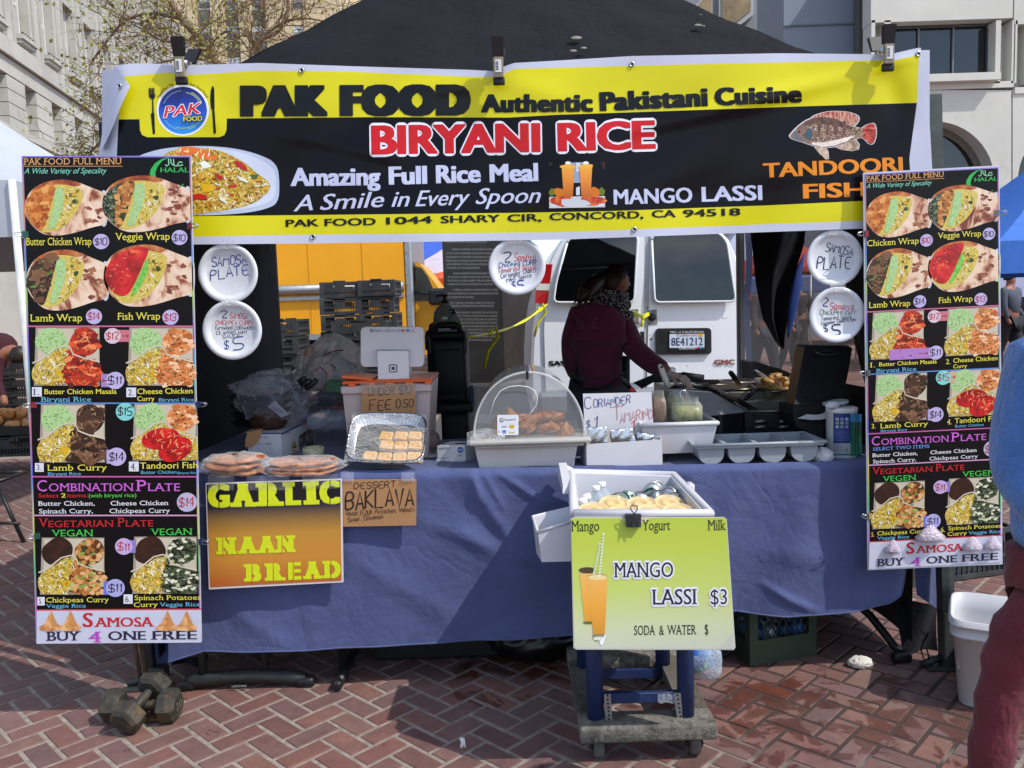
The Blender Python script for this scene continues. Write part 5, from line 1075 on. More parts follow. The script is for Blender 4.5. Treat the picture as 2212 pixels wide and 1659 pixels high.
# ------------------------------------------------------------------ menu boards
RB=[(0,'#3a52c8'),(.08,'#c25fd0'),(.17,'#3fae6a'),(.27,'#d8c64a'),(.36,'#4a6ad0'),(.46,'#d05a8a'),(.55,'#3fb8b0'),(.64,'#8a4ad0'),(.72,'#9cc84a'),(.81,'#4a7ad8'),(.9,'#d88a4a'),(1,'#7a5ad8')]
def bpt(x,y):return (1.384*x,1507.6+1.384*y)
SLV=pr('#b9a6d2',.35);BLB=pr('#15314f',.35)
def menu_board(sheet,alt):
    S_=sheet;T_=S_.text;BK=pr('#0a080c',.3,spec=.25);Yc=pr('#e6dc52',.3);BLU=pr('#69b7d8',.3);WH=pr('#e9e9f0',.3);GRP=pr('#2fae4e',.3)
    S_.quad([(130,172),(1130,172),(1194,3062),(217,3067)],BK,1,'print')
    rbm=grad_mat(RB,S_.zlo,S_.zhi,.3)
    for a,b_ in (((130,172),(217,3067)),((1123,172),(1187,3062))):S_.quad([a,(a[0]+8,a[1]),(b_[0]+8,b_[1]),b_],rbm,2,'print')
    for y,c in ((176,'#8a7ad0'),(1183,'#d06a94'),(1640,'#5a8ad0'),(2076,'#c45aa0'),(2306,'#d09ac0')):
        xa=130+(y-172)*.03;xb=1130+(y-172)*.0222;S_.rect(xa,y-4,xb,y+4,pr(c),2.2,'print')
    T_('PAK FOOD FULL MENU',142,224,722,221,38,pr('#dca468'),2,off=.0,serif=True);S_.rect(140,231,726,235,pr('#c88a4c'),2)
    T_('A Wide Variety of Specality',144,277,628,275,33,pr('#7fd0b4'),2,off=-.004,shear=.28)
    S_.poly([(1005,180),(960,190),(920,215),(895,250),(888,280),(905,300),(925,300),(922,270),(935,235),(965,200)],GRP,2,'print');T_('HALAL',952,269,1122,269,29,GRP,3,off=.02)
    for st_ in ([(1086,224),(1066,230),(1054,220),(1066,207),(1084,211)],[(1066,229),(1040,231),(1032,224),(1030,190)],[(1012,188),(1016,214),(1030,229)],[(1000,186),(1002,222),(992,232),(980,224)]):S_.stroke(st_,6,pr('#8fd8a4'),3,'lettering')
    S_.stroke([(1058,358),(1075,352),(1090,338)],5,GRP,2,'print')
    def wrap(x0,y0,x1,y1,kind):
        fk='food_picture#'+kind
        w,h=x1-x0,y1-y0;q=lambda l:soft([(x0+a*w,y0+b*h) for a,b in l])
        S_.poly(q([(.90,.2),(1,.2),(1.0,.86),(.9,.84)]),pr('#c9ccd2'),1.6,fk)
        S_.poly(q([(0,.55),(.015,.36),(.08,.20),(.18,.09),(.32,.02),(.5,0),(.64,.05),(.8,.15),(.98,.25),(.99,.6),(.97,.82),(.82,.86),(.66,.94),(.5,1),(.34,1.02),(.2,.98),(.08,.82),(.02,.68)]),TOR,2,fk)
        S_.poly(q([(.08,.20),(.18,.09),(.32,.02),(.5,0),(.64,.05),(.7,.10),(.6,.14),(.46,.10),(.3,.12),(.16,.22),(.06,.38)]),TOR2,2.5,fk)
        S_.poly(q([(.03,.56),(.05,.36),(.16,.20),(.32,.11),(.46,.09),(.62,.14),(.69,.18),(.70,.30),(.66,.5),(.58,.70),(.45,.88),(.3,.97),(.18,.94),(.07,.76)]),RICE2,3,fk)
        m1={'chk':CHKN,'veg':CHK,'lamb':LMB,'fish':RED2}[kind]
        if kind == 'fish':S_.poly(q([(.01,.58),(.03,.38),(.12,.2),(.3,.06),(.48,.04),(.5,.12),(.45,.28),(.36,.6),(.26,.86),(.12,.82)]),m1,4,fk)
        else:S_.poly(q([(.0,.56),(.03,.36),(.12,.2),(.28,.1),(.38,.12),(.33,.4),(.26,.75),(.2,.97),(.08,.8)]),m1,4,fk)
        if kind == 'veg':S_.poly(q([(.0,.56),(.03,.36),(.12,.2),(.2,.16),(.14,.4),(.1,.6),(.16,.9),(.08,.8)]),SPN,4.4,fk)
        g0=GRN if kind != 'fish' else ramp_mat([(.3,'#5cae3e'),(.7,'#8ad45c')],80,'noise',.4)
        if kind == 'fish':S_.poly(q([(.47,.22),(.5,.3),(.47,.55),(.34,.84),(.29,.84),(.36,.6),(.44,.36)]),g0,5,fk)
        else:S_.poly(q([(.36,.18),(.42,.14),(.48,.18),(.47,.5),(.40,.72),(.36,.9),(.28,.9),(.3,.74),(.35,.5)]),g0,5,fk)
        rz=q([(.50,.16),(.62,.16),(.68,.22),(.68,.32),(.64,.5),(.56,.68),(.44,.86),(.38,.90),(.42,.74),(.48,.52)]);S_.scatter(rz,60,GRAINS,24,6,4.2,fk,int(x0));lf=q([(.02,.55),(.05,.36),(.14,.22),(.28,.12),(.36,.14),(.31,.42),(.25,.72),(.19,.92),(.09,.76)])
        if kind == 'veg':S_.scatter(q([(.16,.3),(.26,.12),(.36,.14),(.31,.42),(.25,.72),(.19,.92),(.14,.7)]),40,['#c98a48','#d89c58','#b57434','#a5642a'],17,16,4.8,fk,2,True,.04);S_.scatter(q([(.03,.5),(.12,.24),(.17,.3),(.12,.6),(.16,.88),(.08,.74)]),40,['#2f4220','#4a5c34','#121810','#8a946c','#1c2614'],15,9,4.9,fk,3,True,.3)
        elif kind == 'lamb':S_.scatter(lf,16,['#6a4630','#4a2e1e','#7d573c','#3a2418'],36,30,4.3,fk,4,True,.2);S_.scatter(lf,26,['#a3805f','#8f6a4a'],16,5,4.9,fk,5);S_.scatter(lf,9,['#5c8a34'],11,6,5.5,fk,6,True)
        elif kind == 'chk':S_.scatter(lf,26,['#d98a3c','#b8601e','#e6a45a','#a04c16','#c8752c'],28,20,4.3,fk,7,True,.25);S_.scatter(lf,16,['#f0b878','#7a3410'],18,5,5,fk,8)
        else:S_.scatter(lf,22,['#e04038','#a80c12','#f0785a','#8a060a'],26,8,4.4,fk,9);S_.scatter(lf,6,['#f4b48c'],14,4,5,fk,10)
        S_.scatter(q([(.72,.2),(.9,.3),(.93,.7),(.76,.82),(.62,.88),(.7,.6)]),12,['#7a3a26','#a86a4c','#8a4a34'],20,12,2.6,fk,int(y0),True,.3);S_.poly(q([(.50,.45),(.53,.47),(.56,.54),(.53,.53)]),WH,5.2,fk);S_.blob(x0+.6*w,y0+.4*h,.03*w,.04*h,pr('#3c4c1c'),5.2,fk,seed=int(x0));S_.blob(x0+.55*w,y0+.28*h,.015*w,.03*h,pr('#54661f'),5.2,fk,seed=int(y0))
    wrap(145,310,640,640,'chk');wrap(605,285,1140,620,'veg');wrap(155,725,650,1085,'lamb');wrap(612,695,1157,1062,'fish')
    def price(cx,cy,r,t,col=None,ink=None,arrow=None,band=None):
        pk='price_tag#%d' % (cx*7+cy)
        if band:S_.rect(band[0],cy-r*.72,band[1],cy+r*.72,pr(band[2],.35),5.6,pk)
        S_.disc(cx,cy,r,r*.95,pr(col or '#bdb2dc',.35),6,pk,24)
        S_.hand(t,cx-r*.78,cy+r*.42,cx+r*.82,cy+r*.40,r*.85,ink or pr('#2a2036'),r*.11,7,pk,seed=int(cx+cy))
        if arrow:S_.stroke([(arrow[0],cy),(arrow[1],cy)],r*.09,pr('#a83a4a'),7,pk);d_=r*.22 if arrow[1] < arrow[0] else -r*.22;S_.stroke([(arrow[1]+d_,cy-r*.16),(arrow[1],cy),(arrow[1]+d_,cy+r*.16)],r*.09,pr('#a83a4a'),7.2,pk)
    T_('Chicken Wrap' if alt else 'Butter Chicken Wrap',155,702,545,700,44,Yc,5,off=.004,serif=True,sth=.04,sbig=.06);T_('Veggie Wrap',685,672,1010,669,42,Yc,5,off=.004,serif=True,sth=.04,sbig=.06);T_('Lamb Wrap',180,1155,490,1153,42,Yc,5,off=.004,serif=True,sth=.04,sbig=.06);T_('Fish Wrap',698,1145,953,1143,42,Yc,5,off=.004,serif=True,sth=.04,sbig=.06)
    rd=pr('#b02c3c')
    price(600,680,48,'$10',ink=rd if alt else None);price(1066,656,47,'$10');price(558,1125,48,'$14',ink=None if alt else rd);price(1012,1130,48,'$13',ink=rd)
    def tray(X0,Y0,k,a,b_,c,d,full=False):
        fk='food_picture#%d' % (X0+Y0*3)
        """a paper tray: a sauce, b and c the dish, d rice"""
        q=lambda l:[(X0+x*k,Y0+y*k) for x,y in l]
        S_.poly(q([(22,0),(400,0),(402,345),(12,345)]),pr('#a49a8a',.35),2,fk);S_.poly(q([(36,8),(396,8),(396,338),(30,338)]),pr('#c8bda8',.35),2.4,fk)
        S_.blob(X0+118*k,Y0+85*k,94*k,86*k,a,3,fk,amp=.05,seed=int(X0));S_.blob(X0+312*k,Y0+85*k,88*k,82*k,b_,3,fk,amp=.04,seed=int(X0)+1)
        S_.poly(soft(q([(-4,270),(8,232),(40,205),(110,160),(150,128),(200,118),(232,140),(220,200),(200,345),(30,343),(6,318)])),RICE,3.4,fk)
        if full:S_.poly(q([(180,140),(260,150),(400,200),(410,340),(190,345)]),RICE,3.6,fk)
        else:S_.poly(soft(q([(183,300),(182,262),(196,215),(222,122),(258,118),(310,178),(400,205),(412,250),(410,343),(198,346)])),c,3.8,fk)
        rz=q([(4,268),(14,234),(110,165),(150,132),(196,124),(222,142),(210,200),(190,340),(32,338),(12,316)]);S_.scatter(rz if not full else q([(4,268),(14,234),(110,165),(150,132),(230,142),(400,210),(404,336),(32,338)]),110 if not full else 170,GRAINS,24,6,3.95,fk,int(X0))
        big=q([(190,300),(190,262),(204,215),(228,128),(256,124),(308,182),(396,210),(405,250),(402,338),(206,340)]);sml=[(X0+k*(312+80*math.cos(t*.5)),Y0+k*(85+74*math.sin(t*.5))) for t in range(13)]
        for foods,pl,d_ in ((b_,sml,.45),(None if full else c,big,1)):
            if foods in (REDC,ORC):cc=['#e2562c','#8a1208','#f08a54','#6a0c06','#c43418'] if foods is REDC else ['#f2b888','#b8602a','#dc8a4c','#f6caa4','#c4743c'];S_.scatter(pl,int(34*d_),cc,30,18,4.0,fk,3,True,.28);S_.scatter(pl,int(30*d_),cc[2:3]+cc[:1],22,5,4.6,fk,4);S_.scatter(pl,int(40*d_),['#3a2a12','#4a5a20'],6,4,5,fk,5,True)
            elif foods is CHK:S_.scatter(pl,int(100*d_),['#c98a48','#dca262','#b57434','#e0b27c','#a5642a','#6a3416'],16,15,4.0,fk,6,True,.04);S_.scatter(pl,int(14*d_),['#7ca24a','#a8c070'],15,8,4.8,fk,7,True,.3)
            elif foods is SPN:S_.scatter(pl,int(120*d_),['#2a3c1e','#141c10','#44583a','#0d120b','#2f4428'],17,9,4.0,fk,8,True,.35);S_.scatter(pl,int(26*d_),['#d8d8ba','#b9bb94','#e6e4cc'],16,9,4.7,fk,9,True,.3)
            elif foods is LMB:S_.scatter(pl,int(26*d_),['#6a4630','#4a2e1e','#7d573c','#35200f'],42,32,4.0,fk,10,True,.2);S_.scatter(pl,int(46*d_),['#a98663','#8f6a4a','#24140a'],22,6,4.7,fk,11)
        if a is GRN:S_.scatter([(X0+k*(118+86*math.cos(t*.5)),Y0+k*(85+78*math.sin(t*.5))) for t in range(13)],60,['#7a9a5c','#c2dca6','#5f8048'],5,3.5,3.3,fk,12,True)
        S_.stroke(q([(2,212),(60,186),(140,122),(196,108),(226,120),(244,158),(300,180),(402,204)]),8*k,pr('#d6cab2',.3),5.4,fk)
        S_.poly(q([(60,290),(72,292),(90,318),(78,316)]),WH,4.2,fk);S_.poly(q([(120,205),(130,200),(140,236),(132,240)]),WH,4.2,fk)
        if not full:S_.blob(X0+170*k,Y0+275*k,26*k,24*k,pr('#d8a81c'),4.2,fk,seed=3)
    BOXC=pr('#d9dbe4',.35)
    def num(x,y,t,w=58,h=56):
        if not alt:S_.rect(x,y-h+8,x+w,y+8,BOXC,4.5,'print');T_(t,x+8,y-2,x+w-12,y-2,h*.62,pr('#222436'),5,off=.0,serif=True)
        else:T_(t,x+8,y-2,x+w-12,y-2,h*.62,Yc,5,off=.0,serif=True)
    tray(190,1190,1,GRN,REDC,REDC,0);tray(746,1190,1,GRN,ORC,ORC,0)
    price(668,1240,49,'$12','#d8c2cc',rd,(727,763),(690,768,'#c8707f'))
    price(684,1505,54,'$11',band=(600,684,'#9d86b8') if not alt else (340,684,'#b07cc0'),arrow=(660,606) if not alt else (560,628))
    num(190,1592,'1.');T_('Butter Chicken Masala',264,1586,692,1584,30,Yc,5,off=.01);T_('Biryani Rice',243,1631,545,1630,28,BLU,5,off=.004,serif=True)
    num(750,1595,'2.');T_('Cheese Chicken',815,1586,1143,1582,33,Yc,5,off=.01);T_('Curry',815,1627,917,1626,28,Yc,5,off=.01)
    if not alt:T_('Biryani Rice',941,1630,1155,1628,20,BLU,5,off=.004,serif=True)
    X,Y=bpt(150,100);tray(X+14,Y,1,GRN,LMB,LMB,0);X,Y=bpt(560,97);tray(X,Y,.98,GRN,ORC,None,0,True)
    for (x,y,rx,ry,ro_) in ((690,248,84,46,-.15),(752,293,76,50,-.4)):X,Y=bpt(x,y);S_.disc(X,Y,rx*1.384,ry*1.384,RED2,5.5 if x < 700 else 6.5,'food_picture#fish2',22,ro_);S_.scatter([(X+rx*1.2*math.cos(t*.5),Y+ry*1.1*math.sin(t*.5)) for t in range(13)],30,['#e8603a','#8a0a0c','#f49a64','#6a0608'],30,7,5.8 if x < 700 else 6.8,'food_picture#fish2',5)
    X,Y=bpt(537,132);price(X,Y,56,'$15','#7fd0cc',None if not alt else rd,band=None if not alt else (X,X+90,'#c8b090'),arrow=(X+60,X+90) if alt else None);X,Y=bpt(500,325);price(X,Y,57,'$14','#b9b0da',None,band=(X-60,X,'#a99cc8'))
    def B(t,xa,ya,xb,yb,h,m_,**kw):(p,q),(r,s)=bpt(xa,ya),bpt(xb,yb);T_(t,p,q,r,s,h*1.384,m_,5,**kw)
    sf=dict(off=.002,serif=True,sth=.045,sbig=.07)
    X,Y=bpt(150,384);num(X,Y,'3.',52,52);X,Y=bpt(553,382);num(X,Y,'4.',58,58)
    B('Lamb Curry',203,385,460,383,25,Yc,**sf);B('Biryani Rice',205,406,348,404,14,BLU,**sf);B('Tandoori Fish',601,377,847,374,27,Yc,off=.006);B('Butter Chicken',605,399,757,397,14,BLU,off=.0)
    if not alt:B('Biryani Rice',762,399,850,398,9,BLU,**sf)
    PK=pr('#c966cc',.3);RDm=pr('#c4222c',.3)
    B('C',156,473,204,473,47,PK,**sf);B('OMBINATION',207,473,572,472,33,PK,**sf);B('P',585,472,631,472,47,PK,**sf);B('LATE',633,472,775,472,33,PK,**sf)
    if alt:B('SELECT TWO ITEMS',165,501,470,499,17,pr('#6a9ae0'),**sf)
    else:B('Select',165,500,252,500,17,RDm,off=.01);B('2',262,500,282,500,18,Yc,off=.01);B('items:',288,500,378,499,17,RDm,off=.01);B('(with biryani rice)',380,500,585,498,17,pr('#52b848'),off=.01)
    B('Butter Chicken,',164,535,408,534,19,WH,**sf);B('Cheese Chicken',473,534,722,532,19,WH,**sf);B('Spinach Curry,',166,568,400,567,19,WH,**sf);B('Chickpeas Curry',468,567,730,565,19,WH,**sf)
    X,Y=bpt(802,520);price(X,Y,60,'$14','#b9b2cf',rd)
    B('V',166,627,206,627,38,RDm,**sf);B('EGETARIAN',206,627,487,625,27,RDm,**sf);B('P',505,625,536,625,38,RDm,**sf);B('LATE',538,625,660,624,27,RDm,**sf)
    vg='VEGEN' if alt else 'VEGAN';B(vg,222,667,399,666,28,pr('#3fc24a'),**sf);B(vg,647,662,824,660,28,pr('#3fc24a'),**sf)
    X,Y=bpt(155,672);tray(X+12,Y,.98,CHOC,CHK,CHK,0);X,Y=bpt(560,668);tray(X,Y,.98,CHOC,SPN,SPN,0)
    X,Y=bpt(531,710);price(X,Y,52,'$11','#c3a9d6',rd,band=(X,X+70,'#8a7ac8'));X,Y=bpt(495,888);price(X,Y,56,'$11','#a9a8dc',None,band=(X-70,X,'#6f74c8'))
    X,Y=bpt(160,957);num(X,Y,'5.',44,50);X,Y=bpt(530,950);num(X,Y,'6.',54,56)
    B('Chickpeas Curry',196,950,468,948,21,Yc,**sf);B('Veggie Rice',197,973,370,972,16,BLU,**sf);B('Spinach Potatoes',575,940,862,938,20,Yc,**sf);B('Curry',572,970,678,968,20,Yc,**sf);B('Veggie Rice',685,968,860,966,17,BLU,**sf)
    q=[bpt(157,984),bpt(864,980),bpt(862,1122),bpt(157,1127)];S_.quad(q,pr('#c6c8da',.3),5.5,'print');S_.quad([bpt(157,980),bpt(864,976),bpt(864,982),bpt(157,986)],pr('#c8404c'),5.8,'print')
    def B2(t,xa,ya,xb,yb,h,m_,L=8):(p,q),(r,s)=bpt(xa,ya),bpt(xb,yb);T_(t,p,q,r,s,h*1.384,m_,L,off=.02,serif=True,sth=.06,sbig=.08)
    B2('S',350,1055,404,1055,60,pr('#c01c26'));B2('AMOSA',405,1055,660,1053,40,pr('#c01c26'));NV=pr('#231d3c')
    B2('BUY',200,1115,346,1113,40,NV);B2('4',375,1122,437,1121,46,pr('#b04ab8'));B2('ONE',460,1112,630,1110,38,NV);B2('FREE',650,1110,850,1108,38,NV)
    SM=ramp_mat([(.3,'#b87a42'),(.5,'#d69a5e'),(.7,'#e8b884')],30,'noise',.4)
    if not alt:
        for x in (218,302,718,800):
            S_.poly([bpt(x,985),bpt(x+8,1000),bpt(x+26,1040),bpt(x+48,1055),bpt(x+40,1068),bpt(x,1074),bpt(x-42,1070),bpt(x-52,1058),bpt(x-26,1040),bpt(x-10,1005)],SM,9+.02*x/10,'samosa_picture#%d' % x);S_.poly([bpt(x+2,988),bpt(x+30,1050),bpt(x+4,1052)],pr('#c88a50'),11,'samosa_picture#%d' % x)
    return SM
def board_thing(name,label,Y,cr,corners,alt,thick=.006):
    c=[P(u,v,Y) for u,v in corners];base=(c[2]+c[3])/2;t=thing(name,label,'menu board',base)
    p=MB();o=Vector((0,.0005,0));p.prism([x+o for x in c],(0,thick,0),pr('#c9cbd2',.4));p.build('panel',t)
    sh=Sheet(wallY(Y),cr,.00035);sh.zlo,sh.zhi=0,c[0].z-base.z;sm=menu_board(sh,alt);sh.done(t);return t,sh,sm
lb_c=[(46,338),(412,336),(435,1387),(78,1391)]
lbt,lsh,SMM=board_thing('menu_board','large menu board with small yellow samosas printed above its white foot',2.78,cA,lb_c,False)
rc=[(1868,376),(2157,361),(2163,1216),(1877,1229)]
def cRB(x,y):
    t=(y-172)/2893;l=130+t*87;r=1130+t*64;s=(x-l)/(r-l);q=rc
    return ((q[0][0]*(1-s)+q[1][0]*s)*(1-t)+(q[3][0]*(1-s)+q[2][0]*s)*t,(q[0][1]*(1-s)+q[1][1]*s)*(1-t)+(q[3][1]*(1-s)+q[2][1]*s)*t)
rc_out=[(1865,373),(2159,357),(2166,1219),(1875,1232)]
rbt,rsh,_=board_thing('menu_board','smaller menu board on the right tent leg with bagged samosas stuck to its foot',2.90,cRB,rc_out,True)
# bagged samosas stuck on the foot of the right board
CLB=clear_mat('#e9e4f4',.35,.12,.8,60.0)
for i,(x,y,w_,h_,lb) in enumerate(((427,1378,50,36,'large bagged samosa stuck over the red samosa lettering of the menu board'),(292,1425,24,30,'bagged samosa stuck at the foot of the menu board before the word samosa'),(582,1415,32,28,'bagged samosa second from the corner of the menu board foot'),(655,1412,28,28,'bagged samosa nearest the corner of the menu board foot'))):
    c=P(*cC(x,y),2.885);k=2.9/1791*.5951;a=Vector((0,0,h_*k));t=thing('samosa_bag',lb,'samosa',c,'bagged samosas on the menu board');q=MB()
    q.lathe([(0,-.02),(.9*w_*k,-.02),(w_*k,-.008),(.55*w_*k,.35*h_*k),(.2*w_*k,.8*h_*k),(0,h_*k)],c-Vector((0,0,h_*k*.3)),ramp_mat([(.3,'#a886a0'),(.5,'#c9a8b8'),(.7,'#dcc8d8')],40,'noise',.3),12,sy=.35);q.build('samosa',t)
    q=MB();q.lathe([(0,-.026),(w_*k,-.024),(1.14*w_*k,-.008),(.7*w_*k,.35*h_*k),(.32*w_*k,.85*h_*k),(0,1.1*h_*k)],c-Vector((0,0,h_*k*.3)),CLB,14,sy=.45);q.build('plastic_wrap',t)

# binder clips on the boards
def binder_clip(u,v,Y,side,col,label,w=.02):
    c=P(u,v,Y-.004);t=thing('binder_clip',label,'clip',c,'binder clips on the menu boards');q=MB()
    q.prism([c+Vector((0,-.006,-w/2)),c+Vector((0,.014,-w/2)),c+Vector((-side*.016,.004,-w/2))],(0,0,w),mat(col,.35,.3));q.build('clip_body',t)
    h=MB()
    for sy in (-.004,.012):h.tube([c+Vector((0,sy,w*.3)),c+Vector((side*.018,sy-.006,w*.32)),c+Vector((side*.024,sy-.008,0)),c+Vector((side*.018,sy-.006,-w*.32)),c+Vector((0,sy,-w*.3))],.0013,STEEL,5)
    h.build('wire_handle',t)
for u,v,s_,col,lb in ((50,506,-1,'#1d4a44','green binder clip on the left board outer edge beside the butter chicken wrap'),(413,488,1,'#8a1f3c','red binder clip on the left board edge touching the banner'),(68,875,-1,'#7a1f30','dark red binder clip on the left board outer edge at the third dish'),(431,874,1,'#243a6e','blue binder clip on the left board inner edge at the fourth dish'),(76,1158,-1,'#1f4a46','green binder clip on the left board outer edge at the word vegan'),(437,1171,1,'#22386a','blue binder clip on the left board inner edge near the naan sign')):binder_clip(u,v,2.78,s_,col,lb)
for u,v,s_,col,lb in ((1868,505,-1,'#7a1f38','dark red binder clip on the right board beside the upper paper plate'),(2157,460,1,'#8a8c8e','silver binder clip on the right board outer edge at the veggie wrap'),(1872,806,-1,'#55585a','grey binder clip on the right board below the word biryani'),(1876,1115,-1,'#a88a5a','brass binder clip on the right board beside the chickpea dish')):binder_clip(u,v,2.90,s_,col,lb)

# stand of rusty bars under the left board
RUST=mat('#4a3a2c',.7,.4,var=.4,vs=30.0,dirt='#7a5638',ds=24.0,dth=.5)
sd=thing('board_stand','pair of rusty iron bars carrying the large menu board','stand',G(312,1545)); 
for (u0,v0,u1,v1) in ((288,1370,306,1480),(301,1370,322,1500)):
    a=P(u0,v0,2.84);b_=P(u1,v1,2.84);q=MB();q.tube([a+Vector((0,0,.9)),a,b_],.008,RUST,6,True,1.0);q.build('bar',sd)
q=MB();c=P(318,1500,2.84);q.tube([P(322,1497,2.84),P(320,1530,2.8),P(306,1548,2.78)],.008,RUST,6);q.box((c.x,c.y,.01),(.16,.14,.012),RUST);q.tube([(c.x,c.y,.01),(c.x,c.y,c.z)],.014,RUST,8);q.build('foot',sd)
# hexagonal dumbbells
HEX=mat('#45423c',.6,.5,var=.35,vs=25.0,dirt='#6f5a3c',ds=16.0,dth=.52,bump=.3,bs=50.0)
def dumbbell(c1_,c2_,r,label,num=None):
    a,b_=Vector(c1_),Vector(c2_);d=(b_-a).normalized();up=Vector((0,0,1));s_=d.cross(up).normalized();up=s_.cross(d);R=Matrix((s_,up,d)).transposed()
    t=thing('dumbbell',label,'dumbbell',((a+b_)/2)-Vector((0,0,r)),'hexagonal dumbbells weighing down the stand')
    h=MB();h.tube([a,a.lerp(b_,.25),a.lerp(b_,.5),a.lerp(b_,.75),b_],[.014,.015,.018,.015,.014],HEX,10);h.build('handle',t)
    for p,sg in ((a,-1),(b_,1)):
        q=MB();q.lathe([(r*.72,-.034),(r*.98,-.024),(r,0),(r*.98,.024),(r*.72,.034)],p,HEX,6,R @ Matrix.Rotation(math.pi/6,3,'Z') if False else R,smooth=False);ho=q.build('weight_head',t)
        if num:
            n=d*sg;f=Sheet(lambda x,y,L,p=p,n=n:p+n*(.0345+L*.0003)+s_*(x*sg*-1)*1.0+up*(-y),dd,1.0);f.mb('number')
            f.text('20',-.022,.012,.022,.012,.026,mat('#8a8270',.5,.5),1,'number',off=.0);f.rect(-.028,-.020,.028,.018,mat('#33302b',.7,.3),0.2,'number');f.done(ho)
g=lambda u,v,z:P(u,v,1) and (lambda d:CP+d*((z-CAMH)/d.z))(ray(u,v))
r_d=.058
dumbbell(g(335,1478,r_d+.05),g(276,1549,r_d),r_d,'rusty hexagonal dumbbell pointing at the viewer, before the others',None)
dumbbell(g(246,1523,r_d),g(366,1523,r_d),r_d,'rusty hexagonal dumbbell lying crosswise marked 20 behind the other','20')

# ------------------------------------------------------------------ paper plates hanging from the banner
PPL=mat('#cfd3da',.45,var=.04,vs=20.0,bump=.1,bs=30.0)
def plate(u,v,ru,label,Y=2.945,tilt=0.0):
    c=P(u,v,Y);r=ru*Y/FPX;t=thing('paper_plate',label,'paper plate',c-Vector((0,0,r)),'paper plates taped below the banner');Rm=Matrix.Rotation(math.pi/2+tilt,3,'X')
    q=MB();q.lathe([(0,.001),(r*.72,.001),(r*.76,.003),(r*.82,.011),(r*.90,.014),(r*.97,.013),(r,.010),(r*.985,.008),(r*.9,.010),(r*.8,.006),(r*.74,-.003),(0,-.004)],c,PPL,48,Rm);q.build('dish',t)
    q=MB();q.grid(lambda a,b:c+Vector(((a-.5)*r*.55,-.016+.02*b*0+.003*math.sin(a*30+b*9),r*.80+b*r*.42)),8,6,clear_mat('#ffffff',.16,.1,.6,80.0));q.build('tape',t)
    n=Rm @ Vector((0,0,1));return t,Sheet(flat(c+n*.0012,n),cF,.0003)
MBL=pr('#2a3f8c');MRD=pr('#b8283a');MNV=pr('#23264c');MGR=pr('#2c5a4a')
t,s_=plate(494.5,590.5,64,'paper plate reading samosa plate, above another near the left menu board',2.955)
s_.hand('SAMOSA',90,250,325,226,60,MBL,6,seed=1);s_.hand('PLATE',82,338,342,298,66,MBL,6.5,seed=2);s_.done(t)
t,s_=plate(503.5,713,64,'paper plate with a 5 dollar price, lower one near the left menu board',2.935)
for a in (('2',150,588,202,582,48,MNV,6),('SAMOSA',207,588,326,592,36,MRD,3.4),('CHICKPEA CURRY',115,628,366,630,28,MRD,3.2),('TAMARIND,CORIANDER',108,662,374,660,23,MNV,2.8),('CILANTRO, MINT',118,692,326,688,21,MNV,2.8),('SAUCE',160,719,282,707,22,MNV,2.8),('$',172,790,208,788,54,MBL,5),('5',232,796,318,786,82,MBL,7)):s_.hand(*a,seed=len(a[0]))
s_.done(t)
t,s_=plate(1117,575.5,61,'paper plate with a 5 dollar price hanging alone at the middle of the banner');s_.cr=cG
for a in (('2',112,180,164,178,56,MNV,6),('Samosa',175,180,296,176,44,MRD,3.6),('Chicpea CURRY',90,212,316,194,26,MBL,3.6),('Tamarind Sauce',86,242,298,218,26,MRD,3),('Coriander Cilantro',102,272,316,230,26,MNV,2.6),('MINT Sauce',132,292,274,262,22,MNV,2.6),('$',160,322,184,320,36,MBL,4),('5',190,328,234,325,48,MBL,6.5)):s_.hand(*a,seed=len(a[0])+1)
s_.done(t)
t,s_=plate(1801,558,60,'paper plate reading samosa plate, above another near the right menu board',2.955);s_.cr=cG
s_.hand('SAMOSA',1866,122,2016,150,46,MNV,4.5,seed=4);s_.hand('PLATE',1818,218,2008,222,66,MNV,6,seed=5);s_.done(t)
t,s_=plate(1806,680,60,'paper plate with a 5 dollar price, lower one near the right menu board',2.935);s_.cr=cG
for a in (('2',1844,424,1888,424,46,MNV,5.5),('Samosa',1892,440,2026,446,38,MRD,3.6),('ChickPea curry',1838,470,2058,468,28,MGR,3),('Tamarind Sauce',1845,500,2012,492,22,MNV,2.4),('Coriander Cilantro Sauce',1846,526,2050,500,20,MNV,2.2),('$',1860,566,1886,562,40,MNV,4),('5',1900,585,1958,583,62,MNV,8)):s_.hand(*a,seed=len(a[0])+2)
s_.done(t)

# ------------------------------------------------------------------ folding tables and the blue cloth
YT0=2.99
TBL=mat('#c6c4bc',.6,var=.08)
def folding_table(name,label,cx_,cy_,w,d,zt,rot=False):
    t=thing(name,label,'table',(cx_,cy_,0));q=MB();q.box((cx_,cy_,zt-.025),(w,d,.04),TBL,bev=.012,seg=2);q.build('table_top',t);return t
ft=folding_table('folding_table','long folding table under the blue cloth, along the front of the stall',.06,YT0+.37,2.52,.72,.785)
def lifetime_foot(t,a,b_,za=0.0):
    """a moulded foot bar from a to b with two round tubes above"""
    q=MB();n=12;pts=[]
    for i in range(n+1):
        f=i/n;p=Vector(a).lerp(Vector(b_),f);p.z=.030+.016*math.sin(math.pi*f);pts.append(p)
    q.tube(pts,[.018]+[.028]*(n-1)+[.018],mat('#242424',.55,var=.3,vs=30.0),8);fo_=q.build('foot_bar',t)
    for f in (0,1):
        q=MB();p=Vector(a).lerp(Vector(b_),f);q.box((p.x,p.y,.018),(.07,.05,.036),BLACK,bev=.012,seg=2);q.build('foot_cap',t)
    return fo_
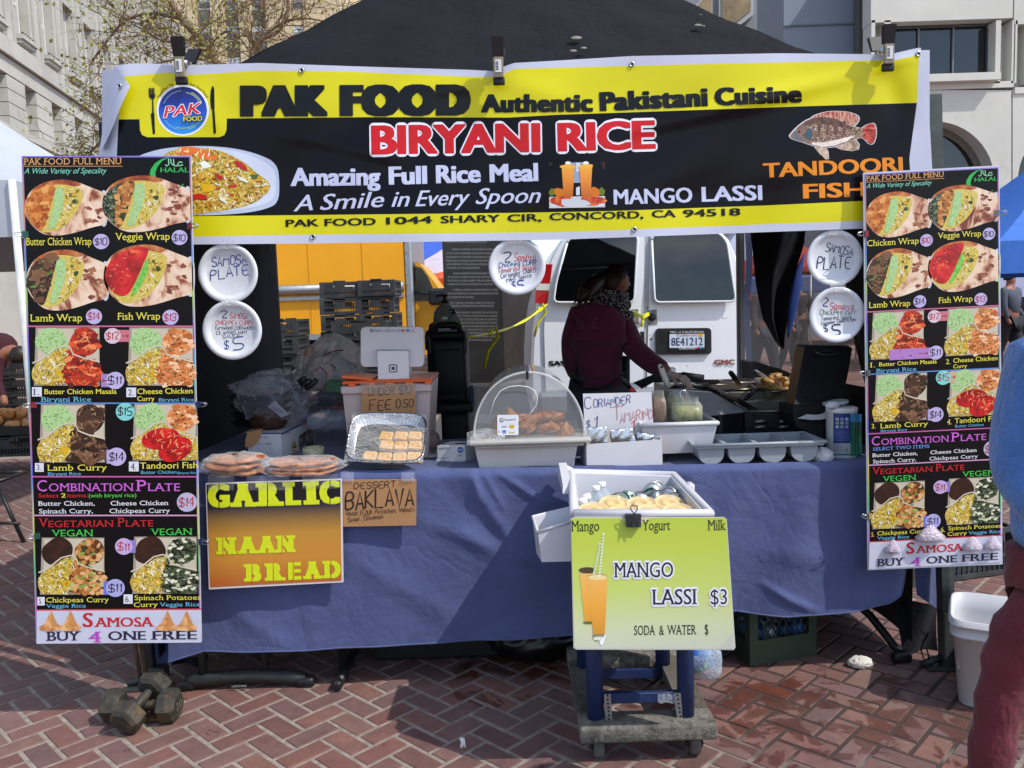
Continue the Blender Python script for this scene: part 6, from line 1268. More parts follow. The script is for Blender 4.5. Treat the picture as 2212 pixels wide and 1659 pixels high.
st=thing('folding_table','second folding table running back along the left of the stall','table',(-1.02,3.9,0));q=MB();q.box((-1.02,3.98,.745),(.76,1.8,.04),TBL,bev=.012,seg=2);q.build('table_top',st)
fa,fb=G(393,1502),G(655,1492);fa.z=fb.z=0;fb.y=fa.y
fob=lifetime_foot(st,fa+Vector((0,.05,0)),fb+Vector((0,.05,0)))
for u in (449,579):q=MB();p=G(u,1478);q.tube([(p.x,fa.y+.05,.04),(p.x,fa.y+.05,.73)],.0165,mat('#3a3b3a',.4,.5,var=.2),10);q.build('leg',st)
sh=Sheet(wallY(fa.y+.05-.029),c6,.0006);sh.quad([(497,487),(588,484),(588,502),(498,505)],pr('#17181a'),1,'maker_plate');sh.text('LIFETIME',508,499.5,578,497.5,9,pr('#a8a8a6'),2,'maker_plate',off=.01);sh.done(fob)
p=G(735,1480)
for yy,xx in ((p.y-.04,p.x),):q=MB();q.tube([(xx,yy+.1,.04),(xx,yy+.1,.77)],.014,mat('#2a2b2b',.4,.5),8);q.build('leg',ft);q=MB();q.tube([(xx,yy,.02),(xx,yy+.62,.02)],.02,BLACK,8);q.box((xx,yy,.022),(.034,.05,.04),BLACK,bev=.01);q.build('foot_bar',ft)
for sg in (1,):
    a=P(1880,1330,3.3);b_=G(1958,1428);q=MB();q.tube([P(1790,1250,3.3),a,b_],.016,mat('#1d1e1f',.5,.4),8);q.build('leg',ft);q=MB();q.box((b_.x-.02,b_.y,.02),(.07,.05,.04),BLACK,bev=.012,seg=2);q.build('foot_bar',ft)
    q=MB();q.tube([(1.22,3.55,0),(1.22,3.55,.76)],.016,mat('#1d1e1f',.5,.4),8);q.build('leg',ft)

CLOTH=mat('#48527c',.92,var=.10,vs=4.0,bump=.35,bs=26.0,sheen=.15,dirt='#505a8c',ds=2.6,dth=.55)
def crease_bump(m,sc,st):
    nt=m.node_tree;b=nt.nodes['Principled BSDF'];tc=nd(nt,'ShaderNodeTexCoord');prev=b.inputs['Normal'].links[0].from_socket if b.inputs['Normal'].links else None
    for k,(s_,w_) in enumerate(((sc,st),(sc*2.7,st*.6))):
        n=nd(nt,'ShaderNodeTexNoise',Scale=s_,Detail=3.0,Roughness=.5,Distortion=1.2);nt.links.new(tc.outputs['Object'],n.inputs['Vector']);a=nd(nt,'ShaderNodeMath',operation='SUBTRACT');a.inputs[1].default_value=.5;nt.links.new(n.outputs[0],a.inputs[0]);c=nd(nt,'ShaderNodeMath',operation='ABSOLUTE');nt.links.new(a.outputs[0],c.inputs[0]);p=nd(nt,'ShaderNodeMath',operation='POWER');p.inputs[1].default_value=.6;nt.links.new(c.outputs[0],p.inputs[0])
        bp=nd(nt,'ShaderNodeBump',Strength=w_,Distance=.03);nt.links.new(p.outputs[0],bp.inputs['Height'])
        if prev:nt.links.new(prev,bp.inputs['Normal'])
        prev=bp.outputs[0]
    nt.links.new(prev,b.inputs['Normal'])
crease_bump(CLOTH,2.2,.24);crease_bump(ROOF,1.6,.3)
cbot=interp([(360,1432),(400,1420),(440,1408),(560,1405),(700,1400),(900,1393),(1100,1380),(1240,1368),(1590,1322),(1640,1328),(1700,1331),(1850,1318),(1920,1303),(1950,1285),(1968,1240),(1985,1180)])
ctop=interp([(360,1030),(440,1024),(900,1016),(1240,1010),(1600,1003),(1860,997),(1990,993)])
rc_=random.Random(9)
folds=[(rc_.uniform(360,1985),rc_.uniform(18,60),rc_.uniform(-.006,.010),rc_.uniform(-120,120)) for _ in range(46)]
def cdisp(u,t):
    d=.010*math.sin(u/95+t*1.2)*t+.004*math.sin(u/47+2)*(.25+t)+.003*math.sin(u/23+t*4)
    for c,w,a,sl in folds:d += a*math.exp(-((u-c-sl*t)/w)**2)*(.3+.7*math.sin(math.pi*min(t*1.1,1)))
    for a_,b_,w,am in (((1010,.02),(1130,.55),16,.012),((950,.05),(1190,.8),22,-.008),((880,.25),(1190,.6),18,.009),((1000,.35),(1260,.95),24,.010),((1650,.8),(1760,.98),10,.012),((1020,.02),(1040,.2),6,.010),((1045,.02),(1090,.25),7,.009),((1075,.02),(1180,.22),8,.009),((750,.45),(1000,.9),26,.009),((480,.7),(620,.98),20,.008),((1620,.55),(1930,.75),30,.008)):
        dx,dy=(b_[0]-a_[0]),(b_[1]-a_[1])*380;px,py=u-a_[0],(t-a_[1])*380;l=math.hypot(dx,dy);q=(px*dx+py*dy)/(l*l);e=(px*dy-py*dx)/l
        if -.15 < q < 1.15:d += am*math.exp(-(e/w)**2)*math.sin(math.pi*min(max((q+.15)/1.3,0),1))
    return d
tc_=thing('tablecloth','plain blue cloth draped over the front table with a wavy hem','tablecloth',(.06,YT0,.3));q=MB()
def drape(s,t):
    u=362+(1984-362)*s;v=ctop(u)+(cbot(u)-ctop(u))*t;d=cdisp(u,t)
    p=P(u,v,YT0-.012);p.y -= d;k=min(1,t/.05);p.y += .02*(1-k)**2
    if s > .965:p.y += ((s-.965)/.035)**2*.09
    return p
q.grid(drape,300,90,CLOTH)
# top of the cloth
def ctopf(s,t):
    u=362+(1984-362)*s;p=drape(s,0);return Vector((p.x*(1),p.y+t*.76,p.z+(ZT(p.x)-p.z)*min(1,t*12)+.003*math.sin(p.x*9+t*7)+.002*math.sin(p.x*23-t*12)))
q.grid(ctopf,120,20,CLOTH);dr=q.build('drape',tc_)
q=MB();hem=[drape(i/300,1)+Vector((0,-.002,0)) for i in range(301)];q.tube(hem,.0035,CLOTH,4);q.build('hem',tc_)
# cloth end hanging at the right leg, and the cloth of the left table
q=MB();q.grid(lambda s,t:P(1986+46*s-4*t,(1000+325*t)-8*s*t-40*(1-s)*t,3.06)+Vector((.008*math.sin(t*6),.01*math.sin(s*5+t*3),0)),8,24,CLOTH);q.build('end_flap',tc_)
tc2=thing('tablecloth','blue cloth on the second table showing beside the rusty board stand','tablecloth',(-1.4,3.2,.1));q=MB()
q.grid(lambda s,t:P(316+62*s,1180+(272-24*s)*t,3.14)+Vector((0,.012*math.sin(s*9+t*2),0)),12,20,CLOTH);q.grid(lambda s,t:Vector((-1.42+.82*s,3.14+1.7*t,.795+.004*math.sin(s*11+t*6))),14,20,CLOTH);q.build('drape',tc2)
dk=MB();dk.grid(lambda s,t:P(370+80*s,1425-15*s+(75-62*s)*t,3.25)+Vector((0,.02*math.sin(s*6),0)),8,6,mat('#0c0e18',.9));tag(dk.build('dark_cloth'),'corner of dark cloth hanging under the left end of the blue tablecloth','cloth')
# black strip of cloth and strap at the right end
q=MB();q.grid(lambda s,t:P(1945+85*s-8*t*s,1300+140*t+30*s*t-40*t*(1-s)*(1-s),3.14)+Vector((0,.02*math.sin(s*7+t*4),0)),10,14,mat('#0a0c16',.9,bump=.3));q.build('black_lining',tc_)
q=MB();pts=[c7(1530,360),c7(1565,420),c7(1590,400),c7(1550,470),c7(1540,520),c7(1565,600),c7(1590,560),c7(1575,500)];q.tube([P(u,v,3.05) for u,v in pts],.006,BLACK,5,True,.4);so_=q.build('strap');tag(so_,'black webbing strap dangling by the right tent leg','strap')

# ------------------------------------------------------------------ signs on the front of the table
def hung_sign(name,label,corners,Y,m_,thick=.008):
    c=[P(u,v,Y) for u,v in corners];t=thing(name,label,'sign',(c[2]+c[3])/2);p=MB();p.prism([x+Vector((0,.0005,0)) for x in c],(0,thick,0),m_);p.build('panel',t);return t,Sheet(wallY(Y),c8,.0004),c
YS_=YT0-.065
t,s_,c=hung_sign('garlic_naan_sign','orange sign with big yellow letters for garlic naan bread',[c8(46,84),c8(881,56),c8(890,690),c8(66,734)],YS_,pr('#d8d0ce',.4),.008)
bz=c[3].z;gm=grad_mat([(0,'#b8622c'),(.25,'#c98a34'),(.5,'#c08a35'),(.64,'#8a6a3a'),(.76,'#2b2a38'),(.84,'#0c0d18'),(1,'#0a0b14')],c[2].z-.0-((c[2]+c[3])/2).z,c[0].z-((c[2]+c[3])/2).z,.3)
s_.quad([(52,90),(872,64),(880,680),(74,720)],gm,1);GY=pr('#d4e020',.35)
for h,lets in ((143,(('G',60,196,233),('A',203,352,229),('R',362,520,224),('L',527,642,219),('I',655,737,215),('C',745,872,211))),(105,(('N',116,233,521),('A',248,364,517),('A',366,479,513),('N',481,594,509))),(108,(('B',286,397,687),('R',414,532,682),('E',545,642,677),('A',648,758,672),('D',769,882,667)))):
    for c_,xa,xb,yb in lets:
        s_.text(c_,xa,yb,xb,yb-3,h,GY,2,off=.085,serif=c_ not in 'GC',sth=.075,sbig=.09);w_=xb-xa
        f={'G':.5,'C':.5,'R':.40,'B':.40,'D':.40,'E':.40,'L':0,'I':0,'A':0,'N':.30}[c_]
        if f:x=xa+w_*f;dx=h*.20 if c_ == 'A' else 0;s_.poly([(x-2.5-dx,yb-h-5),(x+3.5-dx,yb-h-5),(x+3.5,yb+4),(x-2.5,yb+4)],gm,5,'stencil_gaps')
s_.done(t)
q=MB()
for (x0,y0,x1,y1) in ((60,60,220,150),(300,60,560,150),(640,50,860,140)):q.grid(lambda a,b:P(*c8(x0+(x1-x0)*a,y0-25+(y1-y0)*b),YS_-.004-.003*math.sin(a*9+b*7)),10,6,clear_mat('#ffffff',.05,.05,.5,60.0))
q.build('tape',t)
CARD=mat('#a87d54',.8,var=.12,vs=7.0,dirt='#8f6844',ds=5.0,dth=.58,bump=.08,bs=60.0)
t,s_,c=hung_sign('dessert_sign','brown cardboard sign hand lettered for baklava dessert',[c8(887,62),c8(1338,59),c8(1337,341),c8(890,349)],YS_+.01,CARD,.006)
MK=pr('#33231c');MK2=pr('#17151c')
s_.hand('DESSERT',958,116,1218,106,38,MK,4.5,seed=3);s_.hand('BAKLAVA',905,248,1334,216,108,MK2,10,seed=8);s_.hand('Wheat FLOUR, Pistachios, Walnuts',908,284,1335,252,28,MK,2.8,seed=2);s_.hand('Sugar, Cinnamon',920,320,1142,298,28,MK,2.8,seed=2);s_.done(t)
q=MB()
for x in (895,1268):q.grid(lambda a,b:P(*c8(x-20+80*a,15+55*b),YS_+.004-.002*math.sin(a*5)),4,4,clear_mat('#c9cde8',.3,.15,.3,40.0))
q.build('tape',t)

# ================================================================== THINGS ON AND BEHIND THE TABLE
from mathutils import noise as mnoise
def blob_mesh(c,rx,ry,rz,m,seed=0,amp=.25,fq=2.2,n=26,ridged=True,mb=None,flat_bottom=True,smooth=True):
    """crumpled lump: a ball pushed in and out along sharp ridges"""
    mb=mb or MB();c=Vector(c);off=Vector((seed*3.1,seed*1.7,seed*.9))
    def f(s,t):
        a,b=2*math.pi*s,math.pi*(t-.5);d=Vector((math.cos(a)*math.cos(b),math.sin(a)*math.cos(b),math.sin(b)))
        k=mnoise.noise(d*fq+off);k2=mnoise.noise(d*fq*2.7+off);v=(1-abs(k)*2)*.6+(1-abs(k2)*2)*.35 if ridged else k+.5*k2
        r=1+amp*v;p=Vector((d.x*rx*r,d.y*ry*r,d.z*rz*r))
        if flat_bottom and p.z < -rz*.8:p.z=-rz*.8+(p.z+rz*.8)*.15
        return c+p
    return mb.grid(f,n*2,n,m,smooth)
def opening(mb,tops,bots,m,th=.004,rim=.0,m_in=None):
    """an open container: four top corners and four bottom corners (front left, front right, back right, back left)"""
    T_,B_=[Vector(p) for p in tops],[Vector(p) for p in bots];ct_=sum(T_,Vector())/4;cb_=sum(B_,Vector())/4
    def ins(p,c,z=0):d=c-p;d.z=0;return p+d.normalized()*th*1.4+Vector((0,0,z))
    Ti=[ins(p,ct_) for p in T_];Bi=[ins(p,cb_,th) for p in B_]
    for i in range(4):
        j=(i+1) % 4;mb.add([T_[i],T_[j],B_[j],B_[i]],[(0,3,2,1)],m);mb.add([Ti[i],Ti[j],Bi[j],Bi[i]],[(0,1,2,3)],m_in or m);mb.add([T_[i],T_[j],Ti[j],Ti[i]],[(0,1,2,3)],m)
    mb.add(B_,[(3,2,1,0)],m);mb.add(Bi,[(0,1,2,3)],m_in or m)
    if rim:
        mb.tube(T_+[T_[0]],rim,m,8)
    return mb
GLINT=clear_mat('#e4e4ea',.22,.2)  # pale colour of the highlight ribbons added to the crumpled bags
def crinkle_glints(c,rx,ry,rz,seed,amp,fq,n,mb,r=.0010):
    """thin pale ribbons laid along the crumpled film, drawn in as its highlights"""
    rnd=random.Random(seed);off=Vector((seed*3.1,seed*1.7,seed*.9));c=Vector(c)
    for _ in range(n):
        d=Vector((rnd.uniform(-1,1),rnd.uniform(-1,.25),rnd.uniform(-.7,1))).normalized();t=Vector((rnd.uniform(-1,1),rnd.uniform(-1,1),rnd.uniform(-1,1))).cross(d).normalized();pts=[];ln=rnd.uniform(.08,.28)
        for i in range(7):
            e=(d+t*ln*i/6+Vector((0,0,.05*math.sin(i*2+seed)))).normalized();k=mnoise.noise(e*fq+off);k2=mnoise.noise(e*fq*2.7+off);q=1.02+amp*((1-abs(k)*2)*.6+(1-abs(k2)*2)*.35);pts.append(c+Vector((e.x*rx*q,e.y*ry*q,e.z*rz*q)))
        mb.tube(pts,[r*.3,r,r*1.4,r*.7,r*1.3,r*.8,r*.3],GLINT,4,True,.5)
CLR=clear_mat('#ffffff',.10,.07,.5,45.0);CLR2=clear_mat('#cfd4de',.06,.12,.25,30.0);CLR3=clear_mat('#9aa2b4',.30,.12,.9,22.0)
FOIL=mat('#c9ccd2',.22,1.0,var=.1,vs=60.0,bump=.35,bs=90.0)
# ------------------------------------------------------------------ naan in clear bags
NAAN=ramp_mat([(.1,'#4a2410'),(.35,'#7d4222'),(.55,'#a2623a'),(.7,'#b87c50'),(.9,'#5c2e14')],26,'noise',.5,detail=6,dist=.6,bump=.4)
def naan_pack(u0,u1,v0,v1,Y,label,n=2,seed=1):
    a,b_=P(u0,v1,Y),P(u1,v1,Y);cx_=(a.x+b_.x)/2;w=(b_.x-a.x);z0=a.z+.003;zt=P((u0+u1)/2,v0,Y+.10).z+.004;t=thing('naan_bag',label,'bread bag',(cx_,Y+.07,z0),'bags of naan on the table edge');hh=(zt-z0)/n;rn=random.Random(seed)
    for k in range(n):
        q=MB();c=Vector((cx_+rn.uniform(-.012,.012),Y+.075+rn.uniform(-.01,.01),z0+hh*(k+.5)))
        q.grid(lambda s,t_,c=c,k=k:(lambda A,B:c+Vector((math.cos(A)*math.cos(B)**.3*w*.47,math.sin(A)*math.cos(B)**.3*.075,math.sin(B)*hh*.52+.006*mnoise.noise(Vector((math.cos(A)*3+k*5,math.sin(A)*3,seed)))+.004*math.sin(A*2+k))))(2*math.pi*s,math.pi*(t_-.5)*.999),40,12,NAAN);q.build('naan',t)
    q=MB();c=Vector((cx_,Y+.075,(z0+zt)/2+.004))
    def bagf(s,t_):
        A,B=2*math.pi*s,math.pi*(t_-.5)*.999;d=Vector((math.cos(A)*abs(math.cos(B))**.35,math.sin(A)*abs(math.cos(B))**.35,math.sin(B)))
        k=1+.10*(1-abs(mnoise.noise(d*3.1+Vector((seed,0,0))))*2.2);p=Vector((d.x*w*.54*k,d.y*.092*k,max(-.98,d.z)*(zt-z0)*.56*(1+.22*mnoise.noise(d*4+Vector((0,seed,0))))))
        if d.x > .75:p.x += (d.x-.75)*w*.25*(1+mnoise.noise(d*6));p.z *= .8
        return c+p
    q.grid(bagf,64,24,clear_mat('#ffffff',.03,.06,.6,40.0));q.build('plastic_bag',t)
naan_pack(430,562,986,1036,2.925,'clear bag of naan nearer the big menu board',3,2);naan_pack(558,722,993,1036,2.92,'clear bag of naan nearer the baklava tray',3,5)

# ------------------------------------------------------------------ baklava tray leaning on the bin
bl0,br0=P(*cF(952,1562),2.99),P(*cF(1478,1570),2.99);ex=(br0-bl0);wT=ex.length;ex.normalize();tilt=math.radians(36)
ey=Vector((0,math.cos(tilt),math.sin(tilt)));en=ex.cross(ey).normalized();hT=.262
def bk(a,b,n=0):return bl0+ex*(wT*a)+ey*(hT*b)+en*n
tb_=thing('baklava_tray','foil tray of baklava under film leaning against the plastic bin','tray',bk(.5,.5));q=MB()
def trayf(s,t):
    A=2*math.pi*s;ca_,sa_=math.cos(A),math.sin(A);k=(abs(ca_)**5+abs(sa_)**5)**(-1/5);x,y=ca_*k,sa_*k
    ins=[0,.015,.03,.085,.10][min(int(t*4),4)];dep=[.004,.006,.0,-.026,-.028][min(int(t*4),4)];cr=.0016*math.sin(s*2*math.pi*70)*(1 if 1 < t*4 < 4 else 0)
    return bk(.5+x*(.5-ins),.5+y*(.5-ins*1.2),dep+.028+cr)
q.grid(trayf,280,4,FOIL);q.add([bk(.09,.11),bk(.91,.11),bk(.91,.89),bk(.09,.89)],[(0,1,2,3)],mat('#59616f',.25,1.0,var=.2,vs=30,bump=.15,bs=40));q.build('foil',tb_)  # tray floor is darker bluish foil, its dim reflection put into the colour
q=MB();q.grid(lambda s,t:bk(.01+.98*s,.01+.98*t,.031+.004*math.sin(s*9+t*14)*math.sin(math.pi*s)*math.sin(math.pi*t)),30,24,clear_mat('#ffffff',.06,.05,.7,40.0));q.build('film',tb_)
BKL=ramp_mat([(.1,'#7d4c16'),(.38,'#b8812f'),(.55,'#d6aa5c'),(.7,'#c08a3a'),(.9,'#8a5a1e')],55,'noise',.35,detail=5,stretch=(1,1,3));LINER=mat('#cfc6b4',.7);PIST=mat('#7f8a32',.7,var=.4,vs=200)
def fx(x,y):
    d=ray(*cF(x,y));tt=(bk(0,0,.012)-CP).dot(en)/d.dot(en);p=CP+d*tt-bk(0,0,.012);return p.dot(ex)/wT,p.dot(ey)/hT
bsp=[(1240,1388,'top row, first'),(1335,1386,'top row, middle'),(1426,1384,'top row, corner'),(1238,1448,'middle row, first'),(1332,1450,'middle row, middle'),(1425,1446,'middle row, last'),(1128,1520,'bottom row, first and alone below the empty half'),(1224,1525,'bottom row, second'),(1320,1524,'bottom row, third'),(1414,1518,'bottom row, corner')]
Rt=Matrix((ex,ey,en)).transposed();q=MB()
q.box((0,0,.013),(.050,.041,.026),BKL,bev=.005,seg=2)
for i in range(3):q.box((0,0,.006+i*.006),(.0515,.0375,.0012),mat('#8a5a22',.6))
b0=q.build('baklava',origin=(0,0,0));q=MB();q.lathe([(.019,0),(.026,.006),(.029,.016)],(0,0,.0),LINER,24,caps=False,sx=1.05,sy=.82);l0=q.build('paper_liner',b0);q=MB()
for i in range(7):q.box((rb.uniform(-.012,.012),rb.uniform(-.008,.008),.0235),(.004,.003,.002),PIST)
q.build('pistachio',b0)
for i,(x,y,lb) in enumerate(bsp):
    a,b_=fx(x,y-26);o=b0 if i == 0 else dup(b0);o.location=bk(a,b_,.002);o.rotation_euler=(Rt @ Matrix.Rotation(rb.uniform(-.12,.12),3,'Z')).to_euler();tag(o,'golden baklava piece in the foil tray, '+lb,'baklava','baklava pieces in the foil tray')

# ------------------------------------------------------------------ plastic bin with orange lid, card terminal on top
YBN=3.24;bin_=thing('storage_bin','milky plastic bin with an orange flap lid behind the baklava tray','bin',(P(834,950,YBN).x,YBN+.15,ZT(-.5)));MILK=mat('#c4b4b2',.35,var=.06,vs=6.0,trans=.12,alpha=.93)
def bxp(x,y,Y):return P(*cF(x,y),Y)
zb_=ZT(-.5)+.002;tl_,tr_=bxp(940,1030,YBN),bxp(1520,1030,YBN);zt_=tl_.z;bL,bR=bxp(975,1330,YBN).x,bxp(1492,1330,YBN).x;q=MB()
opening(q,[(tl_.x,YBN,zt_),(tr_.x,YBN,zt_),(tr_.x,YBN+.34,zt_),(tl_.x,YBN+.34,zt_)],[(bL,YBN+.02,zb_),(bR,YBN+.02,zb_),(bR,YBN+.32,zb_),(bL,YBN+.32,zb_)],MILK,.004);q.box(((tl_.x+tr_.x)/2,YBN-.006,zt_-.016),(tr_.x-tl_.x+.008,.012,.03),MILK,bev=.004);q.build('tub',bin_)
ORG=mat('#d9602a',.45,var=.08,coat=.1);q=MB();a,b_=bxp(955,998,YBN),bxp(1510,1010,YBN);q.box(((a.x+b_.x)/2,YBN+.17,zt_+.012),(b_.x-a.x+.02,.345,.014),ORG,bev=.004);q.box((a.x+.05,YBN+.10,zt_+.030),(.12,.2,.010),ORG,Matrix.Rotation(.12,3,'Y'))
for k in range(5):q.box((a.x+.03+k*.075,YBN-.004,zt_+.004),(.03,.018,.016),ORG,bev=.003)
q.build('lid',bin_)
q=MB(); 
for k in range(3):blob_mesh((bL+.1+.1*k,YBN+.12,zb_+.05),.05,.05,.045,mat(['#8a7a72','#b9a48c','#6d5f5a'][k],.6),seed=k+4,n=10,mb=q)
q.build('contents',bin_)
t=thing('fee_sign','torn cardboard sign about a small order fee taped to the bin','sign',bxp(1240,1250,YBN-.02));c=[bxp(x,y,YBN-.02) for x,y in ((1068,1022),(1420,1018),(1422,1246),(1070,1254))];q=MB();q.prism(c,(0,.004,0),CARD);q.build('panel',t)
s_=Sheet(wallY(YBN-.0205),cF,.0004);s_.hand('UNDER $10',1112,1092,1398,1078,52,MK,5,seed=4);s_.hand('FEE',1122,1188,1270,1182,64,MK,7,seed=5);s_.hand('0.50',1292,1170,1412,1165,52,MK,6,seed=6);s_.done(t)
q=MB();q.grid(lambda a,b:bxp(1060+375*a,1008+70*b,YBN-.024-.002*math.sin(a*17)),14,4,clear_mat('#ffffff',.10,.06,.8,70.0));q.build('tape',t)
WPL=mat('#dcd6d6',.3,var=.02,coat=.2);YP=3.34;pos=thing('card_terminal','white card payment screen on a stand atop the orange bin lid','card terminal',bxp(1270,1004,YP))
def rrect(x0,y0,x1,y1,r,n=5):
    o=[]
    for cx_,cy_,a0 in ((x1-r,y0+r,-90),(x1-r,y1-r,0),(x0+r,y1-r,90),(x0+r,y0+r,180)):
        for k in range(n+1):t_=math.radians(a0+90*k/n);o.append((cx_+r*math.cos(t_),cy_+r*math.sin(t_)))
    return o
q=MB();pts=rrect(1060,641,1476,905,30)
def scr(x,y,d=0):f=(905-y)/264;p=bxp(x,y,YP+.05*f);p.y += d;return p
outl=[scr(1268+(x-1268)*.985,773+(y-773)*.98) for x,y in pts];mid=[scr(x,y,.006) for x,y in pts];bkk=[scr(x,y,.022) for x,y in pts];n_=len(pts)
q.add(outl+mid+bkk,[tuple(range(n_))[::-1]]+[(i,(i+1) % n_,n_+(i+1) % n_,n_+i) for i in range(n_)]+[(n_+i,n_+(i+1) % n_,2*n_+(i+1) % n_,2*n_+i) for i in range(n_)]+[tuple(range(2*n_,3*n_))],WPL);q.build('screen',pos)
q=MB();a=[bxp(x,y,YP-.035) for x,y in ((1172,800),(1374,800))];b_=[bxp(x,y,YP-.06) for x,y in ((1176,1004),(1378,1004))]
q.hexa([b_[0],b_[1],b_[1]+Vector((0,.11,0)),b_[0]+Vector((0,.11,0))],[a[0],a[1],a[1]+Vector((0,.05,0)),a[0]+Vector((0,.05,0))],WPL);q.hexa([bxp(1166,801,YP-.034),bxp(1376,801,YP-.034),bxp(1376,801,YP+.02),bxp(1166,801,YP+.02)],[bxp(1166,790,YP-.034),bxp(1376,790,YP-.034),bxp(1376,790,YP+.02),bxp(1166,790,YP+.02)],mat('#8f8d90',.4));so_=q.build('stand',pos)
nn=(a[1]-a[0]).cross(b_[0]-a[0]);s_=Sheet(flat(a[0],nn),cF,.0004);gy=pr('#5d5b60')
s_.poly(rrect(1246,886,1302,941,12),gy,1,'logo');s_.poly(rrect(1254,894,1294,933,7),WPL,2,'logo');s_.poly(rrect(1262,902,1286,925,3),gy,3,'logo');s_.poly(rrect(1267,907,1281,920,2),pr('#3c3a40'),4,'logo');s_.done(so_)
nn=(outl[3]-outl[12]).cross(outl[20]-outl[12]);s_=Sheet(lambda u,v,L:onplane(u,v,scr(1268,700)+Vector((0,-.0008-L,0)),Vector((0,-1,.16)) if False else (scr(1400,700)-scr(1100,700)).cross(scr(1268,900)-scr(1268,660)).normalized()),cF,.0004)
DKT=pr('#33343a');s_.poly(rrect(1118,654,1418,682,6),pr('#cfd0d6'),1,'sticker');s_.poly(rrect(1124,656,1144,677,4),DKT,2,'sticker');s_.poly(rrect(1128,660,1140,673,2),WPL,3,'sticker');s_.poly(rrect(1131,663,1137,670,1),DKT,4,'sticker');s_.text('Square',1151,672,1207,672,15,DKT,2,'sticker',off=.0)
s_.poly(rrect(1224,658,1249,675,4),DKT,2,'sticker');s_.poly(rrect(1226,660,1247,673,3),WPL,3,'sticker');s_.text('Pay',1230,671,1245,671,7,DKT,4,'sticker',off=.0);s_.text('G Pay',1257,671,1286,671,11,DKT,2,'sticker',off=.0);s_.text('VISA',1294,671,1320,671,10,pr('#1b2a6b'),2,'sticker',off=.02,shear=.2);s_.disc(1334,666,8,8,pr('#c8202a'),2,'sticker',14);s_.disc(1345,666,8,8,pr('#d98a1c'),3,'sticker',14);s_.rect(1362,658,1378,674,pr('#2a62b0'),2,'sticker');s_.poly(rrect(1388,658,1412,674,3),pr('#8a8c90'),2,'sticker');s_.poly(rrect(1390,660,1410,668,2),WPL,3,'sticker');s_.poly(rrect(1396,668,1411,673,2),pr('#c98a3c'),3,'sticker');s_.done(pos.children[0])

# ------------------------------------------------------------------ film box, tape roll, takeout containers, bags
a,b_,c=T(537,990),T(609.5,990),T(680,960);d=a+(c-b_);hb_=P(607.5,936,b_.y).z-b_.z
fb_=thing('film_box','white carton of film roll with torn brown flap behind the naan bags','carton',(a+c)/2);q=MB();up=Vector((0,0,hb_));BOXW=mat('#c3c4c8',.6,var=.06,vs=8.0,dirt='#a3a29e',ds=6.0,dth=.6);q.hexa([a,b_,c,d],[a+up,b_+up,c+up,d+up],BOXW);fo_=q.build('carton',fb_)
q=MB();fl=[P(*n2(x,y),a.y-.012) for x,y in ((540,975),(690,940),(690,990),(650,1085),(590,1130),(515,1140),(512,1060))];q.prism(fl,(0,.004,0),CARD);q.prism([a+up+Vector((-.005,-.01,.004)),a+up+Vector((.04,.0,.006)),d+up+Vector((.05,0,.006)),d+up+Vector((-.01,0,.006))],(0,0,.003),CARD);q.build('torn_flap',fb_)
nf=(b_-a).cross(up);s_=Sheet(flat(a,nf),n2,.0004);GT=pr('#5b5d66');s_.text('01051',676,1042,766,1040,26,GT,1,off=.0);s_.text('18" x 2000\'',655,1116,802,1114,26,GT,1,off=-.004);s_.stroke(rrect(652,1145,812,1205,28),4,pr('#9a9ba2'),1,closed=True)
s_.quad([(690,980),(905,978),(906,992),(690,994)],pr('#2d3a78'),1);s_.done(fo_)
nr=(c-b_).cross(up);s_=Sheet(flat(b_,nr),n2,.0004);s_.disc(1048,1138,27,68,pr('#e0c02c'),1,'logo',24,-.06);s_.disc(1048,1130,22,58,pr('#22346e'),2,'logo',24,-.06);s_.disc(1046,1105,15,26,pr('#d9a92a'),3,'logo',16);s_.poly([(1030,1165),(1050,1140),(1068,1160)],pr('#e9e9ee'),3,'logo');s_.rect(1030,1172,1068,1198,pr('#e0c02c'),3,'logo')
s_.quad([(905,985),(1255,815),(1256,832),(906,1004)],pr('#2d3a78'),1);s_.poly([(1100,1010),(1258,900),(1262,1110),(1130,1200),(1095,1130)],ramp_mat([(.3,'#1d1d22'),(.5,'#4a3a30'),(.62,'#8a8a90'),(.75,'#2a2622')],26,'noise',.5),1,'picture');s_.text('8 1/2000',950,1005,1000,985,18,GT,1,off=0);s_.done(fo_)
c=T(677.8,990);tr0=thing('packing_tape','roll of clear packing tape lying beside the film carton','tape roll',c);q=MB();rr=23.5*c.y/FPX;q.lathe([(rr*.72,0),(rr,0),(rr,.046),(rr*.72,.046),(rr*.72,0)],c,mat('#cfcaa4',.25,var=.05,trans=.2),32,caps=False);to=q.build('roll',tr0)
def cylsurf(cx_,cy_,r):
    def f(u,v,L):
        d=ray(u,v);ax,ay=d.x,d.y;ox,oy=-cx_,-cy_;A=ax*ax+ay*ay;B=2*(ox*ax+oy*ay);C_=ox*ox+oy*oy-(r+L)**2;D=max(B*B-4*A*C_,0);return CP+d*((-B-math.sqrt(D))/(2*A))
    return f
s_=Sheet(cylsurf(c.x,c.y,rr),n2,.0004);GT2=pr('#4d5560')
for tx,x,y,w_ in (('POWER',1158,1208,54),('+PLUS',1200,1222,56),('+PLUS',1165,1262,50),('POWER',1332,1228,46),('POWER',1250,1178,54)):s_.text(tx,x,y,x+w_,y-3,14,GT2,1,off=.0)
s_.done(to)
tk0=thing('takeout_containers','stack of black takeout containers inside a clear bag','containers',(P(*n2(690,800),3.55).x,3.55,.795));zc=P(*n2(690,560),3.5).z
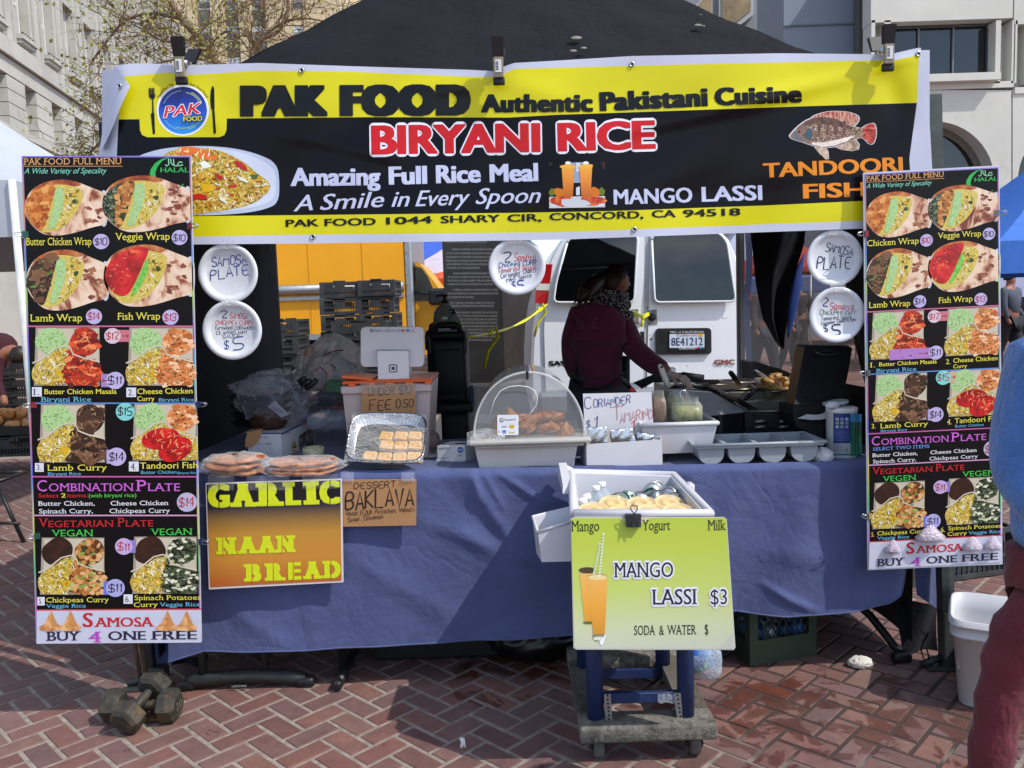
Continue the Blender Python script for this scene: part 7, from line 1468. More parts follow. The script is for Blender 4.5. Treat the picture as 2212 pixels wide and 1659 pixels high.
for k in range(4):
    q=MB();cx_=P(*n2(690,700),3.55).x;z=zc-.035*k;q.hexa([(cx_-.085,3.47,z-.03),(cx_+.085,3.47,z-.03),(cx_+.085,3.63,z-.03),(cx_-.085,3.63,z-.03)],[(cx_-.105,3.45,z),(cx_+.105,3.45,z),(cx_+.105,3.66,z),(cx_-.105,3.66,z)],BLACK);q.build('container',tk0)
q=MB()
for i in range(34):q.box((cx_-.1+i*.006,3.447,zc+.004),(.003,.006,.006),BLACK)
q.box((cx_,3.55,zc+.004),(.2,.2,.006),BLACK);q.build('lid',tk0)
cb0=P(*n2(860,590),3.5);q=MB();blob_mesh(cb0,.135,.14,.095,CLR2,seed=3,amp=.38,fq=2.6,n=14,mb=q,flat_bottom=False,smooth=False);crinkle_glints(cb0,.135,.14,.095,3,.38,2.6,44,q);blob_mesh(P(*n2(690,470),3.46),.10,.08,.03,CLR2,seed=8,amp=.5,fq=3,mb=q,n=12,flat_bottom=False,smooth=False);q.build('clear_bag',tk0)
q=MB();q.prism([P(*n2(x,y),3.36) for x,y in ((760,692),(838,632),(990,780),(908,812))],(0,.002,0),pr('#8c90a0'));lb0=q.build('paper_label',tk0);s_=Sheet(wallY(3.3595),n2,.0004)
for k in range(4):s_.stroke([(800+k*26-20,690+k*6-30+24),(880+k*20,770+k*0-6)],5,pr('#3a3c48'),1)
s_.done(lb0)
def grocery(nm,label,parts,inner=()):
    t=thing(nm,label,'plastic bag',parts[0][0])
    for c,rx,ry,rz,m_,sd,am in parts:q=MB();blob_mesh(c,rx,ry,rz,m_,seed=sd,amp=am*1.3,fq=2.6,n=15,mb=q,flat_bottom=False,smooth=False);crinkle_glints(c,rx,ry,rz,sd,am*1.3,2.6,34,q);q.build('film',t)
    return t
TANB=mat('#b08a68',.7,var=.25,vs=9.0);BAGW=clear_mat('#ece4e0',.40,.2,.25,30.0);BAGD=clear_mat('#8f96a8',.10,.12,.25,24.0)
c=P(*n2(1470,240),3.72);t=grocery('carrier_bag','crumpled pale carrier bag with red print in front of the crates',[(c,.115,.12,.115,BAGW,11,.22),(c+Vector((-.10,-.02,.01)),.05,.05,.05,BAGW,14,.4)])
q=MB();blob_mesh(c+Vector((-.06,.0,-.04)),.07,.07,.09,TANB,seed=5,amp=.15,mb=q,n=14);q.box(c+Vector((-.07,-.05,.02)),(.09,.06,.12),mat('#c9a27c',.7),bev=.02);q.box(c+Vector((.05,.02,-.05)),(.1,.1,.14),mat('#8f8f98',.7),bev=.01);q.build('contents',t)
q=MB();q.tube([P(*n2(x,y),3.59) for x,y in ((1370,135),(1430,105),(1500,85),(1580,80))],.008,mat('#7a1a26',.6),6,True,.4);q.build('red_handle',t)
c=P(*n2(1430,520),3.58);t=grocery('carrier_bag','dark see-through carrier bag of packets beside the plastic bin',[(c,.12,.10,.145,BAGD,21,.25)])
q=MB()
for k,(x,y,w_,h_,col) in enumerate(((1330,580,.10,.02,'#8a1c1c'),(1400,640,.13,.04,'#2a1614'),(1500,470,.07,.05,'#1f6b34'),(1340,690,.12,.05,'#15161c'),(1470,700,.10,.02,'#a02a22'),(1460,590,.12,.04,'#22232c'))):q.box(P(*n2(x,y),3.58),(w_,.08,h_),mat(col,.6,var=.3,vs=30),Matrix.Rotation(.1*(k % 3-1),3,'Y'),bev=.004)
q.build('contents',t);q=MB();q.tube([P(*n2(x,y),3.47) for x,y in ((1270,300),(1330,265),(1400,330),(1390,400))],.006,mat('#6b1a2a',.6),6,True,.4);q.tube([P(*n2(x,y),3.47) for x,y in ((1440,240),(1500,275),(1475,300))],.003,BLACK,5);q.build('red_handle',t)
q=MB();q.tube([P(*n2(1000,400),3.75),P(*n2(1070,275),3.72)],.0165,STEEL,12);q.tube([P(*n2(930,470),3.78),P(*n2(1000,400),3.75)],.020,mat('#3a3a3c',.5),10);tag(q.build('steel_rod'),'bright steel tube handle sticking up before the truck wheel','rod')
for i,(x0,y0,x1,y1,lb) in enumerate(((1090,430,1165,385,'black knife handle pointing up beside the steel tube handle'),(1115,470,1225,410,'middle black knife handle among three beside the carrier bag'),(1170,510,1288,405,'longest black knife handle resting against the dark carrier bag'))):
    q=MB();q.tube([P(*n2(x0,y0),3.38),P(*n2((x0+x1)/2,(y0+y1)/2),3.38),P(*n2(x1,y1),3.37)],[.009,.012,.010],BLACK,8);q.tube([P(*n2(x0,y0),3.38),P(*n2(x0-60,y0+45),3.40)],.004,STEEL,5);tag(q.build('knife'),lb,'knife','knives beside the bags')
q=MB();blob_mesh(P(*n2(760,830),3.45),.075,.06,.05,mat('#3c2418',.7,var=.3,vs=20),seed=9,amp=.15,mb=q,n=14);tag(q.build('brown_bag'),'small dark brown paper bag slumped behind the white film carton','paper bag')
q=MB();c=P(*n2(1335,830),3.52);q.lathe([(.0,-.05),(.036,-.05),(.038,.02),(.03,.03),(.03,.05),(0,.05)],c,clear_mat('#c8d4e0',.3,.1),16,Matrix.Rotation(1.3,3,'Y'));tag(q.build('clear_jar'),'clear plastic jar lying beside the film carton','jar')
q=MB()
for k in range(9):q.lathe([(.04,0),(.045,.008),(.04,.016)],P(*n2(1400+22*k,830),3.53),clear_mat('#aab4c4',.3,.1),14,Matrix.Rotation(math.pi/2,3,'Y'),caps=False)
tag(q.build('cup_sleeve'),'sleeve of clear plastic cups lying behind the baklava tray','cups')
q=MB();q.grid(lambda s,t:P(*n2(1270+330*s,900+60*t+12*math.sin(s*7)),3.40),10,4,BAGD);tag(q.build('plastic_sheet'),'sheet of grey plastic film below the clear cup sleeve','plastic film')

# ------------------------------------------------------------------ insulated beverage carriers with pump bottles
YC2=4.35;cm=lambda x,y,Y=YC2:P(*cF(x,y),Y)
def carrier(label,dx,dy,dz):
    o=Vector((dx,dy,dz));t=thing('beverage_carrier',label,'drink carrier',cm(1640,1140)+o,'black insulated drink carriers');a,b_=cm(1510,730),cm(1760,1138);w=b_.x-a.x;h=a.z-b_.z;cx_=(a.x+b_.x)/2;q=MB()
    q.box((cx_+dx,YC2+.2+dy,b_.z+h/2+dz),(w,.40,h),BLACKM,bev=.025,seg=3);q.box((cx_+dx,YC2+dy-.004,b_.z+h*.5+dz),(w*.74,.02,h*.7),BLACKM,bev=.008,seg=2);q.build('body',t)
    q=MB();q.box((cx_+dx,YC2+.2+dy,a.z+.022+dz),(w*1.04,.42,.035),BLACKM,bev=.014,seg=2);q.build('lid',t)
    q=MB();hz=a.z+.03+dz;q.tube([(cx_+dx-w*.36,YC2+.04+dy,hz),(cx_+dx-w*.33,YC2+.04+dy,hz+.035),(cx_+dx-w*.24,YC2+.04+dy,hz+.045),(cx_+dx+w*.24,YC2+.04+dy,hz+.045),(cx_+dx+w*.33,YC2+.04+dy,hz+.035),(cx_+dx+w*.36,YC2+.04+dy,hz)],.017,BLACKM,8);q.build('handle',t)
    q=MB()
    for sx in (-1,1):q.box((cx_+dx+sx*w*.5,YC2+.03+dy,a.z-.03+dz),(.018,.05,.09),DARKMETAL,bev=.004)
    q.build('latch',t)
carrier('black drink carrier in front, with a moulded carrying handle',0,0,0);carrier('black drink carrier half hidden behind the front one',-.065,.48,.0)
bsd=thing('carrier_stand','black plastic stand under the drink carriers','stand',(cm(1640,1400).x,YC2+.3,0));q=MB();a,b_=cm(1500,1142),cm(1802,1195);q.box(((a.x+b_.x)/2,YC2+.42,(a.z+b_.z)/2),(b_.x-a.x,.95,a.z-b_.z),BLACKM,bev=.012,seg=2);q.box((cm(1785,1100).x,YC2+.06,cm(1785,1095).z),(.03,.1,.10),mat('#3c4152',.5),bev=.01);q.build('shelf',bsd);q=MB();a,b_=cm(1582,1195),cm(1772,1400);q.box(((a.x+b_.x)/2,YC2+.42,a.z/2),(b_.x-a.x,.8,a.z),BLACKM,bev=.02,seg=2);q.build('pedestal',bsd)
PB=mat('#84908a',.15,var=.35,vs=18.0,coat=.5)
for x,sc,lb in ((1618,.74,'dark green pump bottle behind, on the drink carrier'),(1674,1.0,'dark green pump bottle in front, with a coloured label, on the drink carrier')):
    c=cm(x,652,YC2+.12+(.08 if x < 1650 else 0));k=(c-cm(x+46,652,YC2+.12)).length*sc;t=thing('pump_bottle',lb,'bottle',c,'pump bottles on the drink carrier');q=MB();q.lathe([(0,0),(k*.75,0),(k*.98,k*.2),(k,k*.8),(k*.9,k*1.35),(k*.6,k*1.75),(k*.32,k*1.95),(k*.3,k*2.1),(0,k*2.1)],c,PB,20,sy=.55);q.build('bottle',t)
    q=MB();q.lathe([(k*.34,k*2.05),(k*.34,k*2.25),(k*.12,k*2.3),(k*.1,k*2.65),(0,k*2.65)],c,BLACK,12);q.tube([c+Vector((k*.25,0,k*2.65)),c+Vector((-k*.55,0,k*2.66)),c+Vector((-k*.62,0,k*2.5))],k*.1,BLACK,6);q.build('pump',t)
    if x > 1650:
        q=MB();q.lathe([(k*1.005,k*.45),(k*1.01,k*1.05)],c,ramp_mat([(.3,'#2d4a2a'),(.5,'#8a9a3a'),(.6,'#7a2f3a'),(.7,'#39423f')],40,'noise',.4),20,caps=False,sy=.56);q.build('label',t)

# ------------------------------------------------------------------ glove carton, dome display, chutney box, sauces
a,b_=T(*cF(1566,1518)),T(*cF(1748,1522));hg_=P(*cF(1564,1418),a.y).z-a.z;dv_=Vector((.05,.10,0));gbx=thing('glove_box','small white glove carton with a round blue mark beside the dome','carton',(a+b_)/2);q=MB();up=Vector((0,0,hg_));q.hexa([a,b_,b_+dv_,a+dv_],[a+up,b_+up,b_+dv_+up,a+dv_+up],BOXW);go=q.build('carton',gbx)
q=MB();cpt=a+dv_*.5+up+(b_-a)*.6;q.lathe([(0,.001),(.026,.001)],cpt,mat('#1a1a1c',.9),16,sy=.45);q.build('slot',gbx)
s_=Sheet(flat(a,(b_-a).cross(up)),cF,.0004);s_.text('AMBITEX',1570,1446,1642,1442,13,DKT,1,off=.0);s_.disc(1713,1446,20,20,pr('#23509c'),1,'logo',22);s_.text('LG',1701,1452,1725,1452,13,pr('#e4e8f0'),2,'logo',off=.0);s_.text('500',1694,1487,1726,1487,11,DKT,1,off=.0);s_.rect(1570,1496,1640,1499,GT,1);s_.rect(1570,1505,1610,1507,GT,1);s_.done(go)
q=MB();q.grid(lambda s,t:T(*cF(1555+270*s,1535-8*s-70*t))+Vector((0,0,.006+.004*math.sin(s*9+t*5))),14,6,CLR2);q.build('plastic_wrap',gbx)
p=T(*cF(1520,1490));q=MB();q.box((p.x-.005,p.y+.06,p.z+.003),(.09,.16,.003),mat('#c9c9cc',.7));tag(q.build('paper_sheet'),'white paper lying flat between the baklava tray and the glove carton','paper')
YD=3.03;dm=thing('dome_display','clear roll top dome full of samosas over a white tub','food display',(P(1135,1018,YD).x,YD+.2,ZT(0)))
n6p=lambda x,y,Y=YD:P(*n6(x,y),Y)
q=MB();DP=.44;z0=n6p(650,1112).z;zt_=n6p(650,872).z;opening(q,[n6p(165,870),n6p(1165,868),n6p(1165,868)+Vector((0,DP,0)),n6p(165,870)+Vector((0,DP,0))],[Vector((n6p(222,1112).x,YD+.012,z0)),Vector((n6p(1128,1108).x,YD+.012,z0)),Vector((n6p(1128,1108).x,YD+DP-.03,z0)),Vector((n6p(222,1112).x,YD+DP-.03,z0))],mat('#c6c0bc',.4,var=.06,vs=5.0),.006)
q.build('tub',dm)
q=MB();L_,R_=n6p(118,830),n6p(1290,850);fr=mat('#b4b2ac',.25,var=.08,alpha=.9);zr=n6p(650,825).z;q.box(((L_.x+R_.x)/2,YD+DP/2-.01,zr),(R_.x-L_.x,DP+.06,.016),fr,bev=.005,seg=2);q.box(((L_.x+R_.x)/2,YD-.012,zr-.016),(R_.x-L_.x-.05,.02,.014),fr,bev=.004);q.build('frame',dm)
cx_=n6p(700,800).x;rx_=(n6p(1236,800).x-n6p(165,800).x)/2;rz_=n6p(690,168).z-zr-.006;TINT=clear_mat('#b4b9bd',.27,.06);ARC=[(cx_+rx_*math.cos(math.pi*(1-i/40)),zr+.008+rz_*math.sin(math.pi*i/40)**.92) for i in range(41)]
q=MB();q.add([Vector((x,y,z)) for y in (YD+.01,YD+DP-.02) for x,z in ARC],[(i,i+1,42+i,41+i) for i in range(40)],TINT,True);q.add([Vector((x,YD+.008,z)) for x,z in ARC],[tuple(range(41))],TINT);q.add([Vector((x,YD+DP-.018,z)) for x,z in ARC],[tuple(range(41))],TINT);q.build('dome',dm)
q=MB();q.tube([(x,YD+.004,z) for x,z in ARC],.004,clear_mat('#e8eaec',.35,.05),6);q.build('dome_edge',dm)
q=MB();q.tube([n6p(x,y,YD-.001) for x,y in ((320,565),(360,430),(420,340),(500,302),(600,292),(690,305),(750,340),(778,400),(770,470),(720,545),(685,585))],.0016,mat('#e4e6e6',.3),5);q.build('cutout_edge',dm)
q=MB();k0=n6p(678,190,YD+.003);q.box(k0+Vector((0,0,.0)),(.010,.012,.032),BLACK,bev=.003);q.build('hinge_knob',dm)
q=MB();q.grid(lambda s,t:n6p(95+370*s,745+120*t-40*math.sin(s*3.1)*(1-t),YD-.014-.006*math.sin(s*11+t*7)),20,8,clear_mat('#ffffff',.22,.08,1.0,55.0));q.build('tape',dm)
cdp=flat(n6p(490,670,YD+.0065),(0,-1,0));s_=Sheet(cdp,n6,.0004);s_.poly(rrect(388,574,594,770,12),pr('#dfe2ea'),1,'card_sticker');s_.poly(rrect(410,607,448,645,7),DKT,2,'card_sticker');s_.poly(rrect(417,614,441,638,4),pr('#dfe2ea'),3,'card_sticker');s_.poly(rrect(424,621,434,631,2),DKT,4,'card_sticker');s_.text('Square',458,632,566,627,24,DKT,2,'card_sticker',off=.0);s_.rect(392,662,590,664,pr('#b9bcc4'),2,'card_sticker');s_.text('VISA',426,699,480,697,17,pr('#25357a'),2,'card_sticker',off=.02,shear=.2);s_.disc(516,688,18,16,pr('#d6b22a'),2,'card_sticker',18);s_.disc(538,687,18,16,pr('#cfa62a'),3,'card_sticker',18);s_.rect(438,722,473,756,pr('#2f74c0'),2,'card_sticker');s_.poly(rrect(500,720,556,752,4),pr('#9fa3ab'),2,'card_sticker');s_.poly(rrect(502,722,554,750,4),pr('#e6e6e6'),3,'card_sticker');s_.rect(504,738,552,748,pr('#c9c23a'),4,'card_sticker');s_.done(dm)
SMF=ramp_mat([(.2,'#6e3914'),(.42,'#9a5a24'),(.6,'#b97c3a'),(.8,'#85481a')],40,'noise',.4,detail=5,bump=.3);q=MB();pts=[(-.045,-.03,0),(.05,-.028,0),(.0,.045,0),(.002,.0,.062)]
q.lathe([(0,-.002),(.048,0),(.052,.008),(.034,.026),(.016,.047),(.004,.060),(0,.062)],(0,0,0),SMF,9,smooth=True,sy=.8);s0=q.build('samosa',origin=(0,0,0));rs=random.Random(6);xs0,xs1=n6p(330,780).x,n6p(1060,780).x
nS=0
for row,(yy,zz,cnt,x0_,x1_) in enumerate(((YD+.08,.0,7,.12,.98),(YD+.17,.0,7,.15,.95),(YD+.12,.035,6,.28,.92),(YD+.26,.01,6,.15,.9))):
    for k in range(cnt):
        o=s0 if nS == 0 else s0.copy()
        if nS:COL.objects.link(o)
        nS += 1;o.location=(xs0+(xs1-xs0)*(x0_+(x1_-x0_)*k/(cnt-1))+rs.uniform(-.008,.008),yy+rs.uniform(-.012,.012),zr+.014+zz);o.scale=(rs.uniform(.8,1.1),rs.uniform(.75,1.05),rs.uniform(.75,1.1));o.rotation_euler=(rs.uniform(-.9,.9),rs.uniform(-.9,.9),rs.uniform(0,6));tag(o,'fried samosa heaped in the clear roll top dome','samosa','samosas under the dome')
q=MB();q.box((cx_,YD+.2,zr+.010),(rx_*1.7,.34,.004),mat('#8a8478',.5));q.build('shelf',dm)
# white box with the chutney board
YX=3.02;cx6=lambda x,y,Y=YX:P(*n6(x,y),Y);bx_=thing('chutney_box','white cardboard box of sauce sachets with a hand lettered price board','box',cx6(1620,1085));q=MB();zf=cx6(1620,1085).z;l,r=cx6(1256,1085).x,cx6(1988,1075).x;ztl,ztr=cx6(1256,858).z,cx6(1985,812).z
opening(q,[(l,YX,ztl),(r,YX,ztr),(r+.012,YX+.16,ztr),(l-.01,YX+.16,ztl)],[(l,YX,zf),(r,YX,zf+.002),(r+.01,YX+.16,zf+.002),(l-.01,YX+.16,zf)],mat('#cdccd0',.55,var=.03,vs=8.0),.003,m_in=CARD);q.add([(r+.0005,YX+.001,ztr),(r+.0005,YX+.001,zf+.002),(r+.013,YX+.16,zf+.002),(r+.013,YX+.16,ztr)],[(0,1,2,3)],CARD);bo=q.build('carton',bx_)
s_=Sheet(wallY(YX),n6,.0005);s_.quad([(1266,1082),(1428,1078),(1428,1088),(1266,1093)],pr('#a8452c'),1);s_.done(bo)
q=MB();c=[P(*n6(x,y),YX+.10) for x,y in ((1217,370),(1880,355),(1914,900),(1246,920))];q.prism(c,(0,.004,0),pr('#d6d6dc'));po_=q.build('price_board',bx_)
s_=Sheet(wallY(YX+.0995),n6,.0004);s_.hand('C',1238,520,1320,510,110,MBL,7,seed=1);s_.hand('ORIANDER',1322,503,1690,462,78,MBL,6.5,seed=2);s_.hand('T',1478,640,1650,620,140,MRD,5,seed=3);s_.hand('AMARIND',1580,650,1905,608,98,MRD,5,seed=4);s_.hand('$',1255,700,1300,696,70,MBL,6,seed=5);s_.hand('1',1320,690,1400,690,105,MBL,9,seed=6);s_.hand('1',1680,720,1765,715,90,MRD,9,seed=7);s_.done(po_)
SIL=mat('#c9ced6',.25,.75,var=.08,bump=.6,bs=40.0)
for i,(pl,lb) in enumerate(((((1246,700),(1445,690),(1452,855),(1285,855)),'silver sachet at the dome end of the white box'),(((1470,722),(1690,706),(1735,850),(1495,860)),'silver sachet leaning in the middle of the white box'),(((1735,740),(1910,775),(1920,850),(1740,860)),'open silver sachet showing brown card in the white box'),(((1600,690),(1700,716),(1740,850),(1640,850)),'crumpled silver sachet behind the others in the white box'))):
    pts=[Vector(P(*n6(x,y),YX+.03+.014*i)) for x,y in pl];q=MB();q.grid(lambda s,t:(pts[0].lerp(pts[1],s)).lerp(pts[3].lerp(pts[2],s),t)+Vector((0,-.006*math.sin(math.pi*s)*math.sin(math.pi*t)-.002*math.sin(s*13+t*9+i),0)),12,10,SIL);o=q.build('sachet');solid(o,.003);tag(o,lb,'sachet','sauce sachets in the white box')
# dish tub, jars
YTU=3.07;q=MB();pt=lambda x,y,Y=YTU:P(*n4(x,y),Y);TUB=mat('#cacbd0',.4,var=.04)
zt_=pt(500,705).z;zz=pt(300,972).z;l,r,lb_,rb_=pt(60,705).x,pt(722,705).x,pt(100,975).x,pt(668,960).x
tb0=thing('dish_tub','white dish tub holding the sauce jars','tub',((l+r)/2,YTU+.15,zz));opening(q,[(l,YTU,zt_),(r,YTU,zt_),(r,YTU+.26,zt_),(l,YTU+.26,zt_)],[(lb_,YTU+.02,zz),(rb_,YTU+.02,zz),(rb_,YTU+.24,zz),(lb_,YTU+.24,zz)],TUB,.005,rim=.009);q.build('tub',tb0)
def jar(x0,x1,ytop,ybot,Y,label,sauce,fill=.72,spoon=False):
    a,b_=pt(x0,ybot,Y),pt(x1,ybot,Y);cx_=(a.x+b_.x)/2;r=(b_.x-a.x)/2;zt_=pt((x0+x1)/2,ytop,Y).z;z0=a.z;h=zt_-z0;t=thing('sauce_jar',label,'jar',(cx_,Y+r,z0),'sauce jars in the dish tub')
    def sq(rr,z):return [Vector((cx_+rr*math.copysign(abs(math.cos(A))**.5,math.cos(A)),Y+r+rr*math.copysign(abs(math.sin(A))**.5,math.sin(A)),z)) for A in [2*math.pi*i/32 for i in range(32)]]
    def shell(m_,k,top_,mb):
        rings=[(.8*k,z0+.002),(k,z0+h*.08),(k,z0+h*.62),(.86*k,z0+h*.76),(.74*k,z0+h*.82),(.74*k,z0+h*.97),(.78*k,z0+h)];rings=[g for g in rings if g[1] <= z0+h*top_+.001];vs=[]
        for kk,z in rings:vs += sq(r*kk,z)
        n_=32;mb.add(vs,[(i*n_+j,i*n_+(j+1) % n_,(i+1)*n_+(j+1) % n_,(i+1)*n_+j) for i in range(len(rings)-1) for j in range(n_)]+[tuple(range(n_))[::-1]]+([tuple((len(rings)-1)*n_+j for j in range(n_))] if top_ < 1 else []),m_,True);return mb
    shell(sauce,.95,fill,MB()).build('sauce',t);shell(clear_mat('#d8dccf',.14,.05),1.0,1.0,MB()).build('glass',t);return t
GSA=ramp_mat([(.3,'#5c6434'),(.5,'#8a8c50'),(.62,'#a3a266'),(.75,'#4a4a22'),(.9,'#7a6a2c')],60,'noise',.35,detail=5);BSA=ramp_mat([(.3,'#5a2f18'),(.5,'#7a4a2a'),(.7,'#8f6242')],30,'noise',.35)
jar(150,282,418,704,3.13,'jar of brown tamarind sauce beside the price board',BSA,.80);jar(290,520,420,700,3.22,'jar of pale green sauce at the back of the tub',GSA,.80);jar(345,608,478,702,3.09,'jar of green coriander sauce in front, with a steel spoon',GSA,.68)
q=MB();sp=lambda x,y:pt(x,y,3.14);q.tube([sp(455,570),sp(440,500),sp(450,440),sp(435,415),sp(400,418),sp(390,445),sp(415,500),sp(430,570)],.0035,STEEL,6);tag(q.build('spoon'),'steel spoon with a loop handle standing in the green sauce','spoon')
q=MB();q.tube([P(*n3(x,y),3.42) for x,y in ((925,1005),(945,1050),(975,1130),(1000,1195))],[.008,.0125,.0135,.011],mat('#c9c2b4',.4),10);q.tube([P(*n3(1000,1195),3.42),P(*n3(1022,1235),3.42)],.007,BLACK,8);q.lathe([(0,.0),(.005,.0)],P(*n3(944,1026),3.40),BLACK,10,Matrix.Rotation(math.pi/2,3,'X'));tag(q.build('spatula'),'spatula with an ivory handle leaning out of the sauce tub','spatula')
q=MB();q.tube([P(*n3(x,y),3.40) for x,y in ((598,1085),(640,1140),(690,1205))],[.008,.013,.010],BLACK,10);q.tube([P(*n3(683,1200),3.40),P(*n3(722,1240),3.40)],.012,mat('#b8261f',.4),8);q.tube([P(*n3(722,1240),3.40),P(*n3(760,1330),3.36)],.006,STEEL,6);tag(q.build('ladle'),'black handled ladle with a red collar behind the coriander board','ladle')

# ------------------------------------------------------------------ griddle and steam table
ZG=.925;gz=lambda x,y,z=ZG:(lambda d:CP+d*((z-CAMH)/d.z))(ray(*n4(x,y)))
GRD=mat('#a3a6a9',.42,.25,var=.2,vs=5.0,dirt='#5a5b5c',ds=7.0,dth=.6);BODY=mat('#292b2e',.4,.5,var=.2,vs=8.0)
gd=thing('griddle','flat steel griddle plate beside the sauce tub','griddle',gz(700,630));A_=[gz(600,642),gz(946,606),gz(448,327),gz(165,342)];q=MB();q.prism(A_,(0,0,.012),GRD);q.build('plate',gd);q=MB();q.hexa([p+Vector((0,.01,-.16)) for p in A_],[p+Vector((0,.003,-.002)) for p in A_],BODY);q.hexa([A_[0]+Vector((.02,-.03,-.22)),A_[1]+Vector((0,-.03,-.22)),A_[1]+Vector((0,.1,-.22)),A_[0]+Vector((.02,.1,-.22))],[A_[0]+Vector((.02,-.01,-.165)),A_[1]+Vector((0,-.01,-.165)),A_[1]+Vector((0,.1,-.165)),A_[0]+Vector((.02,.1,-.165))],mat('#4a4d50',.35,.7,var=.2));q.build('body',gd)
q=MB();q.prism([P(*n4(x,y),4.62) for x,y in ((-10,350),(190,268),(410,262),(520,318),(740,326),(740,345),(160,345),(60,400))],(0,.03,0),BLACKM);q.tube([P(*n4(405,285),4.6),P(*n4(600,312),4.58)],.022,BLACKM,8);q.build('lid',gd)
stt=thing('steam_table','dark steam table with vented front beside the griddle','steam table',gz(1200,760));f0,f1=gz(955,606),gz(1560,596);b0_,b1_=gz(505,330),gz(1300,300);q=MB()
hgt=.31;q.hexa([f0+Vector((0,0,-hgt)),f1+Vector((0,0,-hgt)),b1_+Vector((0,0,-hgt)),b0_+Vector((0,0,-hgt))],[f0+Vector((0,0,-.07)),f1+Vector((0,0,-.07)),b1_+Vector((0,0,-.07)),b0_+Vector((0,0,-.07))],BODY)
q.hexa([f0+Vector((0,-.004,-.075)),f1+Vector((0,-.004,-.075)),f1+Vector((0,.02,-.075)),f0+Vector((0,.02,-.075))],[f0+Vector((0,-.004,-.004)),f1+Vector((0,-.004,-.004)),f1+Vector((0,.02,-.004)),f0+Vector((0,.02,-.004))],BODY);q.build('body',stt)
for x,y in ((1100,685),(1310,683),(1100,735),(1310,732)):
    yv=f0.y+(f1.y-f0.y)*(x-955)/605-.006;c=P(*n4(x,y),yv);q=MB();q.lathe([(0,-.006),(.022,-.004),(.024,0)],c,mat('#a0a3a5',.3,.4),16,Matrix.Rotation(math.pi/2,3,'X'),sx=1.1,sy=.3);q.box(c+Vector((0,-.001,-.006)),(.044,.004,.006),mat('#050505',.9));q.build('vent',stt)
for x in (1040,1330):q=MB();q.lathe([(.004,0),(0,.003)],P(*n4(x,632),f0.y+(f1.y-f0.y)*(x-955)/605-.008),BODY,8,Matrix.Rotation(math.pi/2,3,'X'));q.build('rivet',stt)
PAN=mat('#8a8378',.3,.75,var=.25,vs=7.0)
def pan(px,label,food=None,fill=.5,dep=.06,z=ZG+.004,lump=0,m_=None):
    tops=[gz(x,y,z) for x,y in px];c=sum(tops,Vector())/4;t=thing('steel_pan',label,'pan',c-Vector((0,0,dep)),'steel pans on the steam table');q=MB();bots=[c+(p-c)*.86-Vector((0,0,dep)) for p in tops];opening(q,tops,bots,m_ or PAN,.004,rim=.006);q.build('tray',t)
    if food:
        q=MB();B_=[c+(p-c)*(.88+.09*fill)-Vector((0,0,dep*(1-fill))) for p in tops]
        q.grid(lambda s,t_:(B_[0].lerp(B_[1],s)).lerp(B_[3].lerp(B_[2],s),t_)+Vector((0,0,lump*(mnoise.noise(Vector((s*7,t_*7,1)))+.3))),26,26,food);q.build('food',t)
    return t
CUR=ramp_mat([(.3,'#7a3a14'),(.5,'#b0682a'),(.7,'#cf8c46')],25,'noise',.25);DKF=ramp_mat([(.3,'#1c1a14'),(.6,'#38301f'),(.8,'#4a3c24')],20,'noise',.25)
pan([(958,598),(1500,590),(1450,500),(868,515)],'wide steel pan nearest the front, nearly empty with a few yellow grains',DKF,.15);pan([(850,503),(1445,488),(1400,428),(765,435)],'dark steel pan second from the front of the steam table',DKF,.3)
pan([(700,415),(1075,402),(1005,360),(562,366)],'steel pan of brown curry in the middle of the steam table',CUR,.6);pan([(545,352),(1055,345),(1005,320),(505,330)],'steel pan of curry at the far end of the steam table',CUR,.6)
ROLL=ramp_mat([(.25,'#8a5a28'),(.45,'#c08a44'),(.6,'#d8ac68'),(.8,'#a87434')],28,'noise',.4,detail=4)
pan([(1190,425),(1480,405),(1440,300),(1045,312)],'raised steel pan heaped with golden rolls next to the napkin dispenser',ROLL,.5,.09,ZG+.05,.02)
q=MB();q.tube([(0,-.035,0),(0,-.015,.004),(0,.015,.004),(0,.035,0)],[.010,.015,.015,.009],ROLL,8);r0=q.build('bread_roll',origin=(0,0,0));rr_=random.Random(8)
for k in range(20):
    o=r0 if k == 0 else r0.copy()
    if k:COL.objects.link(o)
    o.location=gz(1130+rr_.random()*300,330+rr_.random()*75,ZG+.055)+Vector((0,0,rr_.random()*.03));o.rotation_euler=(rr_.uniform(-.4,.4),rr_.uniform(-.4,.4),rr_.uniform(0,3));tag(o,'small golden filled roll heaped in the raised steel pan','roll','rolls in the raised steel pan')
q=MB();p=gz(1140,568,ZG-.045);blob_mesh(p,.03,.03,.012,mat('#b8a02c',.5,var=.3,vs=90),seed=2,n=10,mb=q);tag(q.build('rice_grains'),'little heap of yellow rice left in the wide front pan','rice')
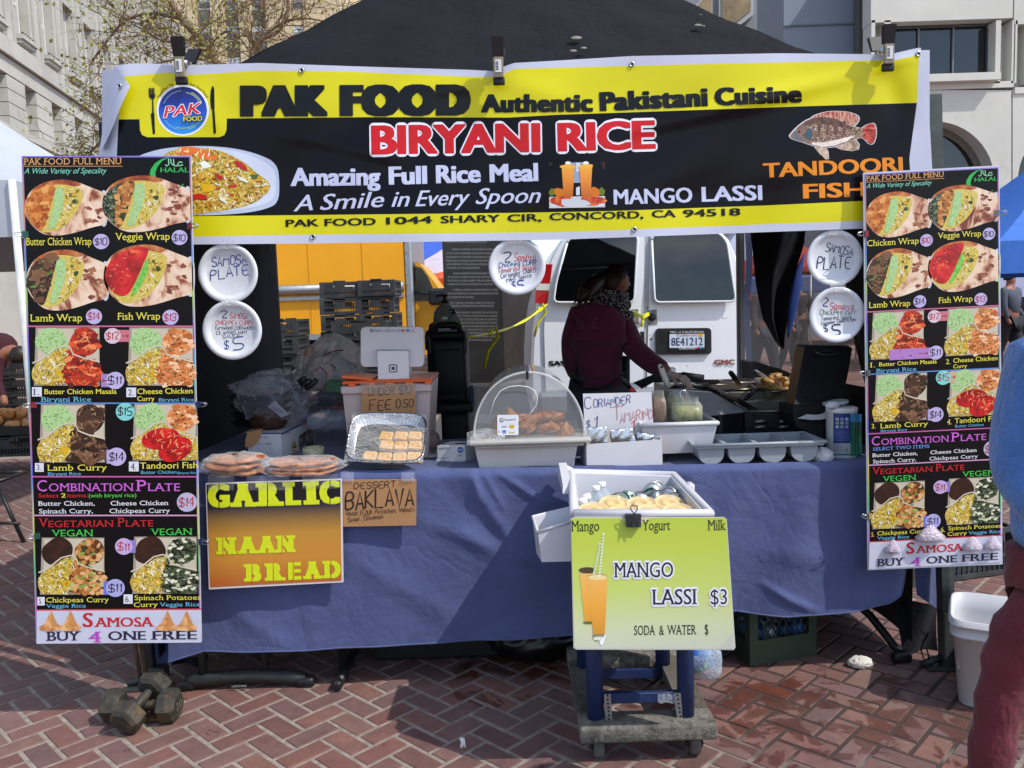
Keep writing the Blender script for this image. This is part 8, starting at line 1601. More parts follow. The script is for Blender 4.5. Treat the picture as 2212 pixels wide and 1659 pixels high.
for i,(px,r,lb) in enumerate((([(510,380,.99),(590,392,.99),(705,412,.985)],.012,'black pan handle lying over the brown curry pan'),([(755,440,1.0),(900,500,.99),(1045,588,.97)],.013,'long black handle lying slantwise over the two front pans'),([(960,492,.98),(1010,445,1.0),(1050,402,1.02)],.011,'short black handle across the dark second pan'),([(835,262,1.12),(870,305,1.06),(908,360,.98)],.014,'black serving spoon handle standing up in the curry pan'),([(318,392,.985),(380,380,.99),(452,372,.99)],.013,'black knife handle lying on the griddle by the hand'),([(1035,240,1.12),(1080,265,1.08),(1140,300,1.02)],.010,'steel ladle handle rising from the raised pan'))):
    q=MB();px=[(x,y,z-.04) for x,y,z in px];q.tube([gz(x,y,z) for x,y,z in px],[r*.8,r,r*.9],STEEL if i == 5 else BLACK,8)
    if i == 4:q.tube([gz(452,372,.945),gz(640,350,.945)],.008,STEEL,6,True,.15)
    if i in (0,1):a=gz(*px[-1]);q.tube([a,a+Vector((.06,-.02,-.02))],.006,STEEL,6)
    if i == 5:a=gz(*px[-1]);q.tube([a,a+Vector((.04,-.05,-.05))],.006,STEEL,6)
    tag(q.build('utensil'),lb,'utensil','utensils on the hot plates')

# ------------------------------------------------------------------ napkin dispenser, wipes, cutlery bin, napkin
YN=3.22;pn_=lambda x,y,Y=YN:P(*n4(x,y),Y);nd0=thing('napkin_dispenser','tall black napkin dispenser by the right menu board','dispenser',pn_(1600,900));q=MB()
q.prism([pn_(x,y,YN+.06+.10*(560-y)/530) for x,y in ((1497,22),(1860,24),(1894,48),(1850,300),(1790,545),(1385,552),(1440,240),(1478,34))],(0,.10,0),BLACK);q.prism([pn_(x,y,YN+.055+.10*(560-y)/530) for x,y in ((1520,120),(1800,120),(1770,440),(1700,500),(1520,500),(1450,440))],(0,.01,0),BLACKM);q.build('back_box',nd0)
q=MB();q.prism([pn_(x,y,YN) for x,y in ((1378,552),(1790,545),(1800,640),(1795,905),(1600,910),(1500,760),(1410,735),(1380,640))],(0,.17,0),BLACKM);q.build('front_box',nd0)
q=MB();q.tube([pn_(x,y,YN+.135) for x,y in ((1570,75),(1620,100),(1690,105),(1755,95),(1780,75))],.006,mat('#3a3a40',.25),6);q.box(pn_(1660,68,YN+.135),(.045,.01,.010),mat('#2a2a2e',.2));q.build('top_grip',nd0)
q=MB();q.prism([pn_(x,y,YN-.004) for x,y in ((1420,630),(1560,612),(1720,605),(1735,660),(1650,700),(1560,708),(1450,690))],(0,.008,0),mat('#0a0a0b',.9));q.prism([pn_(x,y,YN-.012) for x,y in ((1418,658),(1500,622),(1580,628),(1640,618),(1668,590),(1702,655),(1620,668),(1540,672))],(0,.004,0),mat('#c9c7cc',.8));q.build('napkin',nd0)
c=T(1830.5,992);r=32.5*c.y/FPX;c=c+Vector((0,r,0));wc=thing('wipes_canister','tub of cleaning wipes with a blue and green label','canister',c);H_=P(1830,878,c.y).z-c.z;q=MB();q.lathe([(r*.95,0),(r,.006),(r,H_*.9),(r*1.03,H_*.905),(r*1.03,H_*.985),(r*.9,H_)],c,WHITEP,36);wo=q.build('tub',wc);q=MB();q.lathe([(r*.85,H_+.003),(r*.86,H_+.012),(r*.3,H_+.014),(0,H_+.012)],c+Vector((r*.15,.02,.008)),mat('#b9c6cc',.3),24,Matrix.Rotation(-.12,3,'Y'));q.build('lid',wc)
q=MB();blob_mesh(P(*n4(1725,545),c.y-r*.6),.020,.012,.012,mat('#d8d8dc',.9),seed=4,amp=.6,fq=3,n=10,mb=q,flat_bottom=False);q.build('pulled_wipe',wc)
s_=Sheet(cylsurf(c.x,c.y,r),n4,.0003);LBB=pr('#1f3a86'); 
def band_(x0,y0,x1,y1,m_,L,sl=-.0):s_.mb('label').grid(lambda a,b:s_.pt(x0+(x1-x0)*a,y0+(y1-y0)*b+sl*(a-.5),L),10,2,m_)
band_(1728,612,1880,875,LBB,1);band_(1722,875,1876,965,pr('#b9bcc4'),1);band_(1876,620,1976,690,pr('#3f9ad0'),1);band_(1876,690,1976,985,ramp_mat([(.3,'#0d5a4a'),(.55,'#1c7a58'),(.75,'#3c9a6a')],14,'noise',.35),1);band_(1722,968,1976,980,pr('#2c7a5c'),1.5)
for r_i in range(3):
    for c_i in range(3):s_.rect(1748+42*c_i,652+34*r_i,1776+42*c_i,676+34*r_i,pr(['#a9b4c4','#8a9ab0','#c4ccd4','#b0a898','#9ab0a0','#8f98b8','#b8c4c0','#7fa0a8','#a8a4b8'][r_i*3+c_i]),2,'label')
for k in range(8):band_(1738,765+k*12,1868,769+k*12,pr('#6a7cb4'),2)
for k in range(5):band_(1732,885+k*13,1812,888+k*13,pr('#6a6c74'),2)
s_.stroke([(1845,920),(1858,942),(1832,942),(1845,920)],5,pr('#33353c'),3,'label');s_.text('KILLS GERMS',1745,634,1860,632,9,pr('#dfe4ee'),2,'label',off=0) if False else None;s_.done(wo)
GRY=mat('#8f979f',.45,var=.05,vs=9.0);YG=3.0;pc_=lambda x,y,Y=YG:P(*n4(x,y),Y);cbn=thing('cutlery_bin','grey plastic cutlery bin with four empty round bottomed troughs','cutlery bin',pc_(1080,1045));ztp=pc_(1080,875).z;zbt=pc_(1080,1048).z;dep_=(lambda d:(ztp-CAMH)/d.z*d.y)(ray(*n4(900,792)))-YG-.05;tl0=[]
tro=[(553,778),(815,1047),(1085,1318),(1360,1592)];q=MB()
for x0,x1 in tro:
    xa,xb=pc_(x0,960).x,pc_(x1,950).x;cx_=(xa+xb)/2;rr2=(xb-xa)/2;hh_=ztp-.006-zbt;sec=[(cx_-rr2,ztp-.003)]+[(cx_-rr2*math.cos(math.pi*i/16),zbt+hh_*.72*(1-math.sin(math.pi*i/16)**.8)) for i in range(17)]+[(cx_+rr2,ztp-.003)];n_=len(sec)
    for k_,ins_,m_ in ((1.0,0,GRY),(.94,.004,GRY)):
        S1=[Vector((cx_+(x-cx_)*k_,YG+ins_,z+ins_)) for x,z in sec];S2=[p+Vector((0,dep_-2*ins_,0)) for p in S1];q.add(S1+S2,[(i,i+1,n_+i+1,n_+i) for i in range(n_-1)],m_,True);q.add(S1,[tuple(range(n_))],m_);q.add(S2,[tuple(range(n_))],m_)
q.build('trough',cbn);q=MB();xL,xR=pc_(512,890).x,pc_(1655,858).x
rimpts=[(xL-.004,YG-.012),(xR,YG-.012),(xR-.004,YG+dep_+.02),(xL+.004,YG+dep_+.02)];q.tube([(x,y,ztp) for x,y in rimpts+rimpts[:1]],.0065,GRY,8)
xs_=[xL]+[v for x0,x1 in tro for v in (pc_(x0,960).x,pc_(x1,950).x)]+[xR]
for a,b_ in zip(xs_[0::2],xs_[1::2]):q.box(((a+b_)/2,YG+dep_/2,ztp-.002),(abs(b_-a)+.001,dep_+.03,.006),GRY)
q.box(((xL+xR)/2,YG-.008,ztp-.006),(xR-xL-.01,.012,.016),GRY,bev=.004,seg=2);q.box(((xL+xR)/2,YG+dep_+.012,ztp-.002),(xR-xL-.01,.02,.006),GRY);q.build('rim',cbn)
q=MB();blob_mesh(pc_(1632,985,3.04),.032,.03,.026,mat('#c6c6cc',.85),seed=12,amp=.4,fq=2.6,n=18,mb=q);tag(q.build('crumpled_napkin'),'crumpled white napkin between the cutlery bin and the wipes','napkin')

# ================================================================== COOLER CART, CRATES AND BUCKET, PEOPLE
ch=lambda x,y,Y:P(*cH(x,y),Y)
CW=mat('#c4c5cc',.35,var=.03,vs=5.0,dirt='#bab5ac',ds=5.0,dth=.64);CBL=mat('#1c2c54',.45,var=.2,vs=9.0,dirt='#3a4668',ds=10.0,dth=.62);DOL=mat('#6b675f',.95,var=.4,vs=40.0,bump=.7,bs=70.0,dirt='#3f3b36',ds=14.0,dth=.5)
YF=2.40
cart=thing('cooler_cart','white topped blue cooler on legs standing on a wheeled wooden dolly','cooler',(ch(720,1500,YF).x,2.7,0))
fl,fr,br,bl_=ch(352,300,2.36),ch(1082,300,2.36),ch(888,95,2.93),ch(335,80,2.93);zf_=fl.z
q=MB();tops=[fl,fr,br,bl_];c=sum(tops,Vector())/4;bots=[c+(p-c)*.93-Vector((0,0,.27)) for p in tops]
opening(q,tops,bots,CW,.022,rim=.013);q.tube([bl_+Vector((-.035,0,.02)),bl_+Vector((-.02,0,.01)),bl_],.018,CW,8);q.build('tub',cart)
q=MB();q.box(ch(972,165,2.72),(.022,.05,.035),CW,bev=.005,seg=2);q.box(ch(985,195,2.70),(.012,.05,.02),CW,bev=.004);q.build('latch',cart)
q=MB();q.hexa([bl_+Vector((-.045,-.25,-.02)),bl_+Vector((-.012,-.25,-.02)),bl_+Vector((-.012,.02,-.02)),bl_+Vector((-.045,.02,-.02))],[bl_+Vector((-.042,-.22,.0)),bl_+Vector((-.014,-.22,.0)),bl_+Vector((-.014,.0,.035)),bl_+Vector((-.042,.0,.035))],CW);q.build('hinge',cart)
q=MB();lo=[Vector((p.x,p.y,.36)) for p in [c+(p-c)*.80 for p in tops]];q.hexa(lo,[p+Vector((0,0,-.01)) for p in bots],CBL);q.lathe([(.03,-.01),(.026,0),(0,.004)],Vector((ch(625,1090,2.4).x,lo[0].y-.0,.46)),CBL,14,Matrix.Rotation(math.pi/2,3,'X'));q.build('body',cart)
LEGZ=ch(470,1428,2.5).z
for x in (468,950):
    for yy in (2.47,2.86):q=MB();p=ch(x,1420,2.47);q.tube([(p.x,yy,LEGZ-.012),(p.x,yy,.62)],.0265,CBL,16);q.build('leg',cart)
q=MB();a,b_=ch(505,1285,2.47),ch(912,1283,2.47);q.box(((a.x+b_.x)/2,2.47,a.z),(b_.x-a.x,.02,.033),CBL,bev=.003);q.build('crossbar',cart)
q=MB();q.grid(lambda s,t:ch(800+90*s,1262+50*t+3*math.sin(s*9),2.452),6,4,clear_mat('#dfe6f0',.25,.1,.6,40.0));q.build('tape',cart)
q=MB();a,b_=ch(505,1198,2.80),ch(912,1190,2.80);q.box(((a.x+b_.x)/2,2.86,a.z),(b_.x-a.x,.02,.03),CBL);q.build('crossbar',cart)
GALV=mat('#a5a8aa',.35,.8,var=.15)
for px,nm in ((((517,1262),(520,1330),(527,1410),(540,1440),(575,1450)),1),(((890,1258),(895,1320),(905,1380),(912,1418)),2)):
    q=MB();pts=[ch(x+13,y,2.452) for x,y in px];w_=Vector((.0105,0,0));n_=len(pts);q.add([p-w_ for p in pts]+[p+w_ for p in pts],[(i,n_+i,n_+i+1,i+1) for i in range(n_-1)],GALV);o=q.build('metal_strap',cart);solid(o,.003)
    q=MB()
    for k in range(7):p=pts[0].lerp(pts[2 if nm == 1 else 3],k/7+.05);q.lathe([(.0035,0),(0,.0005)],p+Vector((0,-.0035,0)),mat('#1b1b1b',.9),8,Matrix.Rotation(math.pi/2,3,'X'))
    q.build('strap_hole',o)
# dolly
dl=thing('dolly','battered carpet covered wooden dolly with four castors under the cooler','dolly',(ch(745,1500,YF).x,2.75,0));zt_,zb_=ch(400,1450,YF).z,ch(400,1535,YF).z;x0,x1=ch(385,1450,YF).x,ch(1122,1450,YF).x;yb_=3.02
def rough_box(c,s_,nm):
    q=MB();n_=14
    q.box(c,s_,DOL,bev=.008,seg=2);o=q.build(nm,dl);return o
rough_box(((x0+x1)/2,YF+.055,(zt_+zb_)/2),(x1-x0,.11,zt_-zb_),'front_board');rough_box(((x0+x1)/2,yb_-.055,(zt_+zb_)/2),(x1-x0,.11,zt_-zb_),'rear_board')
for x in (x0+.045,x1-.045):q=MB();q.box((x,(YF+yb_)/2,(zt_+zb_)/2-.004),(.088,yb_-YF-.224,(zt_-zb_)*.8),mat('#5a554c',.9,var=.3,vs=15.0,dirt='#3a342c',ds=9.0,dth=.5));q.build('side_board',dl)
RUB=mat('#5a5650',.8,var=.3,vs=40)
for x in (x0+.06,x1-.06):
    for y in (YF+.06,yb_-.06):
        q=MB();q.lathe([(.010,-.016),(.030,-.016),(.0335,-.008),(.0335,.008),(.030,.016),(.010,.016)],(x,y,.0335),RUB,22,Matrix.Rotation(math.pi/2,3,'Y'));cw_=q.build('caster',dl)
        q=MB()
        for sx in (-1,1):q.hexa([(x+sx*.021-.002,y-.014,.026),(x+sx*.021+.002,y-.014,.026),(x+sx*.021+.002,y+.014,.026),(x+sx*.021-.002,y+.014,.026)],[(x+sx*.021-.002,y-.02,zb_),(x+sx*.021+.002,y-.02,zb_),(x+sx*.021+.002,y+.03,zb_),(x+sx*.021-.002,y+.03,zb_)],DARKMETAL)
        q.tube([(x-.028,y,.0335),(x+.028,y,.0335)],.006,DARKMETAL,8);q.build('caster_fork',cw_)
# white side bin hooked to the cooler
q=MB();sb=thing('side_bin','empty white plastic bin hooked on the side of the cooler','bin',ch(240,560,2.46));opening(q,[ch(160,398,2.46),ch(338,345,2.46),ch(336,268,2.72),ch(130,318,2.72)],[ch(180,560,2.46),ch(338,556,2.46),ch(334,500,2.68),ch(152,512,2.68)],CW,.005,rim=.005);q.build('tub',sb)
def ck(x,y):return P(*cH(x,y),2.85-(y-165)/145*.42)
# things in the cooler
floor_z=zf_-.075;q=MB();ICE=mat('#c4ccd4',.2,trans=.3,var=.1)
for k in range(150):
    f,g_=rb.random(),rb.random();p=(fl.lerp(fr,.06+.88*f)).lerp(bl_.lerp(br,.06+.88*f),.06+.88*g_);q.box((p.x,p.y,floor_z-.028+rb.random()*.02),(.022,.022,.018),ICE,Matrix.Rotation(rb.random()*3,3,'Z') @ Matrix.Rotation(rb.random()*3,3,'X'),bev=.004)
o=q.build('crushed_ice');tag(o,'ice cubes filling the white cooler','ice',kind='stuff')
MNG=mat('#d99a2c',.35,var=.1,vs=30.0);LIDC=clear_mat('#f2ead2',.30,.08);cupc=[(565,245,2,'upright back stack nearest the water bottles'),(712,248,1,'in the back row, middle'),(862,242,1,'in the back row, at the latch side'),(762,292,1,'in the front row behind the black clip'),(905,292,1,'in the front row, at the latch side'),(450,285,1,'low beside the side bin'),(600,305,1,'at the front left of the black clip')]
q=MB();RR=.046;q.lathe([(0,-.075),(.032,-.075),(RR*.95,-.006),(0,-.006)],(0,0,0),MNG,26);cp0=q.build('mango_cup',origin=(0,0,0));q=MB();q.lathe([(RR,-.008),(RR*1.07,-.005),(RR*1.07,.001),(RR*.98,.003),(RR*.90,-.002),(RR*.62,-.002),(RR*.58,.002),(RR*.30,.002),(RR*.26,-.001),(0,-.001)],(0,0,0),clear_mat('#f0dca8',.42,.08),30,caps=False);ld0=q.build('lid',cp0);q=MB();q.lathe([(.034,-.076),(RR,-.006)],(0,0,0),LIDC,26,caps=False);q.build('cup',cp0);kk=0
for x,y,n_,lb in cupc:
    for j in range(n_):
        p=ck(x,y)
        if n_ == 2 and j == 1:p.z -= .045;p.x += .012
        o=cp0 if kk == 0 else dup(cp0);o.location=p;o.rotation_euler=(.30+rb.uniform(-.06,.06),rb.uniform(-.08,.08),0);kk += 1;tag(o,'lidded cup of mango drink in the cooler, '+(lb if j == 0 else 'under the back stack'),'cup','mango cups in the cooler')
WB=clear_mat('#cfdfe8',.22,.04)
def wbottle(x,y,tilt,lb,zo=.055):
    p=ck(x,y-12);R=Matrix.Rotation(tilt,3,'Y');q=MB();q.lathe([(0,-.16),(.031,-.155),(.032,-.06),(.029,-.05),(.032,-.04),(.026,-.016),(.012,0),(.0115,.006),(0,.006)],p,WB,20,R);o=q.build('water_bottle',origin=p);tag(o,lb,'bottle','water bottles in the cooler');q=MB();q.lathe([(.0145,.004),(.015,.006),(.015,.018),(.013,.02),(0,.02)],p,WHITEP,18,R);q.build('cap',o)
wbottle(500,175,0.0,'clear water bottle standing highest in the cooler');wbottle(470,195,-.05,'clear water bottle half hidden behind the tallest one');wbottle(425,240,-.25,'clear water bottle with its cap leaning at the cooler rim',.0);wbottle(405,262,-.3,'clear water bottle lying low by the side bin',-.03)
CANS=[(645,210,'#1f6b4a','green soda can tipped over behind the mango cups'),(690,205,'#b9bcc2','silver soda can top showing beside the tipped green can'),(745,190,'#2a7a54','green soda can lying near the back of the cooler'),(775,175,'#c2c5ca','silver soda can at the back wall of the cooler'),(820,215,'#8f979f','silver soda can behind the latch side cups'),(855,200,'#aeb3ba','grey silver soda can lowest in the far corner'),(800,165,'#b4bcc4','silver soda can lying crosswise at the back'),(720,228,'#c9ccd2','silver soda can squeezed between mango cups'),(615,225,'#a8b4b0','pale soda can next to the mango stack'),(905,225,'#b0b4ba','silver soda can by the latch')]
for i,(x,y,col,lb) in enumerate(CANS):
    p=ck(x,y);R=Matrix.Rotation(rb.uniform(.2,1.2),3,'X') @ Matrix.Rotation(rb.uniform(-.8,.8),3,'Y');q=MB();q.lathe([(0,-.1),(.025,-.1),(.032,-.09),(.032,-.014),(.026,0),(0,-.002)],p,mat(col,.25,.7,var=.15,vs=40.0),20,R);o=q.build('soda_can',origin=p);tag(o,lb,'can','soda cans in the cooler');q=MB();q.lathe([(.026,.0),(.0265,.002),(.024,.0015),(.023,-.003),(0,-.003)],p,STEEL,18,R,caps=False);q.lathe([(0,.0),(.007,.0),(.006,.002),(0,.002)],p+R @ Vector((.006,0,-.001)),STEEL,10,R,sy=.6);q.build('can_top',o)
# mango lassi sign leaning on the cart
Ys0,Ys1=2.305,2.345;cor=[ch(333,325,Ys1),ch(1166,325,Ys1),ch(1215,1028,Ys0),ch(352,1026,Ys0)];nn=(cor[1]-cor[0]).cross(cor[3]-cor[0]).normalized();nn=nn if nn.y < 0 else -nn
ms=thing('mango_lassi_sign','pale green sign for mango lassi leaning on the front of the cooler cart','sign',(cor[2]+cor[3])/2);c2_=[onplane(*cH(x,y),cor[0],nn) for x,y in ((335,332),(345,323),(1155,321),(1168,332),(1214,1015),(1205,1029),(365,1027),(350,1018))];q=MB();q.prism([p-nn*.0005 for p in c2_],-nn*.006,pr('#cfccc6',.4));q.build('panel',ms)
bz=((cor[2]+cor[3])/2).z;s_=Sheet(flat(cor[0],nn),cH,.0004);gm=grad_mat([(0,'#c3c5b4'),(.18,'#c5cba2'),(.45,'#bccb6a'),(.8,'#b3c445'),(1,'#adc03c')],0,cor[0].z-bz,.33);s_.poly([(337,333),(346,325),(1154,323),(1166,334),(1209,1014),(1201,1024),(368,1022),(354,1014)],gm,1)
DK=pr('#22261c');NVY=pr('#1d1f33');WO=pr('#dfe1ec');tx=lambda t_,a,b,c_,d_,h,m_,**k:s_.text(t_,a,b,c_,d_,h,m_,3,off=.0,serif=True,sth=.035,sbig=.07,**k)
tx('Mango',339,396,490,393,56,DK);tx('Yogurt',718,390,868,388,54,DK);tx('Milk',1068,390,1163,388,54,DK)
s_.text('MANGO',568,643,886,640,80,NVY,3,off=.012,serif=True,sth=.05,sbig=.07,outline=(WO,.085));s_.text('LASSI',770,788,1006,785,82,NVY,3,off=.012,serif=True,sth=.05,sbig=.07,outline=(WO,.085));s_.text('$3',1082,786,1170,784,80,NVY,3,off=.0,outline=(WO,.085));tx('SODA',672,949,786,948,50,DK);tx('&',806,948,834,948,50,DK);tx('WATER',850,947,1006,945,50,DK);tx('$',1050,945,1072,944,52,DK)
MG1=grad_mat([(0,'#c98a2c'),(.4,'#e3a13c'),(1,'#e8b868')],.04,.27,.3);GLS=pr('#a8b07a');BRN_=pr('#4a3a22')
s_.poly([(378,590),(470,588),(458,880),(405,884)],GLS,2,'drink_picture');s_.poly([(384,622),(466,620),(452,878),(410,880)],MG1,2.6,'drink_picture');s_.disc(424,604,46,17,BRN_,2.4,'drink_picture',24);s_.disc(430,884,30,8,pr('#5c6438'),2.7,'drink_picture',16)
s_.poly([(424,640),(533,638),(516,945),(455,948)],MG1,3.4,'drink_picture');s_.disc(478,637,54,18,pr('#b9a068'),3.6,'drink_picture',26);s_.disc(478,642,50,14,pr('#e6cf92'),3.9,'drink_picture',26);s_.poly([(453,945),(516,942),(525,968),(510,982),(468,982),(452,968)],pr('#8a8466'),3.5,'drink_picture');s_.disc(488,968,34,10,pr('#d6d8d0'),3.8,'drink_picture',18)
s_.poly([(487,985),(510,960),(520,940),(522,962),(505,1005),(495,1003)],pr('#e6e8ea'),4,'drink_picture')
for x0_,y0_,x1_,y1_ in ((493,458,458,625),(511,405,487,640)):s_.stroke([(x0_,y0_),(x1_,y1_)],10,pr('#e6e8d4'),4.2,'drink_picture');[s_.stroke([(x0_+(x1_-x0_)*k/14-4,y0_+(y1_-y0_)*k/14+4),(x0_+(x1_-x0_)*k/14+5,y0_+(y1_-y0_)*k/14-5)],4,pr('#7aa62c'),4.5,'drink_picture') for k in range(1,14)]
for pl in ([(632,326),(715,324),(712,375),(640,372)],):s_.poly([(600,325),(760,324),(720,350),(640,352),(610,338)],pr('#c7c39c'),2,'wear#1')
s_.poly([(1120,1026),(1203,935),(1208,1022)],pr('#bdbfb2'),2,'wear');s_.done(ms)
bc=thing('large_binder_clip','large black binder clip gripping the top of the mango lassi sign','clip',ch(672,345,2.32));q=MB();a=[ch(x,y,2.325) for x,y in ((630,312),(714,312),(710,375),(634,375))];q.hexa([a[3],a[2],a[2]+Vector((0,.03,0)),a[3]+Vector((0,.03,0))],[a[0]+Vector((0,.010,0)),a[1]+Vector((0,.010,0)),a[1]+Vector((0,.03,0)),a[0]+Vector((0,.03,0))],BLACK);q.build('clip_body',bc)
for dy in (-.004,.035):q=MB();q.tube([ch(x,y,2.323+dy) for x,y in ((656,372),(668,320),(672,300),(656,280),(655,262),(672,256),(690,262),(690,280),(676,300),(680,320),(694,372))],.0016,mat('#5a5a5c',.3,.8),6);q.build('wire_handle',bc)

# ------------------------------------------------------------------ under and beside the table
MGN=mat('#2f3d30',.5,var=.25,vs=10.0,dirt='#57604f',ds=9.0,dth=.6);a,b_=G(*c7(420,622)),G(*c7(856,552));dv=(b_-a).normalized();pv_=Vector((-dv.y,dv.x,0));w_=(b_-a).length;h_=.30;mk=thing('milk_crate','dark green milk crate of drink cans under the blue cloth','crate',(a+b_)/2)
def mc(s,t,z,o=0):return a+dv*(w_*s)+pv_*(w_*t)+Vector((0,0,z))-pv_*o
q=MB()
def slab(s0,s1,t0,t1,z0,z1):q.hexa([mc(s0,t0,z0),mc(s1,t0,z0),mc(s1,t1,z0),mc(s0,t1,z0)],[mc(s0,t0,z1),mc(s1,t0,z1),mc(s1,t1,z1),mc(s0,t1,z1)],MGN)
slab(.005,.995,.005,.995,.004,.014)
for s in (0,.88):
    for t in (0,.88):slab(s,s+.12,t,t+.12,0,h_)
for t in (0,.95):slab(.12,.88,t,t+.05,.0,.09);slab(.12,.88,t,t+.05,h_-.04,h_)
for s in (0,.95):slab(s,s+.05,.12,.88,.0,.09);slab(s,s+.05,.12,.88,h_-.04,h_)
slab(-.005,1.005,-.005,.0,.088,.098);q.build('frame',mk);q=MB()
for k in range(-3,8):
    for sg in (1,-1):
        s0,z0_,s1,z1_=k*.11,.09,k*.11+.55*.62,h_-.04
        pts=[(s0+(s1-s0)*i/16,z0_+(z1_-z0_)*i/16) for i in range(17)];pts=[(s if sg > 0 else 1-s,z) for s,z in pts if .12 <= s <= .88]
        if len(pts) > 1:
            for t in (.02,.97):q.tube([mc(pts[0][0],t,pts[0][1]),mc(pts[-1][0],t,pts[-1][1])],.0035,MGN,4);q.tube([mc(t,pts[0][0],pts[0][1]),mc(t,pts[-1][0],pts[-1][1])],.0035,MGN,4)
q.build('lattice',mk);n_=0
for i in range(4):
    for j in range(3):
        p=mc(.18+.21*i,.18+.25*j,.02);q=MB();q.lathe([(.027,0),(.033,.01),(.033,.10),(.026,.115),(0,.113)],p,mat(['#1d4f9c','#2a68b8','#163a78','#8f9aa8'][(i*3+j) % 4],.3,.4,var=.2,vs=30),16);o=q.build('drink_can');tag(o,'blue drink can standing in the green milk crate','can','drink cans in the milk crate')
        if j == 0:q=MB();q.lathe([(.0335,.03),(.0335,.06)],p,mat('#a9b8cc',.4),16,caps=False);q.build('label',o)
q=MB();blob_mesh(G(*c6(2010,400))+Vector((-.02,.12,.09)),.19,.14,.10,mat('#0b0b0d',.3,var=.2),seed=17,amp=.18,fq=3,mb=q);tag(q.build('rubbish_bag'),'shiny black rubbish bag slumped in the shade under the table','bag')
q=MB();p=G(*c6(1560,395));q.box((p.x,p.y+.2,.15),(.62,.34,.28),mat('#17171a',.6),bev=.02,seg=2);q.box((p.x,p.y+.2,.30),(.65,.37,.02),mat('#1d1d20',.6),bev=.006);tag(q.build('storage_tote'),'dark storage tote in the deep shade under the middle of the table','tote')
t=thing('drink_pack','plastic wrapped pack of blue drink bottles behind the cooler cart','drinks pack',G(*c7(90,650))); 
for k,(x,y) in enumerate(((60,560),(105,540),(60,615),(110,590),(80,640))):
    p=P(*c7(x,y),3.0+.03*k);q=MB();q.lathe([(0,-.04),(.03,-.035),(.032,.03),(.02,.05),(0,.055)],p,mat(['#2a5ca8','#3b7ac4','#2f9a4c','#2a5ca8','#4f8fd0'][k],.3,var=.3,vs=40),12,Matrix.Rotation(.5*k,3,'Y'));q.build('bottle',t)
q=MB();blob_mesh(P(*c7(95,590),3.02),.07,.06,.075,clear_mat('#cfe0f4',.25,.08,.5,40.0),seed=31,amp=.3,mb=q,n=16);q.build('shrink_wrap',t)
q=MB();blob_mesh(G(*c7(1140,622))+Vector((0,0,.016)),.034,.024,.018,mat('#c9c4bb',.85),seed=22,amp=.55,fq=2.2,n=18,mb=q);tag(q.build('paper_scrap'),'crumpled white paper napkin on the wet bricks','litter')
q=MB();p=G(*c6(1618,795));q.tube([p+Vector((0,0,.004)),p+Vector((.005,0,.02)),p+Vector((0,0,.035))],.006,clear_mat('#ffffff',.4,.1),6);q.tube([p+Vector((.012,0,.004)),p+Vector((.008,0,.034))],.004,clear_mat('#ffffff',.4,.1),5);tag(q.build('plastic_scrap'),'small twist of clear plastic on the herringbone bricks','litter')
# square bucket
bk4=lambda x,y,Y:P(*c4(x,y),Y);BUC=mat('#bfbfc2',.5,var=.05,vs=4.0,dirt='#8f8a80',ds=9.0,dth=.60);gb_=[G(*c4(635,1170)),G(*c4(815,1278)),None,None]
a,b_=gb_[0],gb_[1];cxy=Vector((a.x+.165,a.y-.0,0));bk_=thing('bucket','scuffed white square bucket standing on the bricks beside the tent leg','bucket',cxy);zt_=bk4(610,560,a.y).z;hw_=.155
def bring(k,z):
    return [cxy+Vector((hw_*k*math.copysign(abs(math.cos(A+.5))**.3,math.cos(A+.5)),hw_*k*math.copysign(abs(math.sin(A+.5))**.3,math.sin(A+.5)),z)) for A in [2*math.pi*i/48 for i in range(48)]]
Rz_=Matrix.Rotation(-.50,3,'Z')
def brot(ps):return [cxy+Rz_ @ (p-cxy-Vector((0,0,p.z)))+Vector((0,0,p.z)) for p in ps]
q=MB();prof=[(.80,.0),(.84,.006),(.97,zt_*.80),(1.03,zt_*.80),(1.03,zt_*.83),(.99,zt_*.84),(1.0,zt_*.92),(1.06,zt_*.925),(1.06,zt_*.95),(1.02,zt_*.955),(1.03,zt_),(.98,zt_),(.94,zt_*.8),(.80,.02)];vs=[]
for k,z in prof:vs += brot(bring(k,z))
q.add(vs,[(i*48+j,i*48+(j+1) % 48,(i+1)*48+(j+1) % 48,(i+1)*48+j) for i in range(len(prof)-1) for j in range(48)]+[tuple(range(48))[::-1],tuple((len(prof)-1)*48+j for j in range(48))],BUC,True);q.build('pail',bk_)
yl=[bk4(x,y,a.y) for x,y in ((640,680),(800,740),(795,790),(642,735))]
s_=Sheet(lambda u,v,L:onplane(u,v,bk4(612,720,a.y-.02)+Vector((0,0,0))-Vector((.006,.012,0))*(1+L),Vector((-.45,-1,.06)).normalized()),c4,.05)
s_.quad([(645,682),(770,728),(768,782),(648,732)],pr('#8d8e92'),1,'old_label');s_.quad([(664,850),(765,888),(762,1000),(668,955)],pr('#9d9b98'),1,'old_label');s_.done(bk_)
# crates behind the right board
c0=crate_mesh(.62,.42,.24,CRT,6).build('harvest_crate',origin=(0,0,0));p=G(*c4(820,378));c0.location=(p.x-.06,p.y+.30,.0);c0.rotation_euler=(0,0,.25);tag(c0,'black harvest crate on the bricks behind the smaller menu board','crate')

